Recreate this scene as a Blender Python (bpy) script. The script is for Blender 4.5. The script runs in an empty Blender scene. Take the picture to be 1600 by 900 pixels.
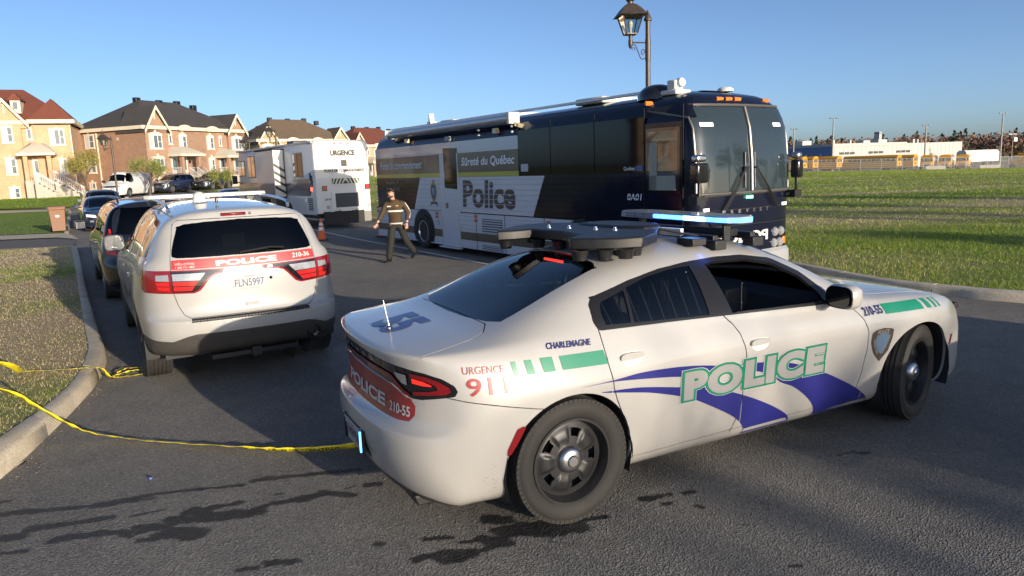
import bpy, bmesh, math, random
import numpy as np
from mathutils import Vector, Matrix
from mathutils.bvhtree import BVHTree

# ------------------------------------------------------------------ camera, sky, sun, exposure
SC = bpy.context.scene
COL = SC.collection
random.seed(7)
RNG = np.random.default_rng(7)
PITCH, ROLL, CAM_H, FOC = 0.1672, 0.036, 2.0, 1120.0
_f = Vector((0, math.cos(PITCH), -math.sin(PITCH)))
_u = Vector((0, math.sin(PITCH), math.cos(PITCH)))
_r = Vector((1, 0, 0))
_c, _s = math.cos(ROLL), math.sin(ROLL)
_r2 = _c * _r - _s * _u
_u2 = _s * _r + _c * _u
cam_data = bpy.data.cameras.new("camera")
cam = bpy.data.objects.new("camera", cam_data)
COL.objects.link(cam)
cam.matrix_world = Matrix(((_r2.x, _u2.x, -_f.x, 0), (_r2.y, _u2.y, -_f.y, 0), (_r2.z, _u2.z, -_f.z, CAM_H), (0, 0, 0, 1)))
cam_data.sensor_width = 36.0
cam_data.lens = 36.0 * FOC / 1600.0
cam_data.clip_start = 0.1
cam_data.clip_end = 6000
SC.camera = cam

SUN_EL = math.radians(9.3)
SUN_AZ = math.radians(-51.0)          # direction TO the sun, measured from +x
world = bpy.data.worlds.new("World")
SC.world = world
world.use_nodes = True
wn = world.node_tree
sky = wn.nodes.new("ShaderNodeTexSky")
sky.sky_type = 'NISHITA'
sky.sun_disc = False
sky.sun_elevation = SUN_EL
sky.sun_rotation = math.pi / 2 - SUN_AZ
sky.altitude = 0
sky.air_density = 0.5
sky.dust_density = 1.3
sky.ozone_density = 2.0
bg = wn.nodes["Background"]
bg.inputs[1].default_value = 0.15
wn.links.new(sky.outputs[0], bg.inputs[0])
sun_data = bpy.data.lights.new("sun", 'SUN')
sun_data.energy = 4.8
sun_data.angle = math.radians(0.55)
sun_data.color = (1.0, 0.85, 0.66)
sun = bpy.data.objects.new("sun", sun_data)
COL.objects.link(sun)
_sd = Vector((math.cos(SUN_EL) * math.cos(SUN_AZ), math.cos(SUN_EL) * math.sin(SUN_AZ), math.sin(SUN_EL)))
sun.rotation_euler = _sd.to_track_quat('Z', 'Y').to_euler()
sun.location = (20, -30, 40)
SC.view_settings.view_transform = 'Standard'
SC.view_settings.look = 'None'
SC.view_settings.gamma = 1.0
SC.view_settings.use_curve_mapping = False
SC.view_settings.exposure = 0.52
SC.cycles.max_bounces = 8
SC.cycles.transparent_max_bounces = 16
SC.cycles.volume_bounces = 0

# ------------------------------------------------------------------ materials
MATS = {}
def mat(name, c=(.5, .5, .5), r=.5, m=0., coat=0., var=0., vs=6., bump=0., bs=60., emis=None, es=1., spec=.5, dirt=0.):
    """procedural Principled material with noise-varied colour, relief and dust"""
    if name in MATS: return MATS[name]
    M = bpy.data.materials.new(name); M.use_nodes = True
    nt = M.node_tree; N = nt.nodes; L = nt.links
    b = N["Principled BSDF"]
    col = (c[0], c[1], c[2], 1)
    b.inputs["Base Color"].default_value = col
    b.inputs["Roughness"].default_value = r
    b.inputs["Metallic"].default_value = m
    b.inputs["Specular IOR Level"].default_value = spec
    if coat: b.inputs["Coat Weight"].default_value = coat; b.inputs["Coat Roughness"].default_value = .03
    if emis: b.inputs["Emission Color"].default_value = (*emis, 1); b.inputs["Emission Strength"].default_value = es
    tc = N.new("ShaderNodeTexCoord")
    if var or dirt:
        nz = N.new("ShaderNodeTexNoise"); nz.inputs["Scale"].default_value = vs; nz.inputs["Detail"].default_value = 6
        L.new(tc.outputs["Object"], nz.inputs["Vector"])
        mx = N.new("ShaderNodeMix"); mx.data_type = 'RGBA'
        mx.inputs[6].default_value = tuple(max(0, k * (1 - var)) for k in c) + (1,)
        mx.inputs[7].default_value = tuple(min(1, k * (1 + var)) for k in c) + (1,)
        L.new(nz.outputs["Fac"], mx.inputs[0])
        L.new(mx.outputs[2], b.inputs["Base Color"])
        mr = N.new("ShaderNodeMapRange"); mr.inputs[3].default_value = max(.02, r - .08); mr.inputs[4].default_value = min(1, r + .12)
        L.new(nz.outputs["Fac"], mr.inputs[0]); L.new(mr.outputs[0], b.inputs["Roughness"])
        if dirt:   # road film: brown-grey dust, patchy, thicker near the ground line of the thing
            sp = N.new("ShaderNodeSeparateXYZ"); L.new(tc.outputs["Object"], sp.inputs[0])
            dr = N.new("ShaderNodeMapRange"); dr.inputs[1].default_value = .75; dr.inputs[2].default_value = .15
            L.new(sp.outputs[2], dr.inputs[0])
            n2 = N.new("ShaderNodeTexNoise"); n2.inputs["Scale"].default_value = 9; n2.inputs["Detail"].default_value = 8; n2.inputs["Roughness"].default_value = .7
            L.new(tc.outputs["Object"], n2.inputs["Vector"])
            mm = N.new("ShaderNodeMath"); mm.operation = 'MULTIPLY'; L.new(dr.outputs[0], mm.inputs[0]); L.new(n2.outputs["Fac"], mm.inputs[1])
            m3 = N.new("ShaderNodeMath"); m3.operation = 'MULTIPLY'; m3.inputs[1].default_value = dirt; L.new(mm.outputs[0], m3.inputs[0])
            m2 = N.new("ShaderNodeMix"); m2.data_type = 'RGBA'; m2.inputs[7].default_value = (.22, .19, .15, 1)
            L.new(m3.outputs[0], m2.inputs[0]); L.new(mx.outputs[2], m2.inputs[6]); L.new(m2.outputs[2], b.inputs["Base Color"])
    if bump:
        n3 = N.new("ShaderNodeTexNoise"); n3.inputs["Scale"].default_value = bs; n3.inputs["Detail"].default_value = 6
        L.new(tc.outputs["Object"], n3.inputs["Vector"])
        bp = N.new("ShaderNodeBump"); bp.inputs["Strength"].default_value = bump; bp.inputs["Distance"].default_value = .02
        L.new(n3.outputs["Fac"], bp.inputs["Height"]); L.new(bp.outputs[0], b.inputs["Normal"])
    MATS[name] = M
    return M

def glass(name, tint=(.1, .12, .13), refl=1.45, rough=.015, wav=0.):
    """thin tinted pane: see-through with a Fresnel reflection"""
    if name in MATS: return MATS[name]
    M = bpy.data.materials.new(name); M.use_nodes = True
    nt = M.node_tree; N = nt.nodes; L = nt.links
    N.remove(N["Principled BSDF"]); out = N["Material Output"]
    t = N.new("ShaderNodeBsdfTransparent"); t.inputs[0].default_value = (*tint, 1)
    g = N.new("ShaderNodeBsdfGlossy"); g.inputs["Roughness"].default_value = rough
    fr = N.new("ShaderNodeFresnel"); fr.inputs[0].default_value = refl
    # Fresnel on the front side of a thin pane from both sides
    geo = N.new("ShaderNodeNewGeometry")
    if wav:
        tc = N.new("ShaderNodeTexCoord"); nz = N.new("ShaderNodeTexNoise"); nz.inputs["Scale"].default_value = 1.3
        L.new(tc.outputs["Object"], nz.inputs["Vector"])
        bp = N.new("ShaderNodeBump"); bp.inputs["Strength"].default_value = wav; bp.inputs["Distance"].default_value = .05
        L.new(nz.outputs["Fac"], bp.inputs["Height"]); L.new(bp.outputs[0], g.inputs["Normal"])
    mr = N.new("ShaderNodeMapRange"); mr.inputs[1].default_value = 0; mr.inputs[2].default_value = 1
    mr.inputs[3].default_value = refl; mr.inputs[4].default_value = 1 / refl
    L.new(geo.outputs["Backfacing"], mr.inputs[0]); 
    md = N.new("ShaderNodeMath"); md.operation = 'MULTIPLY'; md.inputs[1].default_value = 1.0
    L.new(fr.outputs[0], md.inputs[0])
    mx = N.new("ShaderNodeMixShader"); L.new(md.outputs[0], mx.inputs[0]); L.new(t.outputs[0], mx.inputs[1]); L.new(g.outputs[0], mx.inputs[2])
    L.new(mx.outputs[0], out.inputs[0])
    MATS[name] = M
    return M

def paint(name, c, back=(.02, .02, .022), r=.3, coat=.8, dirt=.0, m=0., var=.03):
    """car paint, dark on the inner side of the sheet"""
    M = mat(name, c, r=r, m=m, coat=coat, var=var, vs=3., dirt=dirt)
    nt = M.node_tree; N = nt.nodes; L = nt.links
    if "bk" not in N:
        b = N["Principled BSDF"]; b2 = N.new("ShaderNodeBsdfDiffuse"); b2.name = "bk"; b2.inputs[0].default_value = (*back, 1)
        g = N.new("ShaderNodeNewGeometry"); mx = N.new("ShaderNodeMixShader")
        L.new(g.outputs["Backfacing"], mx.inputs[0]); L.new(b.outputs[0], mx.inputs[1]); L.new(b2.outputs[0], mx.inputs[2])
        L.new(mx.outputs[0], N["Material Output"].inputs[0])
    return M

WHITE = paint("white_car_paint", (.355, .353, .348), dirt=.55)
RUBBER = mat("tyre_rubber", (.022, .021, .020), r=.75, var=.35, vs=25, bump=.15, bs=200)
STEEL_DK = mat("dark_steel", (.030, .031, .034), r=.42, m=.5, var=.2)
CHROME = mat("polished_metal", (.58, .58, .59), r=.30, m=1.)
BLACKP = mat("black_plastic", (.010, .010, .011), r=.42, var=.2, vs=20, bump=.08, bs=300)
BLACKG = mat("gloss_black", (.008, .008, .010), r=.12, coat=.6)
SEAL = mat("rubber_seal", (.012, .012, .012), r=.6)
INNER = mat("cabin_trim", (.025, .025, .028), r=.7, var=.2)
REDLENS = mat("red_lens", (.17, .006, .010), r=.12, coat=.8, var=.15, vs=40)
REDLIT = mat("lit_red_lens", (.5, .02, .015), r=.15, coat=.6, emis=(1, .03, .015), es=.55)
CLEARL = mat("clear_lens", (.42, .42, .43), r=.12, m=.5, var=.3, vs=60)
AMBER = mat("amber_lens", (.75, .20, .03), r=.2, coat=.5)
WHITEPL = mat("white_plastic", (.58, .58, .56), r=.4, var=.05)
BLUEV = mat("blue_vinyl", (.016, .018, .155), r=.35, coat=.3, var=.08)
GREENV = mat("green_vinyl", (.006, .185, .105), r=.35, coat=.3, var=.05)
NAVYV = mat("navy_vinyl", (.012, .015, .10), r=.4)
REDV = mat("red_vinyl", (.27, .020, .024), r=.38, coat=.3, var=.08)
SILVERV = mat("silver_vinyl", (.25, .25, .255), r=.4, var=.04)
WHITEV = mat("white_vinyl", (.50, .50, .49), r=.4)
BLACKV = mat("black_vinyl", (.02, .02, .02), r=.45)

# ------------------------------------------------------------------ mesh builder
class MB:
    def __init__(self): self.v = []; self.f = []; self.m = []; self.s = []
    def add(self, verts, faces, m=0, smooth=False):
        o = len(self.v); self.v.extend(tuple(float(k) for k in p) for p in verts)
        for f in faces:
            self.f.append(tuple(o + i for i in f)); self.m.append(m); self.s.append(smooth)
        return self
    def box(self, x0, x1, y0, y1, z0, z1, m=0):
        v = [(x, y, z) for x in (x0, x1) for y in (y0, y1) for z in (z0, z1)]
        return self.add(v, [(0, 1, 3, 2), (4, 6, 7, 5), (0, 4, 5, 1), (2, 3, 7, 6), (0, 2, 6, 4), (1, 5, 7, 3)], m)
    def obox(self, c, ax, ay, az, m=0):
        c, ax, ay, az = map(Vector, (c, ax, ay, az))
        v = [c + sx * ax + sy * ay + sz * az for sx in (-1, 1) for sy in (-1, 1) for sz in (-1, 1)]
        return self.add(v, [(0, 1, 3, 2), (4, 6, 7, 5), (0, 4, 5, 1), (2, 3, 7, 6), (0, 2, 6, 4), (1, 5, 7, 3)], m)
    def bar(self, p, q, w, h, up=(0, 0, 1), m=0):
        p, q = Vector(p), Vector(q); d = q - p; l = d.length; d.normalize()
        s = d.cross(Vector(up)); s = s.normalized() if s.length > 1e-6 else Vector((1, 0, 0)); u = s.cross(d)
        return self.obox((p + q) / 2, d * l / 2, s * w / 2, u * h / 2, m)
    def tube(self, pts, r, n=8, m=0, caps=True, smooth=True):
        pts = [Vector(p) for p in pts]; k = len(pts)
        rr = r if hasattr(r, '__len__') else [r] * k
        v = []; prev = None
        for i, p in enumerate(pts):
            d = (pts[min(i + 1, k - 1)] - pts[max(i - 1, 0)]).normalized()
            if prev is None:
                a = d.cross(Vector((0, 0, 1)));
                if a.length < 1e-4: a = d.cross(Vector((1, 0, 0)))
            else:
                a = prev - d * prev.dot(d)
            a.normalize(); prev = a; b = d.cross(a)
            for j in range(n):
                t = 2 * math.pi * j / n
                v.append(p + rr[i] * (math.cos(t) * a + math.sin(t) * b))
        f = [(i * n + j, i * n + (j + 1) % n, (i + 1) * n + (j + 1) % n, (i + 1) * n + j) for i in range(k - 1) for j in range(n)]
        self.add(v, f, m, smooth)
        if caps:
            self.add(v[:n], [tuple(range(n - 1, -1, -1))], m); self.add(v[-n:], [tuple(range(n))], m)
        return self
    def lathe(self, prof, o=(0, 0, 0), ax=(0, 0, 1), n=24, m=0, smooth=True, close=False):
        o = Vector(o); ax = Vector(ax).normalized(); a = ax.orthogonal().normalized(); b = ax.cross(a)
        v = [o + ax * z + r * (math.cos(2 * math.pi * j / n) * a + math.sin(2 * math.pi * j / n) * b) for r, z in prof for j in range(n)]
        k = len(prof)
        f = [(i * n + j, i * n + (j + 1) % n, (i + 1) % k * n + (j + 1) % n, (i + 1) % k * n + j) for i in range(k if close else k - 1) for j in range(n)]
        return self.add(v, f, m, smooth)
    def prism(self, poly, a, b, plane='xy', m=0, m2=None):
        """poly extruded from a to b along the missing axis"""
        def P(p, w): return {'xy': (p[0], p[1], w), 'xz': (p[0], w, p[1]), 'yz': (w, p[0], p[1])}[plane]
        n = len(poly); v = [P(p, a) for p in poly] + [P(p, b) for p in poly]
        self.add(v, [tuple(range(n - 1, -1, -1)), tuple(range(n, 2 * n))], m)
        return self.add(v, [(i, (i + 1) % n, n + (i + 1) % n, n + i) for i in range(n)], m if m2 is None else m2)
    def grid(self, P, m=0, smooth=True, wrap=False):
        nu = len(P); nv = len(P[0]); v = [p for row in P for p in row]
        f = [(i * nv + j, i * nv + (j + 1) % nv, (i + 1) * nv + (j + 1) % nv, (i + 1) * nv + j) for i in range(nu - 1) for j in range(nv if wrap else nv - 1)]
        return self.add(v, f, m, smooth)
    def sphere(self, c, r, n=12, m=0, sc=(1, 1, 1)):
        P = []
        for i in range(n // 2 + 1):
            t = math.pi * i / (n // 2)
            P.append([(c[0] + sc[0] * r * math.sin(t) * math.cos(2 * math.pi * j / n), c[1] + sc[1] * r * math.sin(t) * math.sin(2 * math.pi * j / n), c[2] + sc[2] * r * math.cos(t)) for j in range(n)])
        return self.grid(P, m, True, True)
    def quad(self, a, b, c, d, m=0): return self.add([a, b, c, d], [(0, 1, 2, 3)], m)
    def build(self, name, mats, parent=None, bevel=0., recalc=True, seg=2, sharp=.6):
        me = bpy.data.meshes.new(name)
        me.from_pydata(self.v, [], self.f)
        mats = mats if isinstance(mats, (list, tuple)) else [mats]
        for k in mats: me.materials.append(k)
        me.polygons.foreach_set("material_index", self.m); me.polygons.foreach_set("use_smooth", self.s)
        if recalc:
            bm = bmesh.new(); bm.from_mesh(me); bmesh.ops.remove_doubles(bm, verts=bm.verts, dist=1e-5)
            bmesh.ops.recalc_face_normals(bm, faces=bm.faces); bm.to_mesh(me); bm.free()
        me.set_sharp_from_angle(angle=sharp)
        me.update()
        o = bpy.data.objects.new(name, me); COL.objects.link(o)
        if parent: o.parent = parent
        if bevel:
            b = o.modifiers.new("bevel", 'BEVEL'); b.width = bevel; b.segments = seg; b.limit_method = 'ANGLE'; b.angle_limit = .6; b.harden_normals = False
        return o

def thing(name, label, cat, loc=(0, 0, 0), rz=0., group=None):
    o = bpy.data.objects.new(name, None); COL.objects.link(o)
    o.location = loc; o.rotation_euler = (0, 0, rz); o.empty_display_size = .2
    return tag(o, label, cat, group)
def tag(o, label=None, cat=None, group=None, kind=None):
    if label: o["label"] = label
    if cat: o["category"] = cat
    if group: o["group"] = group
    if kind: o["kind"] = kind
    return o
def copy_tree(o, parent=None, kids=None):
    c = o.copy(); COL.objects.link(c)
    if parent: c.parent = parent
    for ch in (CHILD.get(o.name) or [k for k in o.children]): copy_tree(ch, c)
    return c
CHILD = {}
def cr(p0, p1, p2, p3, t):
    return .5 * ((2 * p1) + (-p0 + p2) * t + (2 * p0 - 5 * p1 + 4 * p2 - p3) * t * t + (-p0 + 3 * p1 - 3 * p2 + p3) * t ** 3)
def spline(pts, n=6, closed=False):
    """Catmull-Rom through pts"""
    P = [np.array(p, float) for p in pts]; k = len(P); out = []
    for i in range(k if closed else k - 1):
        a = P[(i - 1) % k] if closed or i > 0 else 2 * P[0] - P[1]
        d = P[(i + 2) % k] if closed or i + 2 < k else 2 * P[-1] - P[-2]
        for j in range(n): out.append(cr(a, P[i], P[(i + 1) % k], d, j / n))
    if not closed: out.append(P[-1])
    return out

# ------------------------------------------------------------------ lettering as flat mesh
def text_mesh(s, bold=0., shear=0., space=1., outline_only=False):
    cu = bpy.data.curves.new("lettering", 'FONT'); cu.body = s; cu.size = 1.; cu.shear = shear; cu.offset = bold; cu.space_character = space
    cu.fill_mode = 'FRONT' if False else cu.fill_mode; cu.resolution_u = 4
    ob = bpy.data.objects.new("lettering", cu); COL.objects.link(ob)
    dg = bpy.context.evaluated_depsgraph_get(); ev = ob.evaluated_get(dg); me = ev.to_mesh()
    v = [tuple(q.co) for q in me.vertices]; f = [tuple(p.vertices) for p in me.polygons]
    ev.to_mesh_clear(); bpy.data.objects.remove(ob); bpy.data.curves.remove(cu)
    v = np.array(v); 
    return v[:, :2], f
def norm_text(s, ref=None, **k):
    """letters scaled to the unit square; ref = (min, max) to share another outline's box"""
    v, f = text_mesh(s, **k)
    lo, hi = (v.min(0), v.max(0)) if ref is None else ref
    return (v - lo) / (hi - lo), f, (lo, hi)
def flat_text(name, s, o, ux, uz, w, h, m, parent, lift=.003, bold=0., shear=0., space=1.):
    """letters on a plane: o = lower-left corner, ux / uz = direction of the line / upward"""
    uv, f, _ = norm_text(s, bold=bold, shear=shear, space=space)
    o, ux, uz = Vector(o), Vector(ux).normalized(), Vector(uz).normalized(); n = ux.cross(uz)
    b = MB(); b.add([o + ux * (w * p[0]) + uz * (h * p[1]) + n * lift for p in uv], f)
    return b.build(name, m, parent, recalc=False)
# ------------------------------------------------------------------ terrain, road, kerbs, grass
def _hash(ix, iy, s):
    h = (ix.astype(np.int64) * 374761393 + iy.astype(np.int64) * 668265263 + s * 974634777) & 0x7fffffff
    h = ((h ^ (h >> 13)) * 1274126177) & 0x7fffffff
    return ((h ^ (h >> 16)) & 0xffff) / 65535.
def vnoise(x, y, s=0):
    x = np.asarray(x, float); y = np.asarray(y, float)
    ix, iy = np.floor(x), np.floor(y); fx, fy = x - ix, y - iy
    fx = fx * fx * (3 - 2 * fx); fy = fy * fy * (3 - 2 * fy)
    a, b, c, d = _hash(ix, iy, s), _hash(ix + 1, iy, s), _hash(ix, iy + 1, s), _hash(ix + 1, iy + 1, s)
    return (a * (1 - fx) + b * fx) * (1 - fy) + (c * (1 - fx) + d * fx) * fy
def fbm(x, y, s=0, o=4, rough=.5):
    t = 0; w = 0; a = 1.
    for k in range(o): t = t + a * vnoise(np.asarray(x) * 2 ** k, np.asarray(y) * 2 ** k, s + k); w += a; a *= rough
    return t / w
def sstep(a, b, x): t = np.clip((x - a) / (b - a), 0, 1); return t * t * (3 - 2 * t)
FAC = np.array([(-60., 57.), (-44., 60.), (-36., 62.), (-31., 65.5), (-26., 79.), (-15., 95.), (-5., 120.)])
def hz(x, y):
    x = np.asarray(x, float); y = np.asarray(y, float)
    d = line_sdf0(np.stack([x.ravel(), y.ravel()], 1), FAC).reshape(x.shape)
    left = .012 * np.clip(y - 45, 0, 60) + .62 * sstep(13, 3, d)
    right = -.0045 * np.clip(y - 15, 0, 140) - .0165 * np.clip(x - 40, 0, 80)
    w = sstep(-6, 12, x + .15 * np.clip(y - 20, 0, 100))
    behind = line_side(x, y)
    return left * (1 - w) + right * w
def line_side(x, y): return 0
def line_sdf0(P, V):
    d = np.full(len(P), 1e9)
    for a, b in zip(V[:-1], V[1:]):
        e = b - a; w = P - a; t = np.clip((w @ e) / (e @ e), 0, 1); q = w - t[:, None] * e
        d = np.minimum(d, (q * q).sum(1))
    return np.sqrt(d)
def hz1(x, y): return float(hz(np.array([x]), np.array([y]))[0])

def fast_mesh(name, V, F, m, attrs=None, smooth=True):
    """V (n,3) and F (k,4 or 3) numpy arrays"""
    me = bpy.data.meshes.new(name); n, k, q = len(V), len(F), F.shape[1]
    me.vertices.add(n); me.vertices.foreach_set("co", V.astype(np.float32).ravel())
    me.loops.add(k * q); me.loops.foreach_set("vertex_index", F.astype(np.int32).ravel())
    me.polygons.add(k); me.polygons.foreach_set("loop_start", np.arange(0, k * q, q, dtype=np.int32))
    me.polygons.foreach_set("loop_total", np.full(k, q, dtype=np.int32))
    me.update(calc_edges=True)
    me.polygons.foreach_set("use_smooth", np.full(k, smooth))
    for nm, a in (attrs or {}).items():
        at = me.attributes.new(nm, 'FLOAT', 'POINT'); at.data.foreach_set("value", a.astype(np.float32))
    me.materials.append(m); o = bpy.data.objects.new(name, me); COL.objects.link(o); return o

def region(name, poly, m, zoff, cell, attr=None, kind='structure', skirt=0.):
    """a polygon of ground sliced on a grid and laid on the terrain"""
    bm = bmesh.new(); f = bm.faces.new([bm.verts.new((*p, 0)) for p in poly])
    P = np.array(poly); lo, hi = P.min(0), P.max(0)
    for ax in (0, 1):
        k = int((hi[ax] - lo[ax]) / cell)
        for i in range(1, k + 1):
            co = [0, 0, 0]; no = [0, 0, 0]; co[ax] = lo[ax] + cell * i; no[ax] = 1
            bmesh.ops.bisect_plane(bm, geom=bm.verts[:] + bm.edges[:] + bm.faces[:], plane_co=co, plane_no=no)
    bmesh.ops.recalc_face_normals(bm, faces=bm.faces)
    if sum(q.normal.z for q in bm.faces) < 0: bmesh.ops.reverse_faces(bm, faces=bm.faces)
    xy = np.array([v.co[:2] for v in bm.verts]); z = hz(xy[:, 0], xy[:, 1]) + zoff
    for v, q in zip(bm.verts, z): v.co.z = q
    for q in bm.faces: q.smooth = True
    me = bpy.data.meshes.new(name); bm.to_mesh(me); bm.free()
    if attr:
        for nm, fn in attr.items():
            a = me.attributes.new(nm, 'FLOAT', 'POINT'); a.data.foreach_set("value", fn(xy[:, 0], xy[:, 1]).astype(np.float32))
    me.materials.append(m); o = bpy.data.objects.new(name, me); COL.objects.link(o)
    return tag(o, kind=kind)

def ground_mat(name, kind):
    M = bpy.data.materials.new(name); M.use_nodes = True; nt = M.node_tree; N = nt.nodes; L = nt.links; b = N["Principled BSDF"]
    tc = N.new("ShaderNodeTexCoord"); at = N.new("ShaderNodeAttribute")
    def noise(sc, det=8, ro=.6):
        n = N.new("ShaderNodeTexNoise"); n.inputs["Scale"].default_value = sc; n.inputs["Detail"].default_value = det; n.inputs["Roughness"].default_value = ro
        L.new(tc.outputs["Object"], n.inputs["Vector"]); return n
    def ramp(src, stops):
        r = N.new("ShaderNodeValToRGB"); e = r.color_ramp.elements
        while len(e) < len(stops): e.new(.5)
        for q, (p, c) in zip(e, stops): q.position = p; q.color = (*c, 1)
        L.new(src, r.inputs[0]); return r
    def mix(f, a, c):
        x = N.new("ShaderNodeMix"); x.data_type = 'RGBA'; L.new(f, x.inputs[0]) if not isinstance(f, float) else None
        if isinstance(f, float): x.inputs[0].default_value = f
        for i, k in ((6, a), (7, c)):
            if isinstance(k, tuple): x.inputs[i].default_value = (*k, 1)
            else: L.new(k, x.inputs[i])
        return x.outputs[2]
    def bump(h, st, dist, prev=None):
        p = N.new("ShaderNodeBump"); p.inputs["Strength"].default_value = st; p.inputs["Distance"].default_value = dist; L.new(h, p.inputs["Height"])
        if prev: L.new(prev, p.inputs["Normal"])
        return p.outputs[0]
    b.inputs["Roughness"].default_value = .9; b.inputs["Specular IOR Level"].default_value = .25
    if kind == 'asphalt':
        fine = noise(150, 3, .7); vo = N.new("ShaderNodeTexVoronoi"); vo.inputs["Scale"].default_value = 92; L.new(tc.outputs["Object"], vo.inputs["Vector"])
        big = noise(.35, 6, .6); mid = noise(3., 6, .65)
        stone = ramp(vo.outputs["Color"], [(0, (.10, .098, .095)), (.45, (.24, .233, .22)), (.88, (.37, .355, .33)), (1, (.70, .67, .62))])
        c1 = mix(fine.outputs["Fac"], (.16, .157, .15), stone.outputs[0])
        sh = ramp(big.outputs["Fac"], [(.3, (.82, .82, .83)), (.7, (1.14, 1.12, 1.08))])
        x = N.new("ShaderNodeMix"); x.data_type = 'RGBA'; x.blend_type = 'MULTIPLY'; x.inputs[0].default_value = 1; L.new(c1, x.inputs[6]); L.new(sh.outputs[0], x.inputs[7])
        s2 = ramp(mid.outputs["Fac"], [(.35, (.88, .88, .88)), (.7, (1.1, 1.09, 1.06))])
        x2 = N.new("ShaderNodeMix"); x2.data_type = 'RGBA'; x2.blend_type = 'MULTIPLY'; x2.inputs[0].default_value = 1; L.new(x.outputs[2], x2.inputs[6]); L.new(s2.outputs[0], x2.inputs[7])
        at.attribute_name = "wet"
        cw = mix(at.outputs["Fac"], x2.outputs[2], (.012, .012, .013))
        # hairline cracks
        cv = N.new("ShaderNodeTexVoronoi"); cv.feature = 'DISTANCE_TO_EDGE'; cv.inputs["Scale"].default_value = .11
        wz = noise(1.2, 4, .6); va = N.new("ShaderNodeVectorMath"); va.operation = 'MULTIPLY_ADD'; L.new(wz.outputs["Color"], va.inputs[0]); va.inputs[1].default_value = (1.4, 1.4, 0); L.new(tc.outputs["Object"], va.inputs[2]); L.new(va.outputs[0], cv.inputs["Vector"])
        cm = N.new("ShaderNodeMapRange"); cm.inputs[1].default_value = .0003; cm.inputs[2].default_value = .0013; cm.inputs[3].default_value = .3; cm.inputs[4].default_value = 0; L.new(cv.outputs["Distance"], cm.inputs[0])
        cc = mix(cm.outputs[0], cw, (.018, .018, .018))
        L.new(cc, b.inputs["Base Color"])
        rr = N.new("ShaderNodeMapRange"); rr.inputs[3].default_value = .82; rr.inputs[4].default_value = .38; L.new(at.outputs["Fac"], rr.inputs[0]); L.new(rr.outputs[0], b.inputs["Roughness"])
        n1 = bump(vo.outputs["Distance"], 1., .016); n2 = bump(mid.outputs["Fac"], .25, .02, n1); L.new(n2, b.inputs["Normal"])
    elif kind == 'concrete':
        a, d = noise(4, 8, .7), noise(60, 4, .6)
        c = ramp(a.outputs["Fac"], [(.3, (.40, .35, .27)), (.6, (.56, .50, .40)), (.75, (.64, .585, .48))]); dd = ramp(d.outputs["Fac"], [(.3, (.75, .74, .72)), (.7, (1.15, 1.15, 1.14))])
        x = N.new("ShaderNodeMix"); x.data_type = 'RGBA'; x.blend_type = 'MULTIPLY'; x.inputs[0].default_value = 1; L.new(c.outputs[0], x.inputs[6]); L.new(dd.outputs[0], x.inputs[7]); L.new(x.outputs[2], b.inputs["Base Color"])
        L.new(bump(d.outputs["Fac"], .5, .006), b.inputs["Normal"])
    else:
        at.attribute_name = "bare"
        a, d = noise(6, 8, .7), noise(45, 6, .7)
        g = ramp(a.outputs["Fac"], [(.3, (.125, .17, .030)), (.55, (.19, .235, .050)), (.75, (.27, .28, .085))]) if kind == 'grass' else ramp(a.outputs["Fac"], [(.3, (.10, .17, .024)), (.6, (.155, .235, .04)), (.8, (.22, .26, .06))])
        s = ramp(d.outputs["Fac"], [(.3, (.28, .21, .13)), (.6, (.48, .375, .235)), (.8, (.62, .50, .33))])
        m1 = N.new("ShaderNodeMath"); m1.operation = 'MULTIPLY_ADD'; m1.inputs[1].default_value = .55; L.new(d.outputs["Fac"], m1.inputs[0])
        m2 = N.new("ShaderNodeMath"); m2.operation = 'MULTIPLY_ADD'; m2.inputs[1].default_value = 1.3; m2.inputs[2].default_value = -.50; L.new(at.outputs["Fac"], m2.inputs[0]); L.new(m2.outputs[0], m1.inputs[2]); m1.use_clamp = True
        L.new(mix(m1.outputs[0], g.outputs[0], s.outputs[0]), b.inputs["Base Color"])
        L.new(bump(d.outputs["Fac"], .9, .05), b.inputs["Normal"])
    MATS[name] = M; return M
ASPH = ground_mat("asphalt", 'asphalt'); CONC = ground_mat("concrete", 'concrete'); GRASS = ground_mat("field_grass", 'grass'); LAWN = ground_mat("lawn_grass", 'lawn')
bare_l = lambda x, y: np.clip(fbm(x * .55, y * .45, 3, 4) * 1.5 - .16 + .38 * np.exp(-((y - 9.7) / 2.6) ** 2) - .2 * np.exp(-((y - 6.2) / .7) ** 2), 0, 1)
bare_f = lambda x, y: np.clip(fbm(x * .10, y * .42, 9, 5, .55) * 1.75 - .50 + .12 * np.exp(-((y - 13) / 5.) ** 2), 0, 1)
bare_0 = lambda x, y: np.clip(fbm(x * .3, y * .3, 5) - .5, 0, 1) * .6

# earth under everything, to the horizon
gx = np.concatenate([np.linspace(-1500, -120, 12), np.linspace(-100, 160, 40), np.linspace(190, 1500, 12)])
gy = np.concatenate([np.linspace(-300, -40, 6), np.linspace(-30, 180, 60), np.linspace(200, 3000, 14)])
GX, GY = np.meshgrid(gx, gy); Z = hz(np.clip(GX, -120, 160), np.clip(GY, -50, 200)) - .06
V = np.stack([GX.ravel(), GY.ravel(), Z.ravel()], 1); nx = len(gx)
I = np.arange(len(gy) - 1)[:, None] * nx + np.arange(nx - 1)[None]; F = np.stack([I, I + 1, I + nx + 1, I + nx], -1).reshape(-1, 4)
xy_ = V[:, :2]
tag(fast_mesh("ground", V, F, GRASS, {"bare": bare_f(V[:, 0], V[:, 1])}), kind="structure")

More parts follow.
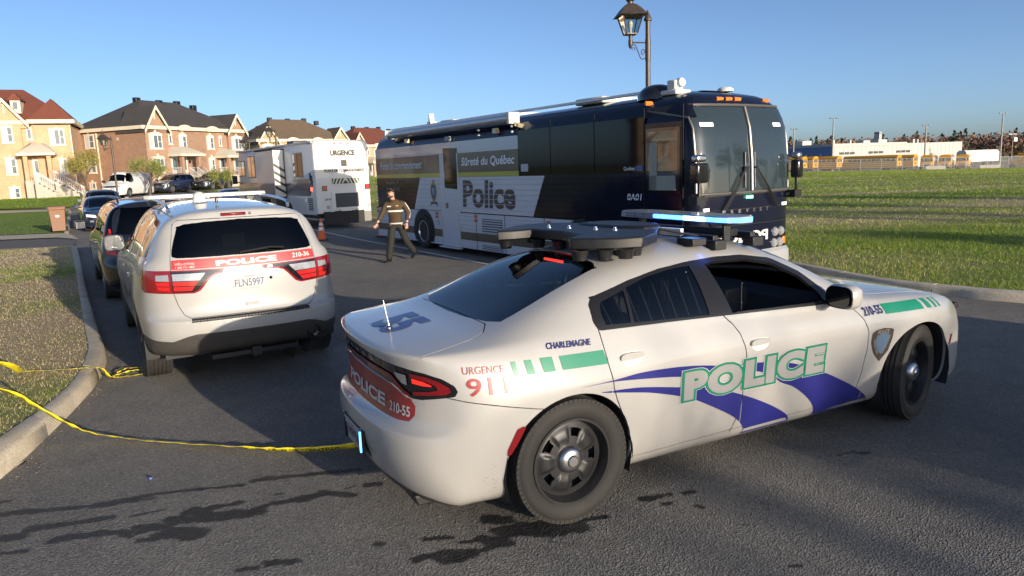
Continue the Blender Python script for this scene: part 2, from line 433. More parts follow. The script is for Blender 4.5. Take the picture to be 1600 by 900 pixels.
CURB_IN = [(-3.55, .5), (-3.62, 2.0), (-3.72, 3.5), (-3.84, 4.7), (-3.95, 5.5), (-4.14, 6.33), (-4.36, 6.95), (-4.66, 7.6), (-4.95, 8.15), (-5.42, 8.9), (-6.56, 10.75), (-8.4, 13.75), (-11.45, 18.7), (-13.3, 21.7)]
CURB_OUT = [(-3.22, .5), (-3.30, 2.0), (-3.42, 3.5), (-3.58, 4.7), (-3.74, 5.4), (-3.93, 6.1), (-4.16, 6.85), (-4.42, 7.5), (-4.72, 8.08), (-5.17, 8.8), (-6.30, 10.6), (-8.12, 13.55), (-11.15, 18.5), (-13.0, 21.5)]
CIN2 = [(-17.3, 27.9), (-22.0, 35.8), (-30.0, 49.2)]; COUT2 = [(-17.0, 27.7), (-21.7, 35.6), (-29.7, 49.0)]
RC_OUT = [(26., -6.), (12., 4.6), (6.75, 9.15), (6.35, 9.55), (6.0, 9.92), (5.65, 10.35), (5.40, 10.85), (5.22, 11.5), (5.0, 12.4), (4.55, 13.55), (3.75, 15.0), (1.4, 18.6), (-1.15, 22.5), (-4.75, 28.2), (-10.3, 36.7), (-32.2, 70.2)]
def off(path, d):
    P = np.array(path, float); T = np.gradient(P, axis=0); T /= np.linalg.norm(T, axis=1)[:, None]
    return [tuple(p + d * np.array([t[1], -t[0]])) for p, t in zip(P, T)]
RC_IN = off(RC_OUT, .24)
def kerb(name, pin, pout, h=.13, seg=1.6):
    """concrete kerb in cast lengths with open joints, each length its own piece"""
    si = spline(pin, 8) if len(pin) > 3 else spline(pin, 20); so = spline(pout, 8) if len(pin) > 3 else spline(pout, 20)
    root = bpy.data.objects.new(name, None); COL.objects.link(root); tag(root, kind="structure")
    L = np.concatenate([[0], np.cumsum(np.linalg.norm(np.diff(np.array(so), axis=0), axis=1))]); n = max(1, int(L[-1] / seg))
    at = lambda s, P: np.array([np.interp(s, L, np.array(P)[:, k]) for k in (0, 1)])
    for k in range(n):
        a, b_ = L[-1] * k / n + .006, L[-1] * (k + 1) / n - .006
        ss = np.linspace(a, b_, 5); b = MB(); P = []
        dz = random.uniform(-.006, .006)
        for s in ss:
            i, o = at(s, si), at(s, so); z = hz1(*o) + dz; w = o - i
            q = lambda t, zz: (*(i + w * t), z + zz)
            P.append([q(0, -.1), q(0, h), q(.12, h + .006), q(.72, h + .004), q(.86, h - .012), q(.95, h - .045), q(1.02, -.05)])
        b.grid(P, 0, True)
        for row in (P[0], P[-1]): b.add(row, [tuple(range(7))])
        b.build("kerb_stone", CONC, root, sharp=.9)
    return root
kerb("kerb_left", CURB_IN, CURB_OUT); kerb("kerb_left_far", CIN2, COUT2)
kerb("kerb_right", RC_IN, RC_OUT)
# road: fine patch with damp marks near the camera, then the rest
WET = [(-3.21, 4.15, -2.77, 4.2, 0.03), (-2.77, 4.2, -2.33, 4.3, 0.02), (-2.66, 4.22, -2.39, 4.33, 0.04), (-2.36, 4.36, -1.82, 4.45, 0.02), (-1.76, 4.52, -1.09, 4.63, 0.03), (-2.89, 3.93, -2.68, 3.99, 0.04), (-2.68, 3.99, -2.47, 4.06, 0.03), (-2.99, 3.84, -2.89, 3.86, 0.041), (-2.64, 3.8, -2.42, 3.86, 0.04), (-2.41, 3.85, -2.06, 3.89, 0.032), (-2.24, 3.91, -2.07, 3.92, 0.04), (-2.04, 3.84, -1.87, 3.81, 0.07), (-2.06, 3.97, -1.59, 4.06, 0.06), (-2.0, 4.09, -1.81, 4.01, 0.051), (-1.93, 4.12, -1.75, 4.18, 0.03), (-2.15, 3.75, -2.06, 3.77, 0.03), (-2.29, 3.83, -2.22, 3.81, 0.02), (-1.61, 4.1, -1.56, 4.14, 0.02), (-1.52, 4.17, -1.41, 4.21, 0.032), (-1.37, 4.21, -1.26, 4.27, 0.041), (-1.25, 4.29, -1.05, 4.24, 0.032), (-1.11, 4.33, -1.07, 4.37, 0.01), (-1.55, 4.29, -1.52, 4.3, 0.01), (-2.35, 4.06, -2.19, 4.13, 0.01), (-2.87, 3.67, -2.74, 3.68, 0.02), (-3.33, 4.32, -3.27, 4.33, 0.02), (-1.46, 3.42, -1.38, 3.43, 0.02), (-1.32, 3.47, -1.19, 3.48, 0.03), (-0.78, 3.63, -0.75, 3.62, 0.02), (-0.98, 4.38, -0.92, 4.39, 0.032), (-0.55, 3.45, -0.49, 3.48, 0.03), (-0.42, 3.47, -0.27, 3.49, 0.06), (-0.52, 3.66, -0.38, 3.67, 0.022), (-0.34, 3.61, -0.25, 3.62, 0.02), (-0.22, 3.64, -0.08, 3.58, 0.04), (-0.18, 3.85, -0.08, 3.83, 0.05), (-0.08, 3.72, 0.31, 3.76, 0.081), (-0.19, 3.52, -0.08, 3.61, 0.03), (0.32, 3.8, 0.49, 3.84, 0.032), (0.74, 4.04, 0.91, 4.09, 0.03), (1.0, 4.1, 1.06, 4.12, 0.02), (0.86, 3.97, 0.89, 3.98, 0.02), (1.04, 3.93, 1.06, 3.91, 0.02), (1.23, 3.69, 1.26, 3.69, 0.01), (2.23, 4.61, 2.3, 4.63, 0.01), (2.32, 4.59, 2.38, 4.6, 0.02), (2.16, 4.58, 2.2, 4.6, 0.01), (1.33, 3.27, 1.38, 3.27, 0.014), (0.16, 3.59, 0.19, 3.57, 0.01)]
def wet(x, y):
    n1 = fbm(x * 9, y * 14, 21, 4, .6) - .5; n2 = fbm(x * 40, y * 40, 31, 3) - .5
    w = np.zeros(x.shape)
    for ax, ay, bx, by, r in WET:
        ex, ey = bx - ax, by - ay; px, py = x - ax, y - ay
        t = np.clip((px * ex + py * ey) / max(ex * ex + ey * ey, 1e-6), 0, 1)
        d = np.hypot(px - t * ex, py - t * ey)
        w = np.maximum(w, sstep(.006, -.006, d - r * (1.05 + 1.5 * n1) - .03 * n2 * (r > .015)))
    return w * (.78 + .2 * fbm(x * 25, y * 25, 4))
PX0, PX1, PY0, PY1 = -3.6, 2.6, 2.6, 5.0
nx, ny = 420, 190
gx, gy = np.linspace(PX0, PX1, nx), np.linspace(PY0, PY1, ny); GX, GY = np.meshgrid(gx, gy)
V1 = np.stack([GX.ravel(), GY.ravel(), np.zeros(GX.size)], 1); I = np.arange(ny - 1)[:, None] * nx + np.arange(nx - 1)[None]
F1 = np.stack([I, I + 1, I + nx + 1, I + nx], -1).reshape(-1, 4); W1 = wet(V1[:, 0], V1[:, 1])
road_near = fast_mesh("road", V1, F1, ASPH, {"wet": W1}); tag(road_near, kind="structure")
RL = [(-3.35, -30.), (-3.35, 2.6)]
left_edge = [(-3.3, 3.5), (-3.45, 4.7), (-3.62, 5.3)] + CURB_OUT[5:] 
loop = [(60, -30), (60, -26)] + [(RC_OUT[0][0] + 8, RC_OUT[0][1] - 6)] + RC_OUT + [(-60, 112), (-75, 100), (-60, 53.5), (-45, 53), (-31.5, 52)] + COUT2[::-1] + [(-14.9, 24.5)] + [p for p in CURB_OUT[::-1] if p[1] > 5.05] + [(-3.66, 5.0), (PX1, 5.0), (PX1, PY0), (PX0, PY0), (-3.6, -30)]
road = region("road_surface", loop, ASPH, .0, 6.0)
# lawns, driveway, pavement
lawn_l = CURB_IN + [(-16, 21.5), (-25, 20.9), (-60, 17), (-60, .5)]
region("lawn", [p for p in lawn_l], LAWN, .115, .35, {"bare": bare_l})
region("driveway", [(-13.3, 21.7), (-16, 21.5), (-25, 20.9), (-60, 17), (-60, 21.5), (-25, 25.2), (-16.2, 25.7), (-14.8, 24.6)], mat("driveway_asphalt", (.10, .098, .095), r=.9, var=.25, vs=3, bump=.4, bs=120), .06, 2.0)
region("pavement", [(-14.8, 24.6), (-16.2, 25.7), (-25, 25.2), (-60, 21.5), (-60, 23.4), (-25, 27.3), (-17.3, 27.9), (-16.2, 26.6)], CONC, .09, 2.0)
region("lawn_strip", CIN2 + [(-45, 47.5), (-70, 44), (-70, 22.5), (-25, 27.3)], LAWN, .11, 1.2, {"bare": bare_0})
region("path", [(-30.3, 49.6), (-45, 47.6), (-75, 44), (-75, 45.8), (-45, 49.8), (-31.2, 51.4)], CONC, .07, 3.0)
region("house_lawn", [(-32.0, 52.6), (-45, 51.2), (-75, 46.8), (-75, 90), (-20, 125), (5, 150), (8, 140), (-11, 92), (-23.0, 77), (-27.5, 66.5), (-32.5, 59.5)], LAWN, .05, 1.5, {"bare": bare_0})
region("field", RC_IN + [(-45, 95), (-20, 119), (45, 119), (160, 119), (160, -40), (34, -12)], GRASS, .10, 1.0, {"bare": bare_f})
region("depot_yard", [(-20, 119.2), (45, 119.2), (160, 119.2), (160, 260), (-40, 260)], mat("yard_asphalt", (.09, .088, .085), r=.9, var=.2, vs=.5), .04, 12.)

# white edge line
def strip(name, path, w, m, z=.008):
    P = [np.array(p, float) for p in path]; b = MB(); rows = []
    for i, p in enumerate(P):
        t = P[min(i + 1, len(P) - 1)] - P[max(i - 1, 0)]; t /= np.linalg.norm(t); nrm = np.array([t[1], -t[0]]) * w / 2
        rows.append([(*(p + nrm), hz1(*p) + z), (*(p - nrm), hz1(*p) + z)])
    b.grid(rows, 0, False); return b.build(name, m, None)
PAINTW = mat("worn_road_paint", (.52, .51, .48), r=.8, var=.45, vs=9, bump=.3, bs=80)
tag(strip("edge_line", spline([(-11.5, 33.6), (-7.6, 26.9), (-4.9, 22.2), (-3.24, 19.47), (-.9, 15.6), (1.3, 12.0)], 8), .11, PAINTW), kind="structure")

# grass blades: real geometry, thinning with distance
BLADE = bpy.data.materials.new("grass_blade"); BLADE.use_nodes = True
_n = BLADE.node_tree; _a = _n.nodes.new("ShaderNodeAttribute"); _a.attribute_name = "tint"; _r = _n.nodes.new("ShaderNodeValToRGB"); _e = _r.color_ramp.elements
_e[0].position = 0; _e[0].color = (.11, .20, .022, 1); _e[1].position = .5; _e[1].color = (.25, .34, .055, 1)
for p, c in ((.62, (.38, .37, .13)), (.8, (.62, .50, .28)), (1., (.76, .64, .42))): k = _e.new(p); k.color = (*c, 1)
_n.links.new(_a.outputs["Fac"], _r.inputs[0]); _n.links.new(_r.outputs[0], _n.nodes["Principled BSDF"].inputs["Base Color"]); _n.nodes["Principled BSDF"].inputs["Roughness"].default_value = .7
_n.nodes["Principled BSDF"].inputs["Specular IOR Level"].default_value = .2
_t = _n.nodes.new("ShaderNodeBsdfTranslucent"); _n.links.new(_r.outputs[0], _t.inputs[0]); _mx = _n.nodes.new("ShaderNodeMixShader"); _mx.inputs[0].default_value = .4
_n.links.new(_n.nodes["Principled BSDF"].outputs[0], _mx.inputs[1]); _n.links.new(_t.outputs[0], _mx.inputs[2]); _n.links.new(_mx.outputs[0], _n.nodes["Material Output"].inputs[0])
def inside(P, poly): return poly_sdf0(P, poly) < 0
def poly_sdf0(P, poly):
    V = np.asarray(poly, float); s = np.zeros(len(P), bool)
    for i in range(len(V)):
        a, b = V[i], V[i - 1]
        c = ((a[1] > P[:, 1]) != (b[1] > P[:, 1])) & (P[:, 0] < (b[0] - a[0]) * (P[:, 1] - a[1]) / (b[1] - a[1] + 1e-12) + a[0])
        s ^= c
    return np.where(s, -1., 1.)
def blades(name, xy, h, w, tint, zoff):
    n = len(xy); th = RNG.uniform(0, 2 * np.pi, n); lean = RNG.normal(0, .45, (n, 2)) * h[:, None]
    base = np.stack([xy[:, 0], xy[:, 1], hz(xy[:, 0], xy[:, 1]) + zoff - .01], 1)
    d = np.stack([np.cos(th), np.sin(th), np.zeros(n)], 1) * (w / 2)[:, None]
    tip = base + np.stack([lean[:, 0], lean[:, 1], h], 1)
    V = np.concatenate([base - d, base + d, tip], 0); k = np.arange(n); F = np.stack([k, k + n, k + 2 * n], 1)
    o = fast_mesh(name, V, F, BLADE, {"tint": np.tile(tint, 3)}, False); return tag(o, kind="stuff")
def scatter(poly, n, dens):
    P = np.array(poly); lo, hi = P.min(0), P.max(0)
    q = RNG.uniform(lo, hi, (n, 2)); q = q[inside(q, poly)]
    return q[RNG.uniform(0, 1, len(q)) < dens(q)]
pl_l = [p for p in CURB_IN if p[1] > 3] + [(-15, 21), (-20, 21), (-11, 10), (-6.8, 4.2), (-5.2, 3.2)]
q = scatter(pl_l, 620000, lambda p: np.clip((1.15 - .75 * bare_l(p[:, 0], p[:, 1])) * (8.5 / np.maximum(p[:, 1], 5)) ** 1.1, .02, 1))
bl = bare_l(q[:, 0], q[:, 1])
blades("grass_tuft", q, RNG.uniform(.016, .05, len(q)) * (1 - .35 * bl), RNG.uniform(.004, .009, len(q)) * (1 + .4 * bl) * np.maximum(1, q[:, 1] / 9), np.clip(RNG.beta(2, 3.5, len(q)) * .75 + 1.0 * bl * RNG.uniform(.45, 1, len(q)) + .1 * (RNG.uniform(0, 1, len(q)) < .12), 0, 1), .115)
pl_f = [p for p in RC_IN if 2 < p[1] < 30] + [(-2, 40), (14, 46), (40, 46), (60, 30), (24, 8), (14, 3)]
q = scatter(pl_f, 620000, lambda p: np.clip((1.3 - 1.1 * bare_f(p[:, 0], p[:, 1])) * (13. / np.maximum(p[:, 1], 9)) ** 1.5, .02, 1) * (.35 + .9 * fbm(p[:, 0] * 1.3, p[:, 1] * 1.3, 77)))
q2 = scatter([p for p in RC_IN if 4 < p[1] < 23] + [(-1, 25), (14, 25), (27, 18), (20, 6), (13, 4)], 420000, lambda p: np.clip((1.25 - 1.0 * bare_f(p[:, 0], p[:, 1])), .15, 1) * np.clip((27 - p[:, 1]) / 12, 0, 1) * np.clip(1.7 * fbm(p[:, 0] * 1.7, p[:, 1] * 1.7, 71) - .25, .05, 1)); q = np.concatenate([q, q2])
bf = bare_f(q[:, 0], q[:, 1]); tall = fbm(q[:, 0] * .5, q[:, 1] * .9, 55)
blades("field_grass_tuft", q, RNG.uniform(.03, .085, len(q)) * (.35 + 1.25 * tall), RNG.uniform(.007, .016, len(q)) * np.maximum(1, q[:, 1] / 16), np.clip(RNG.beta(2, 3, len(q)) * .8 + .85 * bf * RNG.uniform(.2, 1, len(q)), 0, 1), .10)
# farther off each blade stands for a small clump, so that the field keeps its upright, sunlit texture
pl_x = [(-2, 34), (-14, 52), (-30, 80), (-18, 118.5), (45, 118.5), (110, 118.5), (70, 40), (40, 22), (26, 16), (14, 26)]
q = scatter(pl_x, 330000, lambda p: np.clip((1.25 - 1.0 * bare_f(p[:, 0], p[:, 1])), .05, 1) * np.clip((p[:, 1] - 14) / 16, 0, 1) * (.45 + .8 * fbm(p[:, 0] * .25, p[:, 1] * .5, 78)))
bf = bare_f(q[:, 0], q[:, 1])
blades("far_grass_tuft", q, RNG.uniform(.05, .12, len(q)), RNG.uniform(.05, .12, len(q)) * np.maximum(1, q[:, 1] / 45), np.clip(RNG.beta(2, 3, len(q)) * .75 + .55 * bf * RNG.uniform(0, 1, len(q)), 0, 1), .08)
for nm, P, k in (("lawn_strip_tuft", [(-17.3, 28), (-29, 47.5), (-45, 47), (-70, 43), (-70, 23.5), (-25, 27.6)], 90000), ("house_lawn_tuft", [(-32, 53), (-45, 51.5), (-70, 47.5), (-60, 56), (-44, 59), (-36, 61), (-31, 64)], 40000)):
    q = scatter(P, k, lambda p: np.ones(len(p))); blades(nm, q, RNG.uniform(.03, .07, len(q)), RNG.uniform(.03, .08, len(q)), RNG.beta(2, 4, len(q)) * .7, .08)
# litter of pebbles and grit in the gutter
b = MB()
for k in range(240):
    i = random.randrange(3, 9); t = random.random(); a, c_ = np.array(CURB_OUT[i]), np.array(CURB_OUT[i + 1]); p = a + (c_ - a) * t + np.array([abs(random.gauss(0, .10)), random.gauss(0, .03)])
    s = random.uniform(.004, .012); b.add([(p[0] + s * random.uniform(-1, 1), p[1] + s * random.uniform(-1, 1), .001), (p[0] + s, p[1], .002), (p[0], p[1] + s, .001), (p[0], p[1], s)], [(0, 1, 3), (1, 2, 3), (2, 0, 3)])
tag(b.build("gutter_grit", mat("grit", (.16, .13, .10), r=.9, var=.5, vs=30)), kind="stuff")
# ------------------------------------------------------------------ car body tools
def poly_sdf(P, poly):
    """signed distance (negative inside) of points P (n,2) to a polygon"""
    P = np.asarray(P, float); V = np.asarray(poly, float); n = len(V)
    d = np.full(len(P), 1e9); s = np.ones(len(P))
    for i in range(n):
        a = V[i]; b = V[i - 1]; e = b - a; w = P - a
        t = np.clip((w @ e) / max(e @ e, 1e-12), 0, 1)
        q = w - t[:, None] * e
        d = np.minimum(d, (q * q).sum(1))
        c1 = P[:, 1] >= a[1]; c2 = P[:, 1] < b[1]; c3 = e[0] * w[:, 1] > e[1] * w[:, 0]
        fl = (c1 & c2 & c3) | (~c1 & ~c2 & ~c3)
        s = np.where(fl, -s, s)
    return s * np.sqrt(d)
def line_sdf(P, pts):
    """unsigned distance to an open polyline"""
    P = np.asarray(P, float); V = np.asarray(pts, float); d = np.full(len(P), 1e9)
    for a, b in zip(V[:-1], V[1:]):
        e = b - a; w = P - a; t = np.clip((w @ e) / max(e @ e, 1e-12), 0, 1); q = w - t[:, None] * e
        d = np.minimum(d, (q * q).sum(1))
    return np.sqrt(d)
def smooth_poly(p, n=5): return [tuple(q) for q in spline(p, n, True)]

class Shell:
    """a subdivided body sheet that is cut along scalar fields and dealt out to parts"""
    def __init__(self, bm): self.bm = bm; self.bm.normal_update()
    def arr(self): return np.array([v.co for v in self.bm.verts])
    def cut(self, g, pred=None):
        """split faces along g = 0 (g: (n,3) -> n); pred(face) limits it"""
        bm = self.bm; bm.verts.ensure_lookup_table(); bm.verts.index_update(); bm.faces.ensure_lookup_table()
        val = g(self.arr()); val = np.where(np.abs(val) < 2e-4, 2e-4, val)
        faces = [f for f in bm.faces if (min(val[v.index] for v in f.verts) < 0 < max(val[v.index] for v in f.verts)) and (pred is None or pred(f))]
        edges = {e for f in faces for e in f.edges if val[e.verts[0].index] * val[e.verts[1].index] < 0}
        el = list(edges); new = {}
        A = np.array([e.verts[0].co for e in el]); B = np.array([e.verts[1].co for e in el])
        if not len(el): return
        va = np.array([val[e.verts[0].index] for e in el]); vb = np.array([val[e.verts[1].index] for e in el])
        lo = np.zeros(len(el)); hi = np.ones(len(el)); t = va / (va - vb)
        for _ in range(5):
            gm = g(A + (B - A) * t[:, None]); same = gm * va > 0
            lo = np.where(same, t, lo); hi = np.where(same, hi, t); t = (lo + hi) / 2
        zs = set()
        for e, tt in zip(el, t):
            ne, nv = bmesh.utils.edge_split(e, e.verts[0], float(min(max(tt, .03), .97))); zs.add(nv)
        for f in faces:
            if not f.is_valid: continue
            z = [v for v in f.verts if v in zs]
            if len(z) == 2:
                try: bmesh.utils.face_split(f, z[0], z[1])
                except Exception: pass
            elif len(z) == 4:
                vs = list(f.verts); i = [k for k, v in enumerate(vs) if v in zs]
                try:
                    r = bmesh.utils.face_split(f, vs[i[0]], vs[i[1]])
                    for ff in (f, r[0] if isinstance(r, tuple) else r):
                        zz = [v for v in ff.verts if v in (vs[i[2]], vs[i[3]])]
                        if len(zz) == 2 and not any(set(e.verts) == set(zz) for e in ff.edges): bmesh.utils.face_split(ff, *zz)
                except Exception: pass
        bm.normal_update()
    def centers(self):
        self.bm.faces.ensure_lookup_table(); self.bm.faces.index_update()
        return np.array([f.calc_center_median() for f in self.bm.faces]), np.array([f.normal for f in self.bm.faces])
    def take(self, mask, delete=True):
        """remove the masked faces; returns them as (verts, faces, normals)"""
        self.bm.faces.ensure_lookup_table()
        fs = [f for f, k in zip(self.bm.faces, mask) if k]
        ids = {}; V = []; NN = []; F = []
        for f in fs:
            q = []
            for v in f.verts:
                if v not in ids: ids[v] = len(V); V.append(v.co.copy()); NN.append(v.normal.copy())
                q.append(ids[v])
            F.append(q)
        if delete: bmesh.ops.delete(self.bm, geom=fs, context='FACES')
        return V, F, NN

def sheet_object(name, piece, m, parent, thick=.018, offset=0., smooth=True):
    """a panel from taken faces, pushed along its normals by offset, rim turned inward by thick"""
    V, F, NN = piece
    bm = bmesh.new()
    vs = [bm.verts.new(v + n * offset) for v, n in zip(V, NN)]
    bm.verts.index_update()
    for f in F:
        try: bm.faces.new([vs[i] for i in f]).smooth = smooth
        except Exception: pass
    if thick:
        be = [e for e in bm.edges if e.is_boundary]
        inner = {}
        for e in be:
            for v in e.verts:
                if v not in inner: inner[v] = bm.verts.new(v.co - Vector(NN[v.index]) * thick) if v.index >= 0 else None
        for e in be:
            lf = e.link_faces[0]; a, b = e.verts
            # keep winding opposite to the face's use of the edge
            for l in lf.loops:
                if l.edge is e: a, b = l.vert, l.link_loop_next.vert
            try:
                nf = bm.faces.new([b, a, inner[a], inner[b]]); nf.smooth = False
            except Exception: pass
            e.smooth = False
    me = bpy.data.meshes.new(name); bm.to_mesh(me); bm.free()
    me.materials.append(m)
    o = bpy.data.objects.new(name, me); COL.objects.link(o); o.parent = parent
    return o

def project_mesh(uv, faces, to_xz, cell=.05):
    """map unit letters by to_xz, slice along a grid so that the sheet can follow a curved panel"""
    bm = bmesh.new(); vs = [bm.verts.new((*to_xz(p), 0)) for p in uv]
    for f in faces:
        try: bm.faces.new([vs[i] for i in f])
        except Exception: pass
    xs = [v.co.x for v in bm.verts]; ys = [v.co.y for v in bm.verts]
    for lo, hi, no in ((min(xs), max(xs), (1, 0, 0)), (min(ys), max(ys), (0, 1, 0))):
        k = math.ceil((hi - lo) / cell)
        for i in range(1, k):
            w = lo + (hi - lo) * i / k
            bmesh.ops.bisect_plane(bm, geom=bm.verts[:] + bm.edges[:] + bm.faces[:], plane_co=(w * no[0], w * no[1], 0), plane_no=no)
    bm.verts.index_update()
    out = [tuple(v.co[:2]) for v in bm.verts], [[v.index for v in f.verts] for f in bm.faces]
    bm.free(); return out

def wrap_decal(name, uv, faces, bvh, m, parent, mode='right', lift=.003, to=lambda p: p, cell=.05, reach=None):
    """lay a flat shape on a body: mode right/left = seen from the side (x,z), top = (x,y), rear = (y,z)"""
    P, F = project_mesh(uv, faces, to, cell)
    V = []; ok = []
    for a, b in P:
        if mode == 'right': o, d = Vector((a, -3, b)), Vector((0, 1, 0))
        elif mode == 'left': o, d = Vector((a, 3, b)), Vector((0, -1, 0))
        elif mode == 'top': o, d = Vector((a, b, 4)), Vector((0, 0, -1))
        elif mode == 'rear': o, d = Vector((-6, a, b)), Vector((1, 0, 0))
        else: o, d = Vector((6, a, b)), Vector((-1, 0, 0))
        h, n, i, t = bvh.ray_cast(o, d)
        ok.append(h is not None)
        if h is None: V.append(o + d * 2); continue
        if n.dot(d) > 0: n = -n
        V.append(h + n * lift)
    F = [f for f in F if all(ok[i] for i in f)]
    b = MB(); b.add(V, F, 0, True); ob = b.build(name, m, parent, recalc=False)
    # face outward
    me = ob.data; ax = {'right': (0, -1, 0), 'left': (0, 1, 0), 'top': (0, 0, 1), 'rear': (-1, 0, 0), 'front': (1, 0, 0)}[mode]
    bm = bmesh.new(); bm.from_mesh(me)
    for f in bm.faces:
        if f.normal.dot(Vector(ax)) < 0: f.normal_flip()
    bm.to_mesh(me); bm.free()
    return ob
def bilerp(c):
    """unit square -> quad (lower-left, lower-right, upper-right, upper-left)"""
    c = [np.array(k, float) for k in c]
    return lambda p: tuple((1 - p[0]) * (1 - p[1]) * c[0] + p[0] * (1 - p[1]) * c[1] + p[0] * p[1] * c[2] + (1 - p[0]) * p[1] * c[3])
def poly_decal(name, poly, bvh, m, parent, mode='right', lift=.003, cell=.06):
    return wrap_decal(name, poly, [list(range(len(poly)))], bvh, m, parent, mode, lift, cell=cell)

def cage_shell(grid_lines, levels=2, creases=()):
    pass

def body_shell(ring, top, level=3, crease_fn=None):
    """ring[k][i]: rows bottom -> shoulder, i from rear centre (y=0) round the side to front centre;
    top[j][i]: rows shoulder+1 -> centre line for the stations between the rear and front corners; the end rows meet the ring's ends"""
    bm = bmesh.new(); V = {}
    def vert(p):
        key = (round(p[0], 5), round(p[1], 5), round(p[2], 5))
        if key not in V: V[key] = bm.verts.new(p)
        return V[key]
    def addgrid(G, flip):
        for sgn in (1, -1):
            for a in range(len(G) - 1):
                for b in range(len(G[0]) - 1):
                    q = [G[a][b], G[a][b + 1], G[a + 1][b + 1], G[a + 1][b]]
                    vs = []
                    for p in q:
                        v = vert((p[0], sgn * p[1], p[2]))
                        if v not in vs: vs.append(v)
                    if len(vs) > 2:
                        try: bm.faces.new(vs if (sgn > 0) == flip else vs[::-1])
                        except Exception: pass
    addgrid(ring, False); addgrid([ring[-1][i] for i in range(0)] or top, False)
    bmesh.ops.recalc_face_normals(bm, faces=bm.faces)
    if crease_fn:
        lay = bm.edges.layers.float.get('crease_edge') or bm.edges.layers.float.new('crease_edge')
        for e in bm.edges:
            c = crease_fn(e.verts[0].co, e.verts[1].co)
            if c: e[lay] = c
    me = bpy.data.meshes.new("tmp"); bm.to_mesh(me); bm.free()
    o = bpy.data.objects.new("tmp", me); COL.objects.link(o)
    md = o.modifiers.new("s", 'SUBSURF'); md.levels = level; md.render_levels = level; md.subdivision_type = 'CATMULL_CLARK'; md.boundary_smooth = 'PRESERVE_CORNERS'
    dg = bpy.context.evaluated_depsgraph_get(); ev = o.evaluated_get(dg)
    out = bmesh.new(); out.from_mesh(ev.to_mesh()); ev.to_mesh_clear()
    bpy.data.objects.remove(o); bpy.data.meshes.remove(me)
    for f in out.faces: f.smooth = True
    # outward check on the roof
    hi = max(out.faces, key=lambda f: f.calc_center_median().z)
    if hi.normal.z < 0: bmesh.ops.reverse_faces(out, faces=out.faces)
    out.normal_update()
    return out

def arch_circle(cx, cz, r, squash=1.0):
    return lambda A: np.where(A[:, 2] > -5, np.hypot(A[:, 0] - cx, (A[:, 2] - cz) * squash) - r, 1)

# ------------------------------------------------------------------ wheels
def tyre_mesh(R, rim, w, grooves=4, n=64):
    """tyre lathed round y, outer face at y = -w/2"""
    b = MB(); h = w / 2
    prof = [(rim - .012, -h * .62), (rim + .004, -h * .80), (rim + .02, -h * .90), (rim + (R - rim) * .40, -h * 1.0), (rim + (R - rim) * .62, -h * 1.0), (R - .034, -h * .965), (R - .014, -h * .87), (R - .003, -h * .74)]
    z = -h * .70; step = h * 1.4 / (grooves + 1)
    tread = []
    for g in range(grooves):
        y = -h * .70 + step * (g + 1)
        tread += [(R, y - .006), (R - .009, y - .005), (R - .009, y + .005), (R, y + .006)]
    full = prof + tread + [(r, -y) for r, y in prof[::-1]]
    b.lathe(full, ax=(0, 1, 0), n=n, smooth=True)
    # shoulder tread blocks
    for k in range(n):
        t = 2 * math.pi * (k + .5) / n; c, s = math.cos(t), math.sin(t)
        for sy in (-1, 1):
            b.obox((s * (R - .0128), sy * h * .82, c * (R - .0128)), (s * .0105, 0, c * .0105), (0, h * .09, 0), (c * .0135 * R / .36, 0, -s * .0135 * R / .36))
    return b
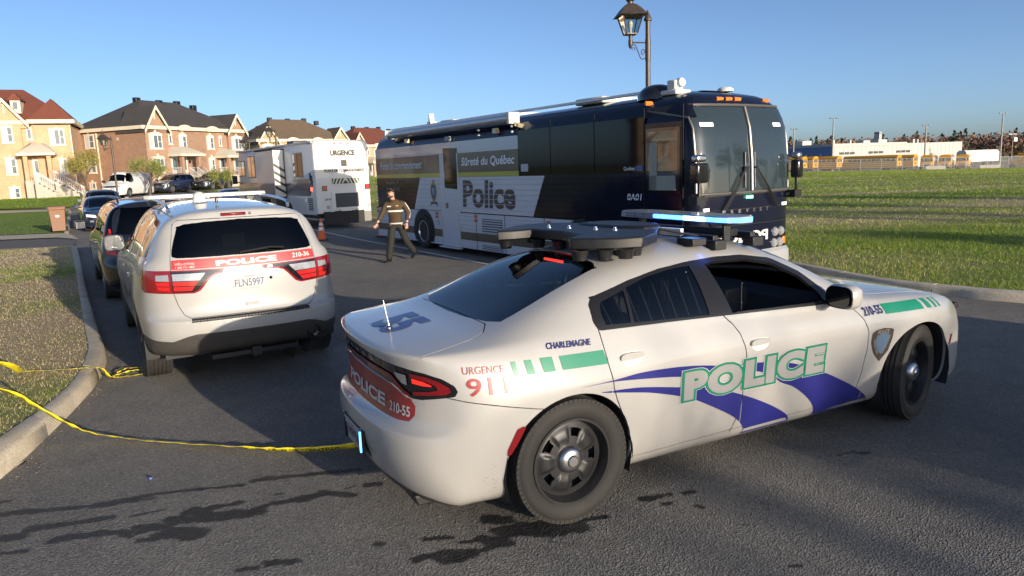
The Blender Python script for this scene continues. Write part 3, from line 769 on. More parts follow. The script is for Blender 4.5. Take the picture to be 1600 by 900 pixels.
def make_wheel(parent, loc, R, rim, w, side, steer=0., style='steel', tyre_n=72, rimmat=None, name="wheel"):
    """side -1: outer face to -y. wheel (the tyre) > rim, hub_cap"""
    o = WHEEL_CACHE.get((R, rim, w, style, rimmat))
    if o is None:
        T0 = tyre_mesh(R, rim, w, n=tyre_n).build(name, RUBBER, None, sharp=.5)
        b = MB(); h = w / 2; q = rim
        y0 = -h * .78
        b.lathe([(q + .006, y0 - .004), (q + .004, y0 - .012), (q - .010, y0 - .012), (q - .018, y0 + .012), (q - .026, y0 + .05), (q - .03, h * .6)], ax=(0, 1, 0), n=64, m=0)   # lip and barrel
        if style == 'steel':
            nr, nt = 16, 140; K = 5; P = []
            def depth(r, t):
                k = (t * K / (2 * math.pi)) % 1; s = abs(k - .5) * 2      # 1 = spoke middle, 0 = opening middle
                base = np.interp(r, [.0, .06, .085, .13, .17, .20, q - .02], [.034, .034, .036, .032, .040, .052, .056])
                sp = max(0, min(1, (s - .40) / .25)); sp = sp * sp * (3 - 2 * sp)
                mid = max(0, 1 - ((r - .145) / .05) ** 2)
                return y0 + base + .006 * mid * (1 - sp) - .006 * sp * mid
            rs = list(np.linspace(.05, q - .018, nr))
            for r in rs: P.append([(r * math.sin(2 * math.pi * j / nt), depth(r, 2 * math.pi * j / nt), r * math.cos(2 * math.pi * j / nt)) for j in range(nt)])
            vv = [p for row in P for p in row]; ff = []
            for i in range(nr - 1):
                for j in range(nt):
                    r = (rs[i] + rs[i + 1]) / 2; k = ((j + .5) / nt * K) % 1; s = abs(k - .5) * 2
                    if .130 < r < .186 and s < .27 + .08 * (r - .145) / .03: continue
                    ff.append((i * nt + j, i * nt + (j + 1) % nt, (i + 1) * nt + (j + 1) % nt, (i + 1) * nt + j))
            b.add(vv, ff, 0, True)
            b.lathe([(.0, y0 + .12), (.19, y0 + .12), (q - .03, y0 + .10)], ax=(0, 1, 0), n=32, m=1)          # dark brake behind
            b.lathe([(.13, y0 + .085), (.132, y0 + .105)], ax=(0, 1, 0), n=32, m=1)
        else:
            K = {'alloy5': 5, 'alloy7': 7, 'bus': 0}.get(style, 5)
            if K:
                for k in range(K):
                    t = 2 * math.pi * k / K; c, s = math.cos(t), math.sin(t)
                    def pt(r, a, y): return (r * s + a * c, y, r * c - a * s)
                    wd = .03 if K == 5 else .022
                    v = [pt(.04, -wd, y0 + .02), pt(.04, wd, y0 + .02), pt(q - .02, wd * .8, y0 + .012), pt(q - .02, -wd * .8, y0 + .012), pt(.04, -wd * 1.2, y0 + .06), pt(.04, wd * 1.2, y0 + .06), pt(q - .02, wd, y0 + .05), pt(q - .02, -wd, y0 + .05)]
                    b.add(v, [(0, 1, 2, 3), (0, 3, 7, 4), (1, 5, 6, 2), (0, 4, 5, 1)])
                b.lathe([(.0, y0 + .012), (.055, y0 + .015), (.065, y0 + .05)], ax=(0, 1, 0), n=24)
            else:
                b.lathe([(.0, y0 + .02), (.09 * q / .28, y0 + .02), (.10 * q / .28, y0 + .06), (.17 * q / .28, y0 + .075), (q * .80, y0 + .05), (q - .02, y0 + .02)], ax=(0, 1, 0), n=40)
                for k in range(10):
                    t = 2 * math.pi * k / 10
                    b.lathe([(.0, y0 + .035), (.016, y0 + .035), (.018, y0 + .075)], o=(q * .48 * math.sin(t), 0, q * .48 * math.cos(t)), ax=(0, 1, 0), n=8, m=0)
            b.lathe([(.0, y0 + .11), (q - .03, y0 + .10)], ax=(0, 1, 0), n=32, m=1)
        r_ = b.build("rim", [rimmat or STEEL_DK, INNER], T0, sharp=.7)
        kids = [r_]
        if style == 'steel':
            c = MB(); y1 = y0 + .028
            c.lathe([(.0, y1 - .044), (.028, y1 - .044), (.031, y1 - .040), (.035, y1 - .034), (.054, y1 - .031), (.066, y1 - .024), (.077, y1 - .006), (.081, y1 + .012)], ax=(0, 1, 0), n=32)
            for k in range(10):
                t = 2 * math.pi * k / 10
                c.lathe([(.004, y1 - .045), (.0, y1 - .045)], o=(.015 * math.sin(t), 0, .015 * math.cos(t)), ax=(0, 1, 0), n=6)
            kids.append(c.build("hub_cap", CHROME, T0))
        WHEEL_CACHE[(R, rim, w, style, rimmat)] = (T0, kids)
        t = T0
    else:
        t0, kids0 = o
        t = t0.copy(); COL.objects.link(t)
        for k in kids0:
            c = k.copy(); COL.objects.link(c); c.parent = t
    t.parent = parent; t.location = loc
    t.rotation_euler = (0, random.uniform(0, 6.28), (0 if side < 0 else math.pi) + steer)
    t.rotation_mode = 'XYZ'
    return t
WHEEL_CACHE = {}
def plate_obj(parent, o, ux, uz, w, h, code, top="Québec", name="licence_plate", bottom="Je me souviens"):
    o, ux, uz = Vector(o), Vector(ux).normalized(), Vector(uz).normalized(); n = ux.cross(uz)
    b = MB(); b.obox(o, ux * w / 2, uz * h / 2, n * .002)
    p = b.build(name, mat("plate_white", (.36, .36, .355), r=.4, var=.05), parent)
    blue = mat("plate_blue", (.02, .03, .16), r=.4)
    flat_text("lettering", code, o - ux * w * .45 - uz * h * .28 + n * .002, ux, uz, w * .90, h * .50, blue, p, bold=.012)
    if top: flat_text("lettering", top, o - ux * w * .14 + uz * h * .30 + n * .002, ux, uz, w * .30, h * .13, blue, p)
    if bottom: flat_text("lettering", bottom, o - ux * w * .28 - uz * h * .46 + n * .002, ux, uz, w * .56, h * .09, blue, p)
    return p
def car_rows(zr, xr, wrap_r, zf, xf, wrap_f, xs, zs, zside, base, flare, axles, T, taper_r=(-1.8, .05, .4), taper_f=(1.75, .06, .3), blend=(-1.8, .45, 1.7, .55), fw=.42):
    """control cage of a car: see body_shell. T: station -> five (y,z) or (x,y,z) from belt inward, then the centre height or (x,z)"""
    def wk(k, x):
        b = base[k] + flare[k] * (math.exp(-((x - axles[0]) / fw) ** 2) + .9 * math.exp(-((x - axles[1]) / fw) ** 2))
        if x < taper_r[0]: b -= taper_r[1] * ((taper_r[0] - x) / taper_r[2]) ** 2
        if x > taper_f[0]: b -= taper_f[1] * ((x - taper_f[0]) / taper_f[2]) ** 2
        return b
    ring = []; K = len(zr)
    for k in range(K):
        row = [(xr[k] + dx, y * (.97 if 0 < k < K - 1 else .93 if k == 0 else .955), zr[k]) for dx, y in wrap_r]
        for x in xs:
            z = zside[k] if k < K - 1 else float(zs(x))
            if k < K - 1:
                if x < blend[0]: t = min(1, (blend[0] - x) / blend[1]); z = z * (1 - t) + zr[k] * t
                if x > blend[2]: t = min(1, (x - blend[2]) / blend[3]); z = z * (1 - t) + zf[k] * t
            row.append((x, wk(k, x), z))
        row += [(xf[k] + dx, y * (1. if k > 0 else .9), zf[k]) for dx, y in wrap_f[::-1]]
        ring.append(row)
    lip = ring[-1][6::-1]; nose = ring[-1][-7:]
    top = [[lip[0]] + [ring[-1][7 + q] for q in range(len(xs))] + [nose[0]]]
    for j in range(6):
        row = [lip[j + 1]]
        for x in xs:
            e = T[x][j]
            if j == 5: row.append((x, 0., e) if not hasattr(e, '__len__') else (e[0], 0., e[1]))
            else: row.append((x, *e) if len(e) == 2 else tuple(e))
        row.append(nose[j + 1]); top.append(row)
    return ring, top
# ------------------------------------------------------------------ the white police sedan
PC = thing("police_sedan", "white police sedan with blue stripes and lit blue light bar parked across the road", "police car", (1.245, 5.30, 0), .476, "police patrol vehicles")

def sedan_rows():
    wrap_r = [(0, 0), (.004, .16), (.014, .32), (.034, .47), (.068, .60), (.125, .72), (.215, .825)]
    wrap_f = [(0, 0), (-.005, .16), (-.018, .32), (-.045, .47), (-.09, .60), (-.165, .715), (-.27, .80)]
    xs = [-2.12, -1.9, -1.65, -1.4, -1.15, -.85, -.55, -.25, .05, .3, .55, .8, 1.0, 1.25, 1.526, 1.8, 2.05]
    zr = [.19, .235, .40, .53, .615, .65, .86, 1.045]; xr = [-2.36, -2.43, -2.50, -2.52, -2.505, -2.43, -2.425, -2.475]
    zf = [.16, .20, .32, .46, .56, .62, .69, .78]; xf = [2.40, 2.46, 2.50, 2.50, 2.49, 2.48, 2.46, 2.42]
    zs = lambda x: np.interp(x, [-2.4, -2., -1.5, -1., -.4, .4, .9, 1.3, 1.7, 2.0, 2.2, 2.45], [1.045, 1.05, 1.045, 1.03, 1.005, .972, .96, .948, .925, .882, .83, .76])
    zside = [.175, .235, .38, .54, .70, .79, .90, None]
    T = {-2.12: ((.76, 1.062), (.64, 1.074), (.50, 1.084), (.34, 1.089), (.17, 1.092), 1.094), -1.9: ((.79, 1.072), (.69, 1.086), (.56, 1.092), (.40, 1.095), (.2, 1.096), 1.096),
         -1.65: ((.815, 1.10), (.72, 1.15), (.62, 1.175), (.44, 1.19), (.22, 1.195), 1.197), -1.4: ((.83, 1.115), (.745, 1.205), (.64, 1.265), (.45, 1.292), (.23, 1.302), 1.306),
         -1.15: ((.84, 1.105), (.735, 1.245), (.625, 1.342), (.45, 1.382), (.23, 1.397), 1.402), -.85: ((.845, 1.085), (.735, 1.25), (.605, 1.375), (.44, 1.428), (.23, 1.448), 1.453),
         -.55: ((.85, 1.065), (.74, 1.24), (.60, 1.385), (.44, 1.445), (.23, 1.465), 1.471), -.25: ((.855, 1.05), (.745, 1.23), (.60, 1.385), (.44, 1.448), (.23, 1.470), 1.476),
         .05: ((.86, 1.035), (.755, 1.215), (.61, 1.37), (.45, 1.435), (.23, 1.456), 1.462), .3: ((.86, 1.022), (.77, 1.185), (.635, 1.325), (.46, 1.395), (.24, 1.42), 1.428),
         .55: ((.865, 1.01), (.79, 1.125), (.68, 1.225), (.48, 1.30), (.24, 1.335), 1.345), .8: ((.865, .995), (.82, 1.045), (.74, 1.10), (.50, 1.18), (.25, 1.22), 1.232),
         1.0: ((.85, .978), (.80, .995), (.73, 1.01), (.52, 1.06), (.27, 1.10), 1.112), 1.25: ((.83, .972), (.74, .99), (.62, 1.0), (.45, 1.012), (.24, 1.018), 1.022),
         1.526: ((.83, .962), (.70, .978), (.57, .986), (.42, .99), (.22, .995), .998), 1.8: ((.81, .932), (.68, .944), (.55, .95), (.4, .954), (.2, .957), .958), 2.05: ((.77, .885), (.65, .896), (.52, .902), (.37, .906), (.18, .909), .91)}
    return car_rows(zr, xr, wrap_r, zf, xf, wrap_f, xs, zs, zside, [.76, .868, .893, .903, .915, .930, .912, .866], [.0, .0, .005, .02, .03, .028, .02, .005], (-1.526, 1.526), T)
_ring, _top = sedan_rows()
def _cr(a, b):
    # sharp trunk lip and bumper shelf
    def onlip(p): return p.x < -2.2 and abs(p.z - 1.045) < .004
    def shelf(p): return p.x < -2.2 and abs(p.z - .615) < .004
    if onlip(a) and onlip(b): return .75
    if a.x > -2.2 and b.x > -2.2 and abs(abs(a.y) - .93) < .035 and .76 < a.z < .86 and .76 < b.z < .86 and abs(a.x - b.x) > .1: return .35
    if -1.2 < a.x < 1. and -1.2 < b.x < 1. and abs(abs(a.y) - .868) < .012 and a.z > .93 and b.z > .93 and abs(a.x - b.x) > .1: return .45
    if shelf(a) and shelf(b): return .6
    return 0
_bm = body_shell(_ring, _top, 3, _cr)
BVH = BVHTree.FromBMesh(_bm)
SH = Shell(_bm)

XZ = lambda A: A[:, [0, 2]]
def side_pred(f): return abs(f.normal.y) > .25
DLO = [(-1.30, 1.070), (-1.318, 1.12), (-1.300, 1.205), (-1.262, 1.240), (-.965, 1.303), (-.699, 1.344), (-.45, 1.364), (-.20, 1.372), (.03, 1.366), (.284, 1.325), (.47, 1.225), (.60, 1.09), (.635, 1.012), (.47, 1.004), (.0, 1.024), (-.36, 1.038), (-.8, 1.055)]
G1 = [(-1.238, 1.095), (-1.246, 1.15), (-1.222, 1.210), (-1.03, 1.258), (-1.068, 1.085)]
G2 = [(-1.045, 1.083), (-1.008, 1.268), (-.816, 1.312), (-.60, 1.338), (-.455, 1.343), (-.47, 1.056)]
GF = [(-.285, 1.050), (-.325, 1.335), (-.27, 1.346), (.04, 1.338), (.26, 1.293), (.43, 1.20), (.535, 1.075), (.545, 1.030), (.47, 1.026)]
GAPF = [(.64, 1.02), (.72, .995), (.815, .935), (.885, .86), (.928, .763), (.937, .646), (.905, .46), (.835, .275)]
GAPB = [(-.365, 1.036), (-.31, .985), (-.268, .92), (-.245, .845), (-.226, .717), (-.232, .592), (-.25, .426), (-.312, .285)]
GAPR = [(-1.30, 1.075), (-1.295, 1.0), (-1.285, .89), (-1.262, .755), (-1.235, .68), (-1.16, .52), (-1.10, .36), (-1.085, .279)]
SILL = [(-1.10, .279), (-.312, .288), (.835, .275), (1.15, .262)]
BCUT = [(-2.29, .845), (-2.016, .785), (-1.80, .735), (-1.70, .71)]
# wheel openings
for cx in (-1.526, 1.526):
    g = arch_circle(cx, .352, .412)
    SH.cut(g, lambda f: f.calc_center_median().z < .9)
    c, n = SH.centers(); SH.take((g(c) < 0) & (np.abs(c[:, 1]) > .3) & (c[:, 2] < .9))
# side windows
for P in (DLO, G1, G2, GF): SH.cut(lambda A, P=P: poly_sdf(XZ(A), P), side_pred)
# seams
W_ = .0034
FD = GAPB + [(-.312, .2), (.835, .2)] + GAPF[::-1] + [(.4, 1.1), (-.3, 1.1)]
RD = GAPR + [(-1.085, .2), (-.312, .2)] + GAPB[::-1] + [(-.5, 1.15), (-1.25, 1.15)]
zsill = lambda x: np.interp(x, [-1.10, -.312, .835, 1.15], [.279, .288, .275, .262])
zbump = lambda x: np.interp(x, [-2.6, -2.29, -2.016, -1.70], [.845, .845, .785, .71])
ondoor = lambda f: side_pred(f) and .26 < f.calc_center_median().z < 1.08
for k in (-W_, W_):
    SH.cut(lambda A: poly_sdf(XZ(A), FD) - k, lambda f: ondoor(f) and abs(f.calc_center_median().x) < 1.15)
    SH.cut(lambda A: poly_sdf(XZ(A), RD) - k, lambda f: ondoor(f) and -1.5 < f.calc_center_median().x < -.6)
    SH.cut(lambda A: A[:, 2] - zsill(A[:, 0]) - k, lambda f: side_pred(f) and abs(f.calc_center_median().x) < 1.13 and f.calc_center_median().z < .4)
    SH.cut(lambda A: A[:, 2] - zbump(A[:, 0]) - k * .8, lambda f: side_pred(f) and -2.33 < f.calc_center_median().x < -1.66)
zlip = lambda A: np.interp(np.abs(A[:, 1]), [0, .45, .70, .80, 1.], [.315, .30, .25, .19, .10])
SH.cut(lambda A: A[:, 2] - zlip(A), lambda f: f.calc_center_median().x < -1.95 and f.calc_center_median().z < .5)
TRUNK = [(-2.70, -.742), (-2.43, -.728), (-2.2, -.698), (-2.0, -.655), (-1.90, -.60), (-1.84, -.50), (-1.84, .50), (-1.90, .60), (-2.0, .655), (-2.2, .698), (-2.43, .728), (-2.70, .742)]
HOOD = [(2.47, -.55), (2.2, -.70), (1.7, -.765), (1.2, -.76), (1.02, -.72), (1.0, -.5), (1.06, 0), (1.0, .5), (1.02, .72), (1.2, .76), (1.7, .765), (2.2, .70), (2.47, .55)]
BACKL = [(-1.865, 0), (-1.855, -.25), (-1.82, -.47), (-1.775, -.565), (-1.55, -.555), (-1.25, -.535), (-1.085, -.505), (-1.045, -.43), (-1.02, -.2), (-1.015, 0), (-1.02, .2), (-1.045, .43), (-1.085, .505), (-1.25, .535), (-1.55, .555), (-1.775, .565), (-1.82, .47), (-1.855, .25)]
WIND = [(1.03, 0), (1.0, -.4), (.93, -.64), (.86, -.66), (.55, -.60), (.33, -.55), (.27, -.45), (.245, -.2), (.24, 0), (.245, .2), (.27, .45), (.33, .55), (.55, .60), (.86, .66), (.93, .64), (1.0, .4)]
XY = lambda A: A[:, [0, 1]]
up = lambda f: f.normal.z > .3
for k in (-.004, .004):
    SH.cut(lambda A: poly_sdf(XY(A), TRUNK) - k, lambda f: f.normal.z > .2 and f.calc_center_median().x < -1.7 and f.calc_center_median().z > .98)
    SH.cut(lambda A: poly_sdf(XY(A), HOOD) - k, lambda f: up(f) and f.calc_center_median().x > .9)
SH.cut(lambda A: poly_sdf(XY(A), BACKL), lambda f: up(f) and -1.95 < f.calc_center_median().x < -.9)
SH.cut(lambda A: poly_sdf(XY(A), WIND), lambda f: up(f) and .1 < f.calc_center_median().x < 1.15)
# tail lamps: (angle round the corner, height)
PHI = lambda A: np.stack([np.degrees(np.arctan2(A[:, 1], -(A[:, 0] + 1.5))) / 40., A[:, 2]], 1)
LAMP_H = [(0, .995), (20, .985), (34, .972), (42, .955), (47, .93), (50.5, .895), (51.5, .86), (50.5, .836), (46, .822), (40, .803), (36, .800), (33.5, .808), (30, .832), (26, .852), (20, .862), (0, .868)]
LAMP = [(a / 40., z) for a, z in LAMP_H] + [(-a / 40., z) for a, z in LAMP_H[-2:0:-1]]
rear = lambda f: f.normal.x < -.1 and f.calc_center_median().x < -1.9
SH.cut(lambda A: poly_sdf(PHI(A), LAMP), rear)
c, n = SH.centers()
sd = lambda P: poly_sdf(XZ(c), P)
isside = np.abs(n[:, 1]) > .25
sideR = n[:, 1] < 0
gl1, gl2, glf, dlo = sd(G1) < 0, sd(G2) < 0, sd(GF) < 0, sd(DLO) < 0
gap = np.zeros(len(c), bool)
dz = isside & (c[:, 2] > .26) & (c[:, 2] < 1.08) & ~dlo
gap |= (np.abs(sd(FD)) < W_) & dz & (np.abs(c[:, 0]) < 1.15)
gap |= (np.abs(sd(RD)) < W_) & dz & (c[:, 0] < -.6) & (c[:, 0] > -1.5)
gap |= (np.abs(c[:, 2] - zsill(c[:, 0])) < W_) & isside & (np.abs(c[:, 0]) < 1.13)
gap |= (np.abs(c[:, 2] - zbump(c[:, 0])) < W_ * .8) & isside & (c[:, 0] > -2.33) & (c[:, 0] < -1.66)
gap |= (np.abs(poly_sdf(XY(c), TRUNK)) < .004) & (n[:, 2] > .2) & (c[:, 0] < -1.7) & (c[:, 2] > 1.0)
gap |= (np.abs(poly_sdf(XY(c), HOOD)) < .004) & (n[:, 2] > .3) & (c[:, 0] > .9)
back = (poly_sdf(XY(c), BACKL) < 0) & (n[:, 2] > .3) & (c[:, 2] > 1.0)
wind = (poly_sdf(XY(c), WIND) < 0) & (n[:, 2] > .3) & (c[:, 2] > .9)
lamp = (poly_sdf(PHI(c), LAMP) < 0) & (n[:, 0] < -.1) & (c[:, 0] < -1.9)
fd = (sd(FD) < 0) & isside & (c[:, 2] < 1.06); rd = (sd(RD) < 0) & isside & (c[:, 2] < 1.08)
sill = (c[:, 2] < zsill(c[:, 0])) & (c[:, 0] > -1.12) & (c[:, 0] < 1.12) & (np.abs(c[:, 1]) > .5)
trunk = (poly_sdf(XY(c), TRUNK) < 0) & (c[:, 0] < -1.75) & (n[:, 2] > .2) & (c[:, 2] > 1.0) | ((c[:, 0] < -2.3) & (c[:, 2] > .655) & (np.abs(c[:, 1]) < .70))
hood = (poly_sdf(XY(c), HOOD) < 0) & (n[:, 2] > .3) & (c[:, 0] > .98)
zb = zbump(c[:, 0])
bump = (c[:, 0] < -1.62) & (c[:, 2] < zb) & ~trunk
lip_ = (c[:, 0] < -1.95) & (c[:, 2] < zlip(c))
fbump = (c[:, 0] > 2.0) & (c[:, 2] < .66)
cls = np.full(len(c), 'body', dtype=object)
for key, msk in (('fbump', fbump), ('bump', bump), ('lip', lip_), ('sill', sill), ('hood', hood), ('trunk', trunk), ('fdR', fd & sideR), ('fdL', fd & ~sideR), ('rdR', rd & sideR), ('rdL', rd & ~sideR),
                 ('dloR', dlo & isside & sideR), ('dloL', dlo & isside & ~sideR), ('back', back), ('wind', wind), ('lamp', lamp),
                 ('g1R', gl1 & isside & sideR), ('g1L', gl1 & isside & ~sideR), ('g2R', gl2 & isside & sideR), ('g2L', gl2 & isside & ~sideR), ('gfR', glf & isside & sideR), ('gfL', glf & isside & ~sideR), ('gap', gap)):
    cls[msk] = key
PIECE = {k: SH.take(cls == k, False) for k in set(cls)}
GL_DK = glass("tinted_glass", (.22, .25, .26), 1.75)
GL_CL = glass("clear_glass", (.55, .58, .58), 1.5)
TRIMB = mat("black_trim", (.012, .012, .013), r=.3)
DARKG = mat("panel_gap", (.006, .006, .006), r=.8)
body = sheet_object("body", PIECE['body'], WHITE, PC)
sheet_object("rear_bumper", PIECE['bump'], WHITE, PC); sheet_object("lower_valance", PIECE['lip'], mat("valance_black", (.025, .025, .026), r=.5, var=.3, vs=15, dirt=.4), PC); sheet_object("front_bumper", PIECE['fbump'], WHITE, PC)
sheet_object("sill", PIECE['sill'], WHITE, PC); sheet_object("hood", PIECE['hood'], WHITE, PC); trunk_o = sheet_object("trunk_lid", PIECE['trunk'], WHITE, PC)
sheet_object("seam", PIECE['gap'], DARKG, PC, thick=0, offset=-.006)
DOOR = {}
for k in ('fdR', 'fdL', 'rdR', 'rdL'):
    DOOR[k] = sheet_object("front_door" if k[0] == 'f' else "rear_door", PIECE[k], WHITE, PC)
for s in 'RL':
    sheet_object("window_trim", PIECE['dlo' + s], TRIMB, PC, thick=.02, offset=-.001)
    sheet_object("window", PIECE['g1' + s], GL_DK, PC, thick=0, offset=-.006)
    sheet_object("window", PIECE['g2' + s], GL_DK, PC, thick=0, offset=-.006)
    if s == 'L': sheet_object("window", PIECE['gf' + s], GL_CL, PC, thick=0, offset=-.006)
sheet_object("rear_window", PIECE['back'], GL_DK, PC, thick=0, offset=-.003)
sheet_object("windshield", PIECE['wind'], GL_CL, PC, thick=0, offset=-.003)
tail = sheet_object("tail_light", PIECE['lamp'], BLACKG, PC, thick=.01, offset=-.004)

def wrapdec(name, poly, m, parent, lift=.003, cell=.04, faces=None, to=None):
    """flat shape given in (angle round the rear corner, height)"""
    P, F = project_mesh(poly, faces or [list(range(len(poly)))], to or (lambda p: (p[0] / 40., p[1])), cell)
    V = []
    for a, z in P:
        t = math.radians(a * 40.); d = Vector((-math.cos(t), math.sin(t), 0)); o = Vector((-1.5, 0, z)) + d * 3
        h, nn, i, tt = BVH.ray_cast(o, -d)
        if h is None: h = o - d * 2; nn = d
        V.append(h + nn * lift)
    b = MB(); b.add(V, F, 0, True)
    ob = b.build(name, m, parent, recalc=False)
    bm = bmesh.new(); bm.from_mesh(ob.data)
    for f in bm.faces:
        cc = f.calc_center_median()
        if f.normal.dot(Vector((cc.x + 1.5, cc.y, 0))) < 0: f.normal_flip()
    bm.to_mesh(ob.data); bm.free()
    return ob
for s in (1, -1):
    Q = lambda L: [(a * s, z) for a, z in L]
    wrapdec("red_lens", Q([(36.5, .945), (42, .938), (46, .915), (49, .885), (49.5, .862), (48, .846), (44, .838), (37, .822), (37, .842), (43, .856), (45.5, .868), (45, .89), (42, .912), (36.5, .924)]), REDLENS, tail)
    wrapdec("brake_light", Q([(37, .918), (41.0, .908), (43.5, .893), (43.8, .885), (41, .884), (37, .890)]), REDLIT, tail)
    wrapdec("reverse_light", Q([(29.5, .935), (34.8, .93), (34.8, .872), (32.5, .878), (30.5, .90)]), CLEARL, tail)
    wrapdec("red_lens", Q([(0.4, .925), (20, .920), (27, .912), (29.5, .885), (33, .84), (35.5, .825), (35.5, .812), (33.5, .816), (30, .842), (26, .872), (20, .886), (0.4, .890)]), REDLENS, tail)
RP = [(-35.6, .80), (-33.5, .80), (-30, .825), (-26, .846), (-20, .855), (0, .861), (20, .855), (26, .846), (30, .825), (33.5, .80), (35.6, .80), (37.5, .76), (37.2, .71), (35, .672), (30, .664), (0, .664), (-30, .664), (-35, .672), (-37.2, .71), (-37.5, .76)]
rp = wrapdec("red_panel", RP, REDV, trunk_o, .002)
def wraptext(s, a0, a1, z0, z1, m, parent, bold=.02, lift=.006, shear=0.):
    uv, f, _ = norm_text(s, bold=bold, shear=shear)
    return wrapdec("lettering", uv, m, parent, lift, .03, f, lambda p: ((a0 + (a1 - a0) * p[0]) / 40., z0 + (z1 - z0) * p[1]))
wraptext("POLICE", 20, -22, .700, .775, WHITEV, trunk_o, .035)
wraptext("210-55", -25, -35.5, .695, .752, WHITEV, trunk_o, .02)
for ch, a in zip("DODGE", (15, 7.5, 0, -7.5, -15)): wraptext(ch, a + 1.3, a - 1.3, .950, .974, CHROME, tail, .03, .004)

# ---------------- livery (positions on the side, metres from the wheelbase middle)
FR, RR = DOOR['fdR'], DOOR['rdR']
def fstripe(up_, lo_): return [tuple(p) for p in spline(up_, 5)] + [tuple(p) for p in spline(lo_, 5)][::-1]
pd = lambda nm, P, m, par, lift=.003: poly_decal(nm, P, BVH, m, par, 'right', lift)
def clip_x(poly, x0, x1):
    def half(P, x, keep):
        out = []
        for a, b in zip(P, P[1:] + P[:1]):
            ka, kb = keep(a[0]), keep(b[0])
            if ka: out.append(a)
            if ka != kb:
                t = (x - a[0]) / (b[0] - a[0]); out.append((x, a[1] + t * (b[1] - a[1])))
        return out
    P = half(poly, x0, lambda v: v >= x0)
    return half(P, x1, lambda v: v <= x1) if P else P
def livery(nm, P, m, lift=.003):
    for x0, x1, par in ((-3, -1.276, body), (-1.268, -.247, RR), (-.239, .93, FR), (.938, 3, body)):
        q = clip_x(list(P), x0, x1)
        if len(q) > 2: pd(nm, q, m, par, lift)
s1u = [(-1.479, .797), (-1.251, .800), (-1.049, .808), (-.788, .795), (-.589, .772), (-.434, .743)]; s1l = [(-1.479, .796), (-1.251, .790), (-.885, .748), (-.749, .727), (-.52, .695)]
livery("blue_stripe", fstripe(s1u, s1l), BLUEV)
# long sweeping bands that widen towards the sill
b1u = [(-1.348, .744), (-1.072, .720), (-.773, .664), (-.588, .632), (-.378, .568), (-.157, .481), (.047, .382), (.199, .286), (.240, .222)]
b1l = [(-1.348, .741), (-1.141, .702), (-.98, .668), (-.773, .608), (-.638, .558), (-.456, .466), (-.30, .375), (-.205, .287), (-.192, .225)]
livery("blue_stripe", fstripe(b1u, b1l), BLUEV)
b2u = [(-.30, .73), (-.05, .705), (.2, .655), (.496, .545), (.695, .453), (.868, .362), (1.013, .264), (1.068, .198)]
b2l = [(-.30, .70), (-.05, .63), (.10, .54), (.221, .487), (.346, .401), (.432, .318), (.473, .25), (.478, .222)]
livery("blue_stripe", fstripe(b2u, b2l), BLUEV)
def side_text(s, quad, m, parent, bold=.02, lift=.005, shear=0., nm="lettering", space=1., ref=None):
    uv, f, ref = norm_text(s, bold=bold, shear=shear, space=space, ref=ref)
    wrap_decal(nm, uv, f, BVH, m, parent, 'right', lift, bilerp(quad)); return ref
# the big word: silver letters, green edge, white and navy outline
big = [(-.738, .562), (.498, .545), (.498, .748), (-.744, .757)]
_, _, bref = norm_text("POLICE", bold=.085, space=1.16)
for bold, m, lf in ((.140, WHITEV, .0045), (.128, NAVYV, .0056), (.120, GREENV, .0067), (.066, SILVERV, .0078)):
    uv, f, _ = norm_text("POLICE", bold=bold, space=1.16, ref=bref)
    for x0, x1, par in ((-3, -.244, RR), (-.244, 3, FR)):
        to = bilerp(big)
        sel = [q for q in f if (x0 < np.mean([to(uv[i])[0] for i in q]) <= x1)]
        wrap_decal("lettering", uv, sel, BVH, m, par, 'right', lf, to)
side_text("CHARLEMAGNE", [(-1.655, 1.020), (-1.372, 1.006), (-1.372, 1.040), (-1.655, 1.052)], NAVYV, body, .03, shear=.2)
side_text("URGENCE", [(-2.140, .953), (-1.926, .942), (-1.925, .978), (-2.138, .990)], REDV, body, .0)
side_text("911", [(-2.128, .838), (-1.916, .834), (-1.918, .926), (-2.126, .930)], REDV, body, .01)
for q in ([(-1.881, .988), (-1.855, .988), (-1.846, .913), (-1.873, .913)], [(-1.805, .987), (-1.763, .985), (-1.750, .911), (-1.796, .912)], [(-1.712, .986), (-1.637, .983), (-1.629, .907), (-1.699, .910)], [(-1.593, .979), (-1.305, .971), (-1.287, .894), (-1.583, .906)],
          [(1.114, .872), (1.537, .862), (1.505, .929), (1.092, .941)], [(1.575, .862), (1.636, .859), (1.598, .925), (1.543, .928)], [(1.675, .854), (1.706, .853), (1.676, .919), (1.642, .921)], [(1.738, .852), (1.765, .851), (1.730, .916), (1.712, .918)]):
    pd("green_stripe", q, GREENV, body)
side_text("210-55", [(.893, .882), (1.094, .880), (1.076, .938), (.878, .941)], NAVYV, body, .03, shear=.15)
bdg = [(.968, .752), (1.0, .771), (1.079, .779), (1.158, .768), (1.186, .755), (1.186, .69), (1.157, .60), (1.077, .53), (1.005, .60), (.970, .68)]
pd("badge", bdg, mat("badge_brown", (.06, .045, .035), r=.4), body, .004)
ctr = np.mean(bdg, 0); pd("badge", [tuple(ctr + (np.array(p) - ctr) * .62 + np.array([0, -.008])) for p in bdg], mat("badge_blue", (.10, .16, .24), r=.4), body, .0055)
side_text("POLICE", [(1.02, .738), (1.135, .736), (1.135, .765), (1.02, .767)], SILVERV, body, .02, .0055)
side_text("VILLE DE", [(.982, .70), (1.035, .585), (1.052, .597), (.999, .712)], SILVERV, body, .01, .0055)
side_text("REPENTIGNY", [(1.10, .585), (1.165, .715), (1.148, .722), (1.083, .595)], SILVERV, body, .01, .0055)
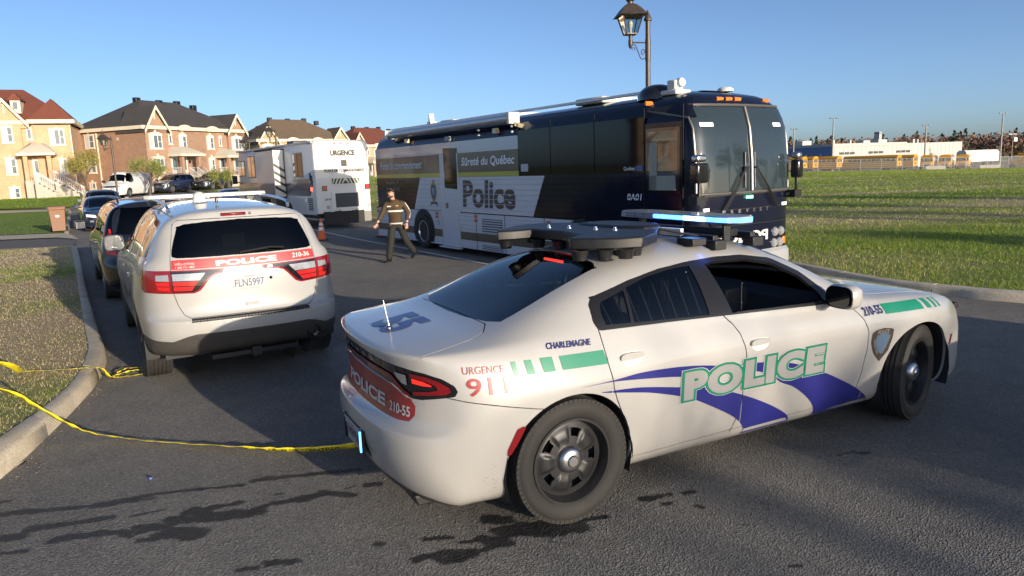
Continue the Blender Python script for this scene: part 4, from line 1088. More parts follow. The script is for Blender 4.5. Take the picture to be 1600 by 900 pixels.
# 55 on the trunk
uv, f, _ = norm_text("55", bold=.05)
wrap_decal("lettering", uv, f, BVH, BLUEV, trunk_o, 'top', .003, bilerp([(-2.33, .16), (-2.33, -.17), (-2.02, -.13), (-2.02, .25)]))
# flush handles, reflector, filler
for par, (x, z) in ((RR, (-1.12, .90)), (FR, (-.118, .838))):
    hp = smooth_poly([(x - .078, z + .012), (x - .05, z + .034), (x + .07, z + .030), (x + .082, z + .008), (x + .055, z - .030), (x - .02, z - .042), (x - .06, z - .025)], 4)
    pd("handle_recess", hp, mat("handle_shade", (.60, .59, .57), r=.4), par, .002)
    b = MB(); yy = BVH.ray_cast(Vector((x, -3, z)), Vector((0, 1, 0)))[0].y
    b.prism(smooth_poly([(x - .082, z + .010), (x - .05, z + .032), (x + .07, z + .028), (x + .078, z + .012), (x + .05, z - .004), (x - .06, z - .006)], 4), yy - .016, yy + .004, 'xz')
    b.build("handle", WHITE, par, bevel=.006)
rb = [(-1.835, .640), (-1.872, .628), (-1.925, .515), (-1.927, .483), (-1.905, .487), (-1.868, .545), (-1.825, .628)]
wrap_decal("side_reflector", rb, [list(range(7))], BVH, REDLENS, body, 'right', .005)
rb2 = [(1.955, .52), (1.99, .52), (2.0, .60), (1.965, .60)]
wrap_decal("side_reflector", rb2, [list(range(4))], BVH, REDLENS, body, 'right', .004)
# scuffs on the bumper corner
sc = MB()
for k in range(26):
    x = random.gauss(-2.02, .035); z = random.gauss(.34, .045); l = random.uniform(.004, .022); a = random.uniform(-.6, .9)
    h = BVH.ray_cast(Vector((x, -3, z)), Vector((0, 1, 0)))[0]
    if h: sc.add([h + Vector((0, -.0025, 0)), h + Vector((l * math.cos(a), -.0025, l * math.sin(a))), h + Vector((l * math.cos(a), -.0025, l * math.sin(a) + .0035))], [(0, 1, 2)])
tag(sc.build("scuff", mat("scuff_grey", (.16, .15, .14), r=.8), body, recalc=False), kind="stuff")
# rear plate with blue flash lights either side, on the bumper
def bump_x(y, z): return BVH.ray_cast(Vector((-6, y, z)), Vector((1, 0, 0)))[0].x
pb = MB()
for k in range(8):
    y0, y1 = -.22 + .055 * k, -.22 + .055 * (k + 1)
    P = [(bump_x(y, z) - .004, y, z) for y in (y0, y1) for z in (.36, .44, .52)]
    pb.grid([P[:3], P[3:]])
pb.build("plate_recess", BLACKP, PC)
pl_ = plate_obj(PC, (bump_x(0, .44) - .010, .02, .44), (0, -1, 0), (-.10, 0, 1), .305, .152, "FHP436")
for yy, lit in ((-.175, 1), (.215, 0)):
    xx = bump_x(yy, .44)
    b = MB(); b.obox((xx - .012, yy, .44), (.010, .003 * (1 if yy > 0 else -1), 0), (.002, .022, 0), (0, 0, .082)); sl = b.build("strobe_light", BLACKG, PC, bevel=.004)
    if lit:
        b = MB(); b.obox((xx - .024, yy + .012, .44), (.003, 0, 0), (0, .007, 0), (0, 0, .062)); b.build("led_strip", mat("blue_led", (.1, .4, 1.), r=.3, emis=(.10, .45, 1.), es=4), sl)
# diffuser and exhaust tips, underside, wheel wells
b = MB(); b.prism([(-2.34, .175), (-2.36, .24), (-2.0, .22), (-1.9, .16)], -.60, .60, 'xz'); b.build("diffuser", BLACKP, PC, bevel=.01)
for y in (-.52, .52):
    b = MB(); b.lathe([(.040, 0), (.045, 0), (.045, .16), (.040, .16)], o=(-2.33, y, .205), ax=(1, 0, 0), n=20, close=True); b.build("exhaust_pipe", mat("tan_metal", (.45, .36, .24), r=.4, m=.7), PC)
b = MB(); b.box(-1.95, 2.1, -.70, .70, .165, .20); b.build("underside", INNER, PC)
for cx in (-1.526, 1.526):
    for s in (-1, 1):
        b = MB(); P = []
        for i in range(13):
            t = math.radians(-20 + 220 * i / 12)
            P.append([(cx + .418 * math.cos(t), s * y, .352 + .418 * math.sin(t)) for y in (.52, .90)])
        b.grid(P); b.add([(cx + .44 * math.cos(2 * math.pi * i / 20), s * .52, .38 + .44 * math.sin(2 * math.pi * i / 20)) for i in range(20)], [tuple(range(20))])
        b.build("wheel_well", INNER, PC)
STEER = .27
w1 = make_wheel(PC, (-1.526, -.815, .3635), .3635, .247, .225, -1); w1.rotation_euler[1] = 2.2
make_wheel(PC, (-1.526, .815, .3635), .3635, .247, .225, 1)
w2 = make_wheel(PC, (1.526, -.80, .3635), .3635, .247, .225, -1, STEER); w2.rotation_euler[1] = .5
make_wheel(PC, (1.526, .80, .3635), .3635, .247, .225, 1, STEER)
# door mirrors
for s in (-1, 1):
    b = MB(); P = []
    for i, (x, sy, sz) in enumerate(((.515, .100, .074), (.53, .108, .082), (.58, .108, .084), (.625, .090, .068), (.65, .05, .035))):
        P.append([(x, s * (1.00 + sy * math.copysign(abs(math.cos(t)) ** .6, math.cos(t))), 1.075 + sz * math.copysign(abs(math.sin(t)) ** .6, math.sin(t))) for t in [2 * math.pi * k / 20 for k in range(20)]])
    b.grid(P, 0, True, True); b.add(P[-1], [tuple(range(20))]); 
    mo = b.build("door_mirror", WHITE, PC)
    b = MB(); b.add([(p[0] - .002, p[1], p[2]) for p in P[0]], [tuple(range(20))]); b.add([(.50, 1.0 * s + (p[1] - s) * .86, 1.075 + (p[2] - 1.075) * .84) for p in P[0]], [tuple(range(20))])
    b.grid([[(p[0] + .05, s + (p[1] - s) * 1.03, 1.075 + (p[2] - 1.075) * 1.03) for p in P[0]], [(p[0] - .012, s + (p[1] - s) * 1.0, 1.075 + (p[2] - 1.075) * 1.0) for p in P[0]]], 0, True, True)
    b.build("mirror_shell", BLACKG, mo)
    b = MB(); b.bar((.58, s * .86, 1.015), (.58, s * .96, 1.03), .06, .03); b.build("mirror_arm", BLACKP, mo)
# roof: two joined black pod housings with cups, rails, light bar
plate = [(-1.31, .38), (-1.22, .50), (-.99, .71), (-.84, .76), (-.70, .70), (-.55, .58), (-.66, .30), (-.66, 0), (-.60, -.25), (-.47, -.34), (-.62, -.52), (-.85, -.68), (-1.0, -.64), (-1.14, -.55), (-1.22, -.46), (-1.22, -.42), (-1.03, -.28), (-1.0, .0), (-1.05, .34), (-1.2, .34)]
b = MB(); b.prism(plate, 1.488, 1.56, 'xy'); pod = b.build("roof_pod", BLACKP, PC, bevel=.012)
for x, y, r in ((-1.19, -.50, .052), (-1.06, -.575, .052), (-.93, -.61, .055), (-.80, -.53, .05), (-1.22, .42, .05), (-1.02, .30, .05), (-.98, .08, .05), (-.90, .62, .05)):
    zz = max(1.425, BVH.ray_cast(Vector((x, y, 3)), Vector((0, 0, -1)))[0].z)
    b = MB(); b.lathe([(r * 1.12, 1.490), (r, 1.478), (r * .82, zz + .012), (r * .78, zz + .002), (.0, zz + .002)], o=(x, y, 0), n=20); b.build("pod_cup", BLACKP, pod)
for x, y in ((-.93, .30), (-.86, .14), (-.80, -.10), (-.74, -.24)):
    b = MB(); b.lathe([(.0, 1.585), (.010, 1.583), (.012, 1.572), (.016, 1.566), (.016, 1.559)], o=(x, y, 0), n=10); b.build("bolt", CHROME, pod)
b = MB(); b.prism([(-.66, .36), (-.42, .40), (-.30, .28), (-.26, -.10), (-.34, -.22), (-.50, -.26), (-.62, -.1)], 1.50, 1.575, 'xy'); hs = b.build("antenna_housing", BLACKP, PC, bevel=.03, seg=3)
b = MB(); b.bar((-.30, .30, 1.515), (-.22, -.30, 1.515), .03, .05); b.build("bracket", WHITEPL, hs, bevel=.004)
for x in (-.12, .22):
    b = MB(); b.bar((x, -.52, 1.475), (x, .52, 1.475), .05, .05)
    for y in (-.52, .52): b.box(x - .05, x + .05, y - .05, y + .05, 1.405, 1.47)
    b.build("cross_rail", STEEL_DK, PC, bevel=.006)
b = MB(); b.bar((.02, -.05, 1.50), (.10, -.46, 1.50), .10, .055); b.build("siren_speaker", BLACKP, PC, bevel=.008)
b = MB(); b.box(-.32, -.20, -.52, -.36, 1.44, 1.49); b.build("junction_box", BLACKP, PC, bevel=.006)
for pts in (((-.28, -.05, 1.52), (-.15, -.2, 1.47), (0, -.3, 1.46), (.12, -.25, 1.50), (.16, -.15, 1.54)), ((-.35, -.22, 1.54), (-.2, -.35, 1.50), (-.05, -.42, 1.47), (.08, -.38, 1.49), (.2, -.30, 1.55))):
    b = MB(); b.tube([tuple(p) for p in spline(pts, 6)], .008, 6); b.build("cable", SEAL, PC)
# light bar with lit blue modules
LBX = .03; LB = MB(); xs_ = [(-.10, .06), (-.13, .2), (-.135, .42), (-.12, .54), (-.06, .615), (.06, .615), (.12, .54), (.135, .42), (.13, .2), (.10, .06)]
outl = [(LBX + x, y) for x, y in [(-.135, -.50), (-.115, -.59), (-.05, -.65), (.05, -.65), (.115, -.59), (.135, -.50), (.135, .50), (.115, .59), (.05, .65), (-.05, .65), (-.115, .59), (-.135, .50)]]
LB.prism(outl, 1.578, 1.586, 'xy'); LB.prism([(LBX + (x - LBX) * .97, y * .99) for x, y in outl], 1.613, 1.622, 'xy')
lb = LB.build("light_bar", mat("lightbar_lens_frame", (.25, .27, .30), r=.25, coat=.5), PC, bevel=.004)
LEDB = mat("blue_lit_module", (.05, .15, .9), r=.25, emis=(.03, .15, 1.), es=10)
LEDC = mat("blue_hot_module", (.2, .4, 1.), r=.25, emis=(.14, .42, 1.), es=18)
LEDO = mat("unlit_module", (.22, .25, .28), r=.12, coat=.6, var=.25, vs=50)
ys = np.linspace(.50, -.50, 10)
for i in range(9):
    for sx in (-1, 1):
        b = MB(); x = LBX + sx * .132
        b.box(min(x, x - sx * .03), max(x, x - sx * .03), ys[i + 1] + .004, ys[i] - .004, 1.587, 1.612)
        lit = i >= 3
        b.build("light_module", (LEDC if i in (6, 7) else LEDB) if lit else LEDO, lb, bevel=.003)
for sy in (1, -1):
    for p, q in (((-.130, .505), (-.113, .585)), ((-.108, .592), (-.05, .644)), ((-.042, .646), (.042, .646)), ((.05, .644), (.108, .592)), ((.113, .585), (.130, .505))):
        b = MB(); b.bar((LBX + p[0] * .97, sy * p[1] * .985, 1.5995), (LBX + q[0] * .97, sy * q[1] * .985, 1.5995), .02, .025); b.build("light_module", LEDB if sy < 0 else LEDO, lb)
for sy in (-1, 1): b = MB(); b.box(LBX - .03, LBX + .03, sy * .46 - .012, sy * .46 + .012, 1.44, 1.579); b.build("light_bar_foot", STEEL_DK, lb, bevel=.005)
# whip antenna, brake light strip in the rear window, push bumper, A-pillar spot lamp
zt = BVH.ray_cast(Vector((-2.27, -.05, 3)), Vector((0, 0, -1)))[0].z
b = MB(); b.lathe([(.024, zt - .004), (.024, zt + .006), (.012, zt + .018), (.010, zt + .032), (.0, zt + .034)], o=(-2.27, -.05, 0), n=14); b.tube([(-2.27, -.05, zt + .03), (-2.29, -.04, zt + .17)], .0022, 6); b.build("antenna", CHROME, PC)
b = MB(); b.bar((-1.09, .10, 1.372), (-1.09, -.14, 1.372), .012, .016); b.build("third_brake_light", mat("third_brake_lit", (.6, .02, .02), r=.3, emis=(1., .05, .03), es=5), PC)
b = MB()
for y in (-.35, .35): b.prism([(2.44, .30), (2.62, .32), (2.64, .50), (2.63, .68), (2.60, .75), (2.55, .73), (2.57, .56), (2.52, .44), (2.44, .40)], y - .03, y + .03, 'xz')
b.tube([(2.56, -.56, .70), (2.60, -.36, .72), (2.60, .36, .72), (2.56, .56, .70)], .03, 10); b.tube([(2.60, -.36, .58), (2.60, .36, .58)], .025, 10)
b.build("push_bumper", BLACKP, PC, bevel=.006)
b = MB(); b.prism([(2.30, .24), (2.50, .24), (2.51, .58), (2.48, .70), (2.35, .70)], -.38, .38, 'xz'); b.build("grille", BLACKP, PC, bevel=.01)
# cabin: floor, dashboard, seats, partition with bars, steering wheel, radio mast, bars on the rear doors
b = MB(); b.box(-1.9, 1.1, -.74, .74, .26, .34); b.box(-2.0, -1.35, -.70, .70, .92, 1.0); b.prism([(.62, .45), (1.1, .45), (1.1, .96), (.86, 1.0), (.66, .97), (.55, .86)], -.76, .76, 'xz'); b.box(.0, .95, -.14, .14, .34, .72); b.box(.36, .6, -.12, .12, .72, 1.02); b.build("cabin", mat("dash_grey", (.065, .068, .075), r=.6, var=.25, vs=5), PC, bevel=.02)
for y in (-.37, .37):
    b = MB(); b.prism([(-.35, .42), (.16, .45), (.18, .58), (-.18, .57), (-.40, 1.02), (-.52, 1.04), (-.56, 1.0), (-.42, .5)], y - .25, y + .25, 'xz'); b.prism([(-.46, 1.08), (-.56, 1.08), (-.60, 1.26), (-.52, 1.28)], y - .13, y + .13, 'xz'); b.build("seat", INNER, PC, bevel=.04, seg=3)
b = MB(); b.prism([(-1.3, .42), (-.75, .44), (-.75, .58), (-1.18, .60), (-1.42, 1.04), (-1.55, 1.04)], -.66, .66, 'xz'); b.build("rear_bench", INNER, PC, bevel=.03)
b = MB(); b.box(-.64, -.62, -.66, .66, .40, .98); b.tube([(-.62, -.62, 1.30), (-.62, .62, 1.30)], .014, 8); b.tube([(-.62, -.64, .98), (-.62, -.62, 1.30)], .014, 8); b.tube([(-.62, .64, .98), (-.62, .62, 1.30)], .014, 8)
for k in range(11): b.tube([(-.62, -.55 + .11 * k, .98), (-.62, -.55 + .11 * k, 1.30)], .006, 6)
b.build("partition", STEEL_DK, PC)
BAR = mat("window_bar", (.30, .30, .29), r=.5)
for s in (-1, 1):
    for k in range(8):
        x = -1.16 + .094 * k; zt_ = np.interp(x, [-1.2, -1.0, -.8, -.45], [1.19, 1.25, 1.29, 1.31])
        b = MB(); b.tube([(x, s * .80, 1.06), (x, s * .66, zt_)], .0045, 6); b.build("window_bar", BAR, PC)
b = MB(); b.lathe([(.175, -.012), (.187, 0), (.175, .012), (.163, 0)], o=(.42, .37, .93), ax=(-.9, 0, .42), n=28, close=True); b.box(.42, .46, .21, .53, .90, .95); b.build("steering_wheel", BLACKP, PC)
b = MB(); b.tube([(-.06, -.70, 1.0), (-.06, -.70, 1.19)], .004, 6); b.sphere((-.06, -.70, 1.19), .009, 8); b.sphere((-.06, -.70, 1.06), .008, 8); b.build("mast", STEEL_DK, PC)
b = MB(); b.obox((.55, .12, 1.25), (.01, 0, .004), (0, .11, 0), (0, 0, .028)); b.build("rear_view_mirror", BLACKP, PC)
b = MB(); 
for i in range(6):
    for j in range(2): b.add([(.15, .15 + .03 * i, 1.30 + .02 * j), (.15, .18 + .03 * i, 1.30 + .02 * j), (.15, .18 + .03 * i, 1.32 + .02 * j), (.15, .15 + .03 * i, 1.32 + .02 * j)], [(0, 1, 2, 3)], (i + j) % 2)
b.build("chequered_visor", [mat("visor_yellow", (.75, .5, .03), r=.6), BLACKV], PC)
# ------------------------------------------------------------------ the white police SUV by the kerb
PD = thing("police_suv", "white police sport utility with red tailgate band standing at the left kerb", "police car", (-3.80, 8.98, 0), 2.109, "police patrol vehicles")
def suv_rows():
    wrap_r = [(0, 0), (.006, .22), (.022, .42), (.05, .58), (.10, .72), (.19, .845), (.33, .93)]
    wrap_f = [(0, 0), (-.01, .2), (-.03, .40), (-.07, .56), (-.14, .70), (-.24, .80), (-.36, .88)]
    xs = [-2.06, -2.0, -1.75, -1.52, -1.2, -.8, -.4, 0., .4, .7, .95, 1.2, 1.52, 1.85, 2.1]
    zr = [.33, .375, .50, .565, .69, .73, 1.0, 1.255]; xr = [-2.38, -2.49, -2.545, -2.57, -2.565, -2.50, -2.50, -2.475]
    zf = [.30, .36, .48, .60, .72, .82, .92, 1.02]; xf = [2.38, 2.46, 2.50, 2.50, 2.50, 2.50, 2.48, 2.42]
    zs = lambda x: np.interp(x, [-2.1, -1.5, 0, .8, 1.2, 1.6, 2.2], [1.20, 1.17, 1.12, 1.10, 1.09, 1.07, 1.02])
    zside = [.30, .36, .50, .62, .76, .86, 1.0, None]
    R_ = lambda z, w=0.: ((.865, 1.235), (.785, 1.42), (.675, z - .115), (.48, z - .026), (.25, z - .005), z)
    T = {}
    zr_ = lambda x: np.interp(x, [-2.0, -1.5, -.8, 0, .3], [1.715, 1.745, 1.765, 1.755, 1.735])
    for x in xs:
        if x <= .1 and x > -1.99: T[x] = R_(float(zr_(x)))
    T[-2.06] = ((-2.10, .82, 1.26), (-2.16, .75, 1.44), (-2.20, .665, 1.59), (-2.245, .47, 1.652), (-2.26, .25, 1.668), (-2.265, 1.672))
    T[-2.0] = ((-2.03, .835, 1.25), (-2.07, .765, 1.43), (-2.10, .67, 1.615), (-2.19, .475, 1.688), (-2.22, .26, 1.703), (-2.225, 1.706))
    T[.4] = ((.865, 1.20), (.80, 1.36), (.69, 1.58), (.53, 1.655), (.27, 1.68), 1.685)
    T[.7] = ((.88, 1.16), (.84, 1.26), (.76, 1.39), (.56, 1.47), (.28, 1.50), 1.51)
    T[.95] = ((.89, 1.13), (.87, 1.17), (.84, 1.22), (.58, 1.29), (.29, 1.32), 1.33)
    T[1.2] = ((.86, 1.105), (.79, 1.12), (.68, 1.135), (.5, 1.15), (.25, 1.16), 1.165)
    T[1.52] = ((.84, 1.085), (.74, 1.10), (.6, 1.11), (.44, 1.12), (.22, 1.13), 1.135)
    T[1.85] = ((.82, 1.06), (.71, 1.075), (.57, 1.085), (.42, 1.09), (.2, 1.10), 1.10)
    T[2.1] = ((.78, 1.04), (.66, 1.05), (.52, 1.06), (.37, 1.065), (.18, 1.07), 1.07)
    return car_rows(zr, xr, wrap_r, zf, xf, wrap_f, xs, zs, zside, [.86, .925, .94, .945,   .955, .955, .945, .905], [.0, .01, .02, .025, .02, .015, .01, .0], (-1.52, 1.52), T, taper_r=(-1.75, .025, .3), taper_f=(1.7, .05, .4), blend=(-1.65, .42, 1.7, .5))
_ring, _top = suv_rows()
def _cr(a, b):
    st = lambda p: p.x < -2.1 and abs(p.z - .69) < .004
    sp = lambda p: -2.3 < p.x < -2.19 and abs(p.y) < .52 and 1.64 < p.z < 1.68
    bl = lambda p: p.x < -2.0 and abs(p.z - .50) < .004
    for q, w in ((st, .7), (sp, .6)):
        if q(a) and q(b): return w
    return 0
_bm = body_shell(_ring, _top, 3, _cr)
BVH_D = BVHTree.FromBMesh(_bm); SD = Shell(_bm)
YZ = lambda A: A[:, [1, 2]]
for cx in (-1.52, 1.52):
    SD.cut(arch_circle(cx, .38, .45), lambda f: f.calc_center_median().z < 1.0)
    c, n = SD.centers(); SD.take((np.hypot(c[:, 0] - cx, c[:, 2] - .38) < .45) & (np.abs(c[:, 1]) > .3) & (c[:, 2] < 1.0))
rearf = lambda f: f.normal.x < -.25 and f.calc_center_median().x < -1.9
sym = lambda P: P + [(-y, z) for y, z in P[::-1]]
DWIN = sym([(0, 1.600), (.30, 1.592), (.50, 1.578), (.565, 1.555), (.605, 1.45), (.645, 1.33), (.645, 1.285), (.60, 1.272), (.30, 1.268), (0, 1.267)])
DGATE = [(-.66, 1.28), (-.672, 1.17), (-.668, .946), (-.64, .83), (-.60, .745), (-.55, .715), (.55, .715), (.60, .745), (.64, .83), (.668, .946), (.672, 1.17), (.66, 1.28), (.60, 1.58), (.56, 1.615), (-.56, 1.615), (-.60, 1.58)]
PHD = lambda A: np.stack([np.degrees(np.arctan2(A[:, 1], -(A[:, 0] + 1.55))) / 40., A[:, 2]], 1)
def ph(y, z): # rear-plane y -> angle on the shell
    h = BVH_D.ray_cast(Vector((-6, y, z)), Vector((1, 0, 0)))[0]
    return (math.degrees(math.atan2(h.y, -(h.x + 1.55))) / 40., z) if h else (y * 1.2, z)
DLH = [(0, 1.150), (.129, 1.152), (.343, 1.158), (.52, 1.160), (.687, 1.163)]
a84 = 60 / 40.
DL = [ph(y, z) for y, z in DLH] + [(56 / 40., 1.166), (62 / 40., 1.155), (63 / 40., 1.10), (60 / 40., 1.0), (55 / 40., .962)] + [ph(y, z) for y, z in [(.667, .950), (.491, .942), (.44, .965), (.335, 1.085), (.28, 1.105), (.13, 1.112), (0, 1.112)]]
DLAMP = DL + [(-a, z) for a, z in DL[-2:0:-1]]
SD.cut(lambda A: poly_sdf(PHD(A), DLAMP), lambda f: f.calc_center_median().x < -1.75 and f.normal.z < .7 and .85 < f.calc_center_median().z < 1.25)
SD.cut(lambda A: poly_sdf(YZ(A), DWIN), rearf)
for k in (-.003, .003): SD.cut(lambda A: poly_sdf(YZ(A), DGATE) - k, rearf)
QW = [(-2.0, 1.27), (-1.98, 1.40), (-1.90, 1.55), (-1.80, 1.60), (-1.32, 1.625), (-1.36, 1.23)]
RW = [(-1.26, 1.225), (-1.22, 1.63), (-.42, 1.645), (-.36, 1.19)]
FW = [(-.27, 1.185), (-.32, 1.645), (.10, 1.635), (.36, 1.57), (.62, 1.40), (.80, 1.22), (.80, 1.16)]
for P in (QW, RW, FW): SD.cut(lambda A, P=P: poly_sdf(XZ(A), P), side_pred)
WSD = [(1.16, 0), (1.12, -.5), (1.02, -.74), (.62, -.68), (.40, -.60), (.36, -.3), (.35, 0), (.36, .3), (.40, .60), (.62, .68), (1.02, .74), (1.12, .5)]
SD.cut(lambda A: poly_sdf(XY(A), WSD), lambda f: f.normal.z > .2 and f.calc_center_median().z > 1.1)
zb_ = lambda c: np.interp(np.abs(c[:, 1]), [0, .25, .52, .60, .72, .85, 1.0], [.562, .562, .562, .545, .50, .51, .55])
SD.cut(lambda A: A[:, 2] - zb_(A), lambda f: f.calc_center_median().x < -1.95 and f.calc_center_median().z < .8)
DSEAM = [[(-1.30, 1.2), (-1.30, .95), (-1.20, .70), (-1.02, .50), (-1.0, .40)], [(-.32, 1.18), (-.30, .40)], [(.80, 1.15), (.84, .9), (.82, .40)]]
for L_ in DSEAM:
    fx = lambda A, L_=L_: np.interp(A[:, 2], [p[1] for p in L_[::-1]], [p[0] for p in L_[::-1]])
    for k in (-.003, .003): SD.cut(lambda A: A[:, 0] - fx(A) - k, lambda f: side_pred(f) and .4 < f.calc_center_median().z < 1.15)
c, n = SD.centers()
isside = np.abs(n[:, 1]) > .25; isrear = (n[:, 0] < -.25) & (c[:, 0] < -1.9)
cls = np.full(len(c), 'body', dtype=object)
gate = (poly_sdf(YZ(c), DGATE) < -.003) & isrear
cls[gate] = 'gate'
cls[(c[:, 0] < -1.95) & (c[:, 2] < zb_(c))] = 'skirt'
gapm = (np.abs(poly_sdf(YZ(c), DGATE)) < .003) & isrear
for L_ in DSEAM: gapm |= (np.abs(c[:, 0] - np.interp(c[:, 2], [p[1] for p in L_[::-1]], [p[0] for p in L_[::-1]])) < .003) & isside & (c[:, 2] > .4) & (c[:, 2] < 1.16)
cls[gapm] = 'gap'
cls[(poly_sdf(PHD(c), DLAMP) < 0) & (c[:, 0] < -1.75) & (c[:, 2] > .85) & (c[:, 2] < 1.25)] = 'lamp'
cls[(poly_sdf(YZ(c), DWIN) < 0) & isrear] = 'rwin'
for nm, P in (('q', QW), ('r', RW), ('f', FW)):
    for s, mk in (('R', n[:, 1] < 0), ('L', n[:, 1] > 0)): cls[(poly_sdf(XZ(c), P) < 0) & isside & mk] = 'w' + nm + s
cls[(poly_sdf(XY(c), WSD) < 0) & (n[:, 2] > .2) & (c[:, 2] > 1.1)] = 'ws'
PIECE = {k: SD.take(cls == k, False) for k in set(cls)}
GL_BK = glass("privacy_glass", (.05, .055, .06), 1.5)
bodyD = sheet_object("body", PIECE['body'], WHITE, PD); gateD = sheet_object("tailgate", PIECE['gate'], WHITE, PD)
sheet_object("bumper_skirt", PIECE['skirt'], mat("grey_plastic", (.030, .030, .031), r=.55, var=.3, vs=12, dirt=.5), PD)
sheet_object("seam", PIECE['gap'], DARKG, PD, thick=0, offset=-.006)
lampD = sheet_object("tail_light", PIECE['lamp'], mat("dark_red_lens", (.20, .008, .014), r=.12, coat=.8), PD, thick=.01, offset=.004)
sheet_object("rear_window", PIECE['rwin'], GL_BK, PD, thick=0, offset=-.003); sheet_object("windshield", PIECE['ws'], GL_CL, PD, thick=0, offset=-.003)
for k in ('wqR', 'wqL', 'wrR', 'wrL', 'wfR', 'wfL'): sheet_object("window", PIECE[k], GL_BK if k[1] != 'f' else GL_DK, PD, thick=0, offset=-.004)
def rear_decal(nm, P, m, par, lift=.003, cell=.05): return wrap_decal(nm, P, [list(range(len(P)))], BVH_D, m, par, 'rear', lift, cell=cell)
def rear_text(s, quad, m, par, bold=.02, lift=.005, bvh=None, mode='rear', shear=0.):
    uv, f, _ = norm_text(s, bold=bold, shear=shear)
    return wrap_decal("lettering", uv, f, bvh or BVH_D, m, par, mode, lift, bilerp(quad))
for s in (1, -1):
    q = lambda P: [(s * y, z) for y, z in P]
    rear_decal("lamp_bezel", q([(.35, 1.145), (.50, 1.148), (.672, 1.150), (.672, .962), (.505, .955), (.46, .975), (.36, 1.085), (.30, 1.118), (.15, 1.125), (.15, 1.140)]), BLACKG, lampD, .008)
    rear_decal("clear_lens", q([(.385, 1.125), (.662, 1.130), (.662, 1.066), (.44, 1.060), (.41, 1.095)]), CLEARL, lampD, .010)
    rear_decal("red_lens", q([(.452, 1.052), (.662, 1.058), (.662, 1.020), (.482, 1.014)]), mat("bright_red_lens", (.48, .015, .015), r=.18, coat=.6), lampD, .010)
    rear_decal("red_lens", q([(.486, 1.006), (.662, 1.012), (.662, .974), (.515, .968)]), mat("bright_red_lens"), lampD, .010)
    rear_decal("clear_lens", q([(.692, 1.126), (.79, 1.122), (.795, 1.070), (.692, 1.066)]), CLEARL, lampD, .010)
    rear_decal("red_lens", q([(.692, 1.058), (.795, 1.060), (.793, 1.025), (.692, 1.020)]), mat("bright_red_lens"), lampD, .010)
    rear_decal("red_lens", q([(.692, 1.012), (.790, 1.016), (.782, .985), (.692, .974)]), mat("bright_red_lens"), lampD, .010)
rear_decal("red_band", [(.655, 1.252), (.664, 1.170), (.52, 1.166), (.343, 1.164), (.129, 1.158), (-.129, 1.158), (-.343, 1.164), (-.52, 1.166), (-.664, 1.170), (-.655, 1.252), (-.60, 1.257), (-.3, 1.255), (.3, 1.255), (.60, 1.257)], mat("band_red", (.42, .035, .04), r=.4, coat=.2), gateD, .003)
rear_text("POLICE", [(.285, 1.176), (-.277, 1.176), (-.277, 1.232), (.285, 1.228)], WHITEV, gateD, .05, .006)
rear_text("210-36", [(-.430, 1.188), (-.612, 1.190), (-.610, 1.236), (-.432, 1.236)], WHITEV, gateD, .03, .006)
rear_text("info-crime", [(.628, 1.205), (.468, 1.205), (.468, 1.236), (.628, 1.236)], WHITEV, gateD, .0, .006)
rear_text("1 800 711-1800", [(.626, 1.176), (.468, 1.176), (.468, 1.196), (.626, 1.196)], WHITEV, gateD, .01, .006)
for ch, y in zip("DODGE", (.20, .10, 0, -.10, -.20)): rear_text(ch, [(y + .022, 1.122), (y - .022, 1.122), (y - .022, 1.140), (y + .022, 1.140)], CHROME, lampD, .04, .008)
rx = lambda y, z: BVH_D.ray_cast(Vector((-6, y, z)), Vector((1, 0, 0)))[0].x
plate_obj(PD, (rx(0, 1.0) - .006, .005, 1.003), (0, -1, 0), (.02, 0, 1), .30, .148, "FLN5997")
b = MB(); b.lathe([(.0, -.006), (.013, -.006), (.016, 0.)], o=(rx(-.2, 1.02), -.20, 1.02), ax=(1, 0, 0), n=14); b.build("camera_dot", BLACKG, gateD)
rear_decal("handle_recess", [(.085, .830), (-.085, .830), (-.070, .754), (.070, .754)], mat("handle_shade", (.60, .59, .57)), gateD, .003)
b = MB(); b.obox((rx(0, .80) - .010, 0, .795), (.012, 0, 0), (0, .062, 0), (0, 0, .016)); b.build("handle", WHITE, gateD, bevel=.008)
rear_decal("step_pad", [(.545, .706), (-.535, .706), (-.545, .676), (.552, .676)], BLACKP, PD, .006, .04)
b = MB()
for k in range(36):
    y = .53 - .0303 * k; b.obox((rx(y, .69) - .012, y, .692), (.006, 0, 0), (0, .010, 0), (0, 0, .009))
tag(b.build("step_tread", BLACKP, PD), kind="stuff")
b = MB(); b.tube([(rx(0, 1.36) - .02, -.02, 1.288), (rx(-.2, 1.33) - .025, -.22, 1.315), (rx(-.35, 1.30) - .02, -.36, 1.300)], .010, 6); b.tube([(rx(0, 1.30) - .02, .06, 1.285), (rx(-.2, 1.31) - .03, -.20, 1.312)], .013, 6); b.build("rear_wiper", BLACKP, gateD)
b = MB(); b.obox((rx(0, 1.645) - .004, .055, 1.648), (.012, 0, .006), (0, .115, 0), (-.003, 0, .010)); b.build("third_brake_light", REDLENS, PD, bevel=.004)
b = MB(); b.lathe([(.0, -.012), (.012, -.01), (.014, 0)], o=(rx(-.10, 1.647), -.10, 1.647), ax=(1, 0, 0), n=12); b.build("washer_nozzle", BLACKP, PD)
b = MB(); b.prism([(-1.75, 1.745), (-1.62, 1.75), (-1.735, 1.80), (-1.76, 1.80)], .095, .125, 'xz'); b.build("antenna_fin", BLACKG, PD, bevel=.01)
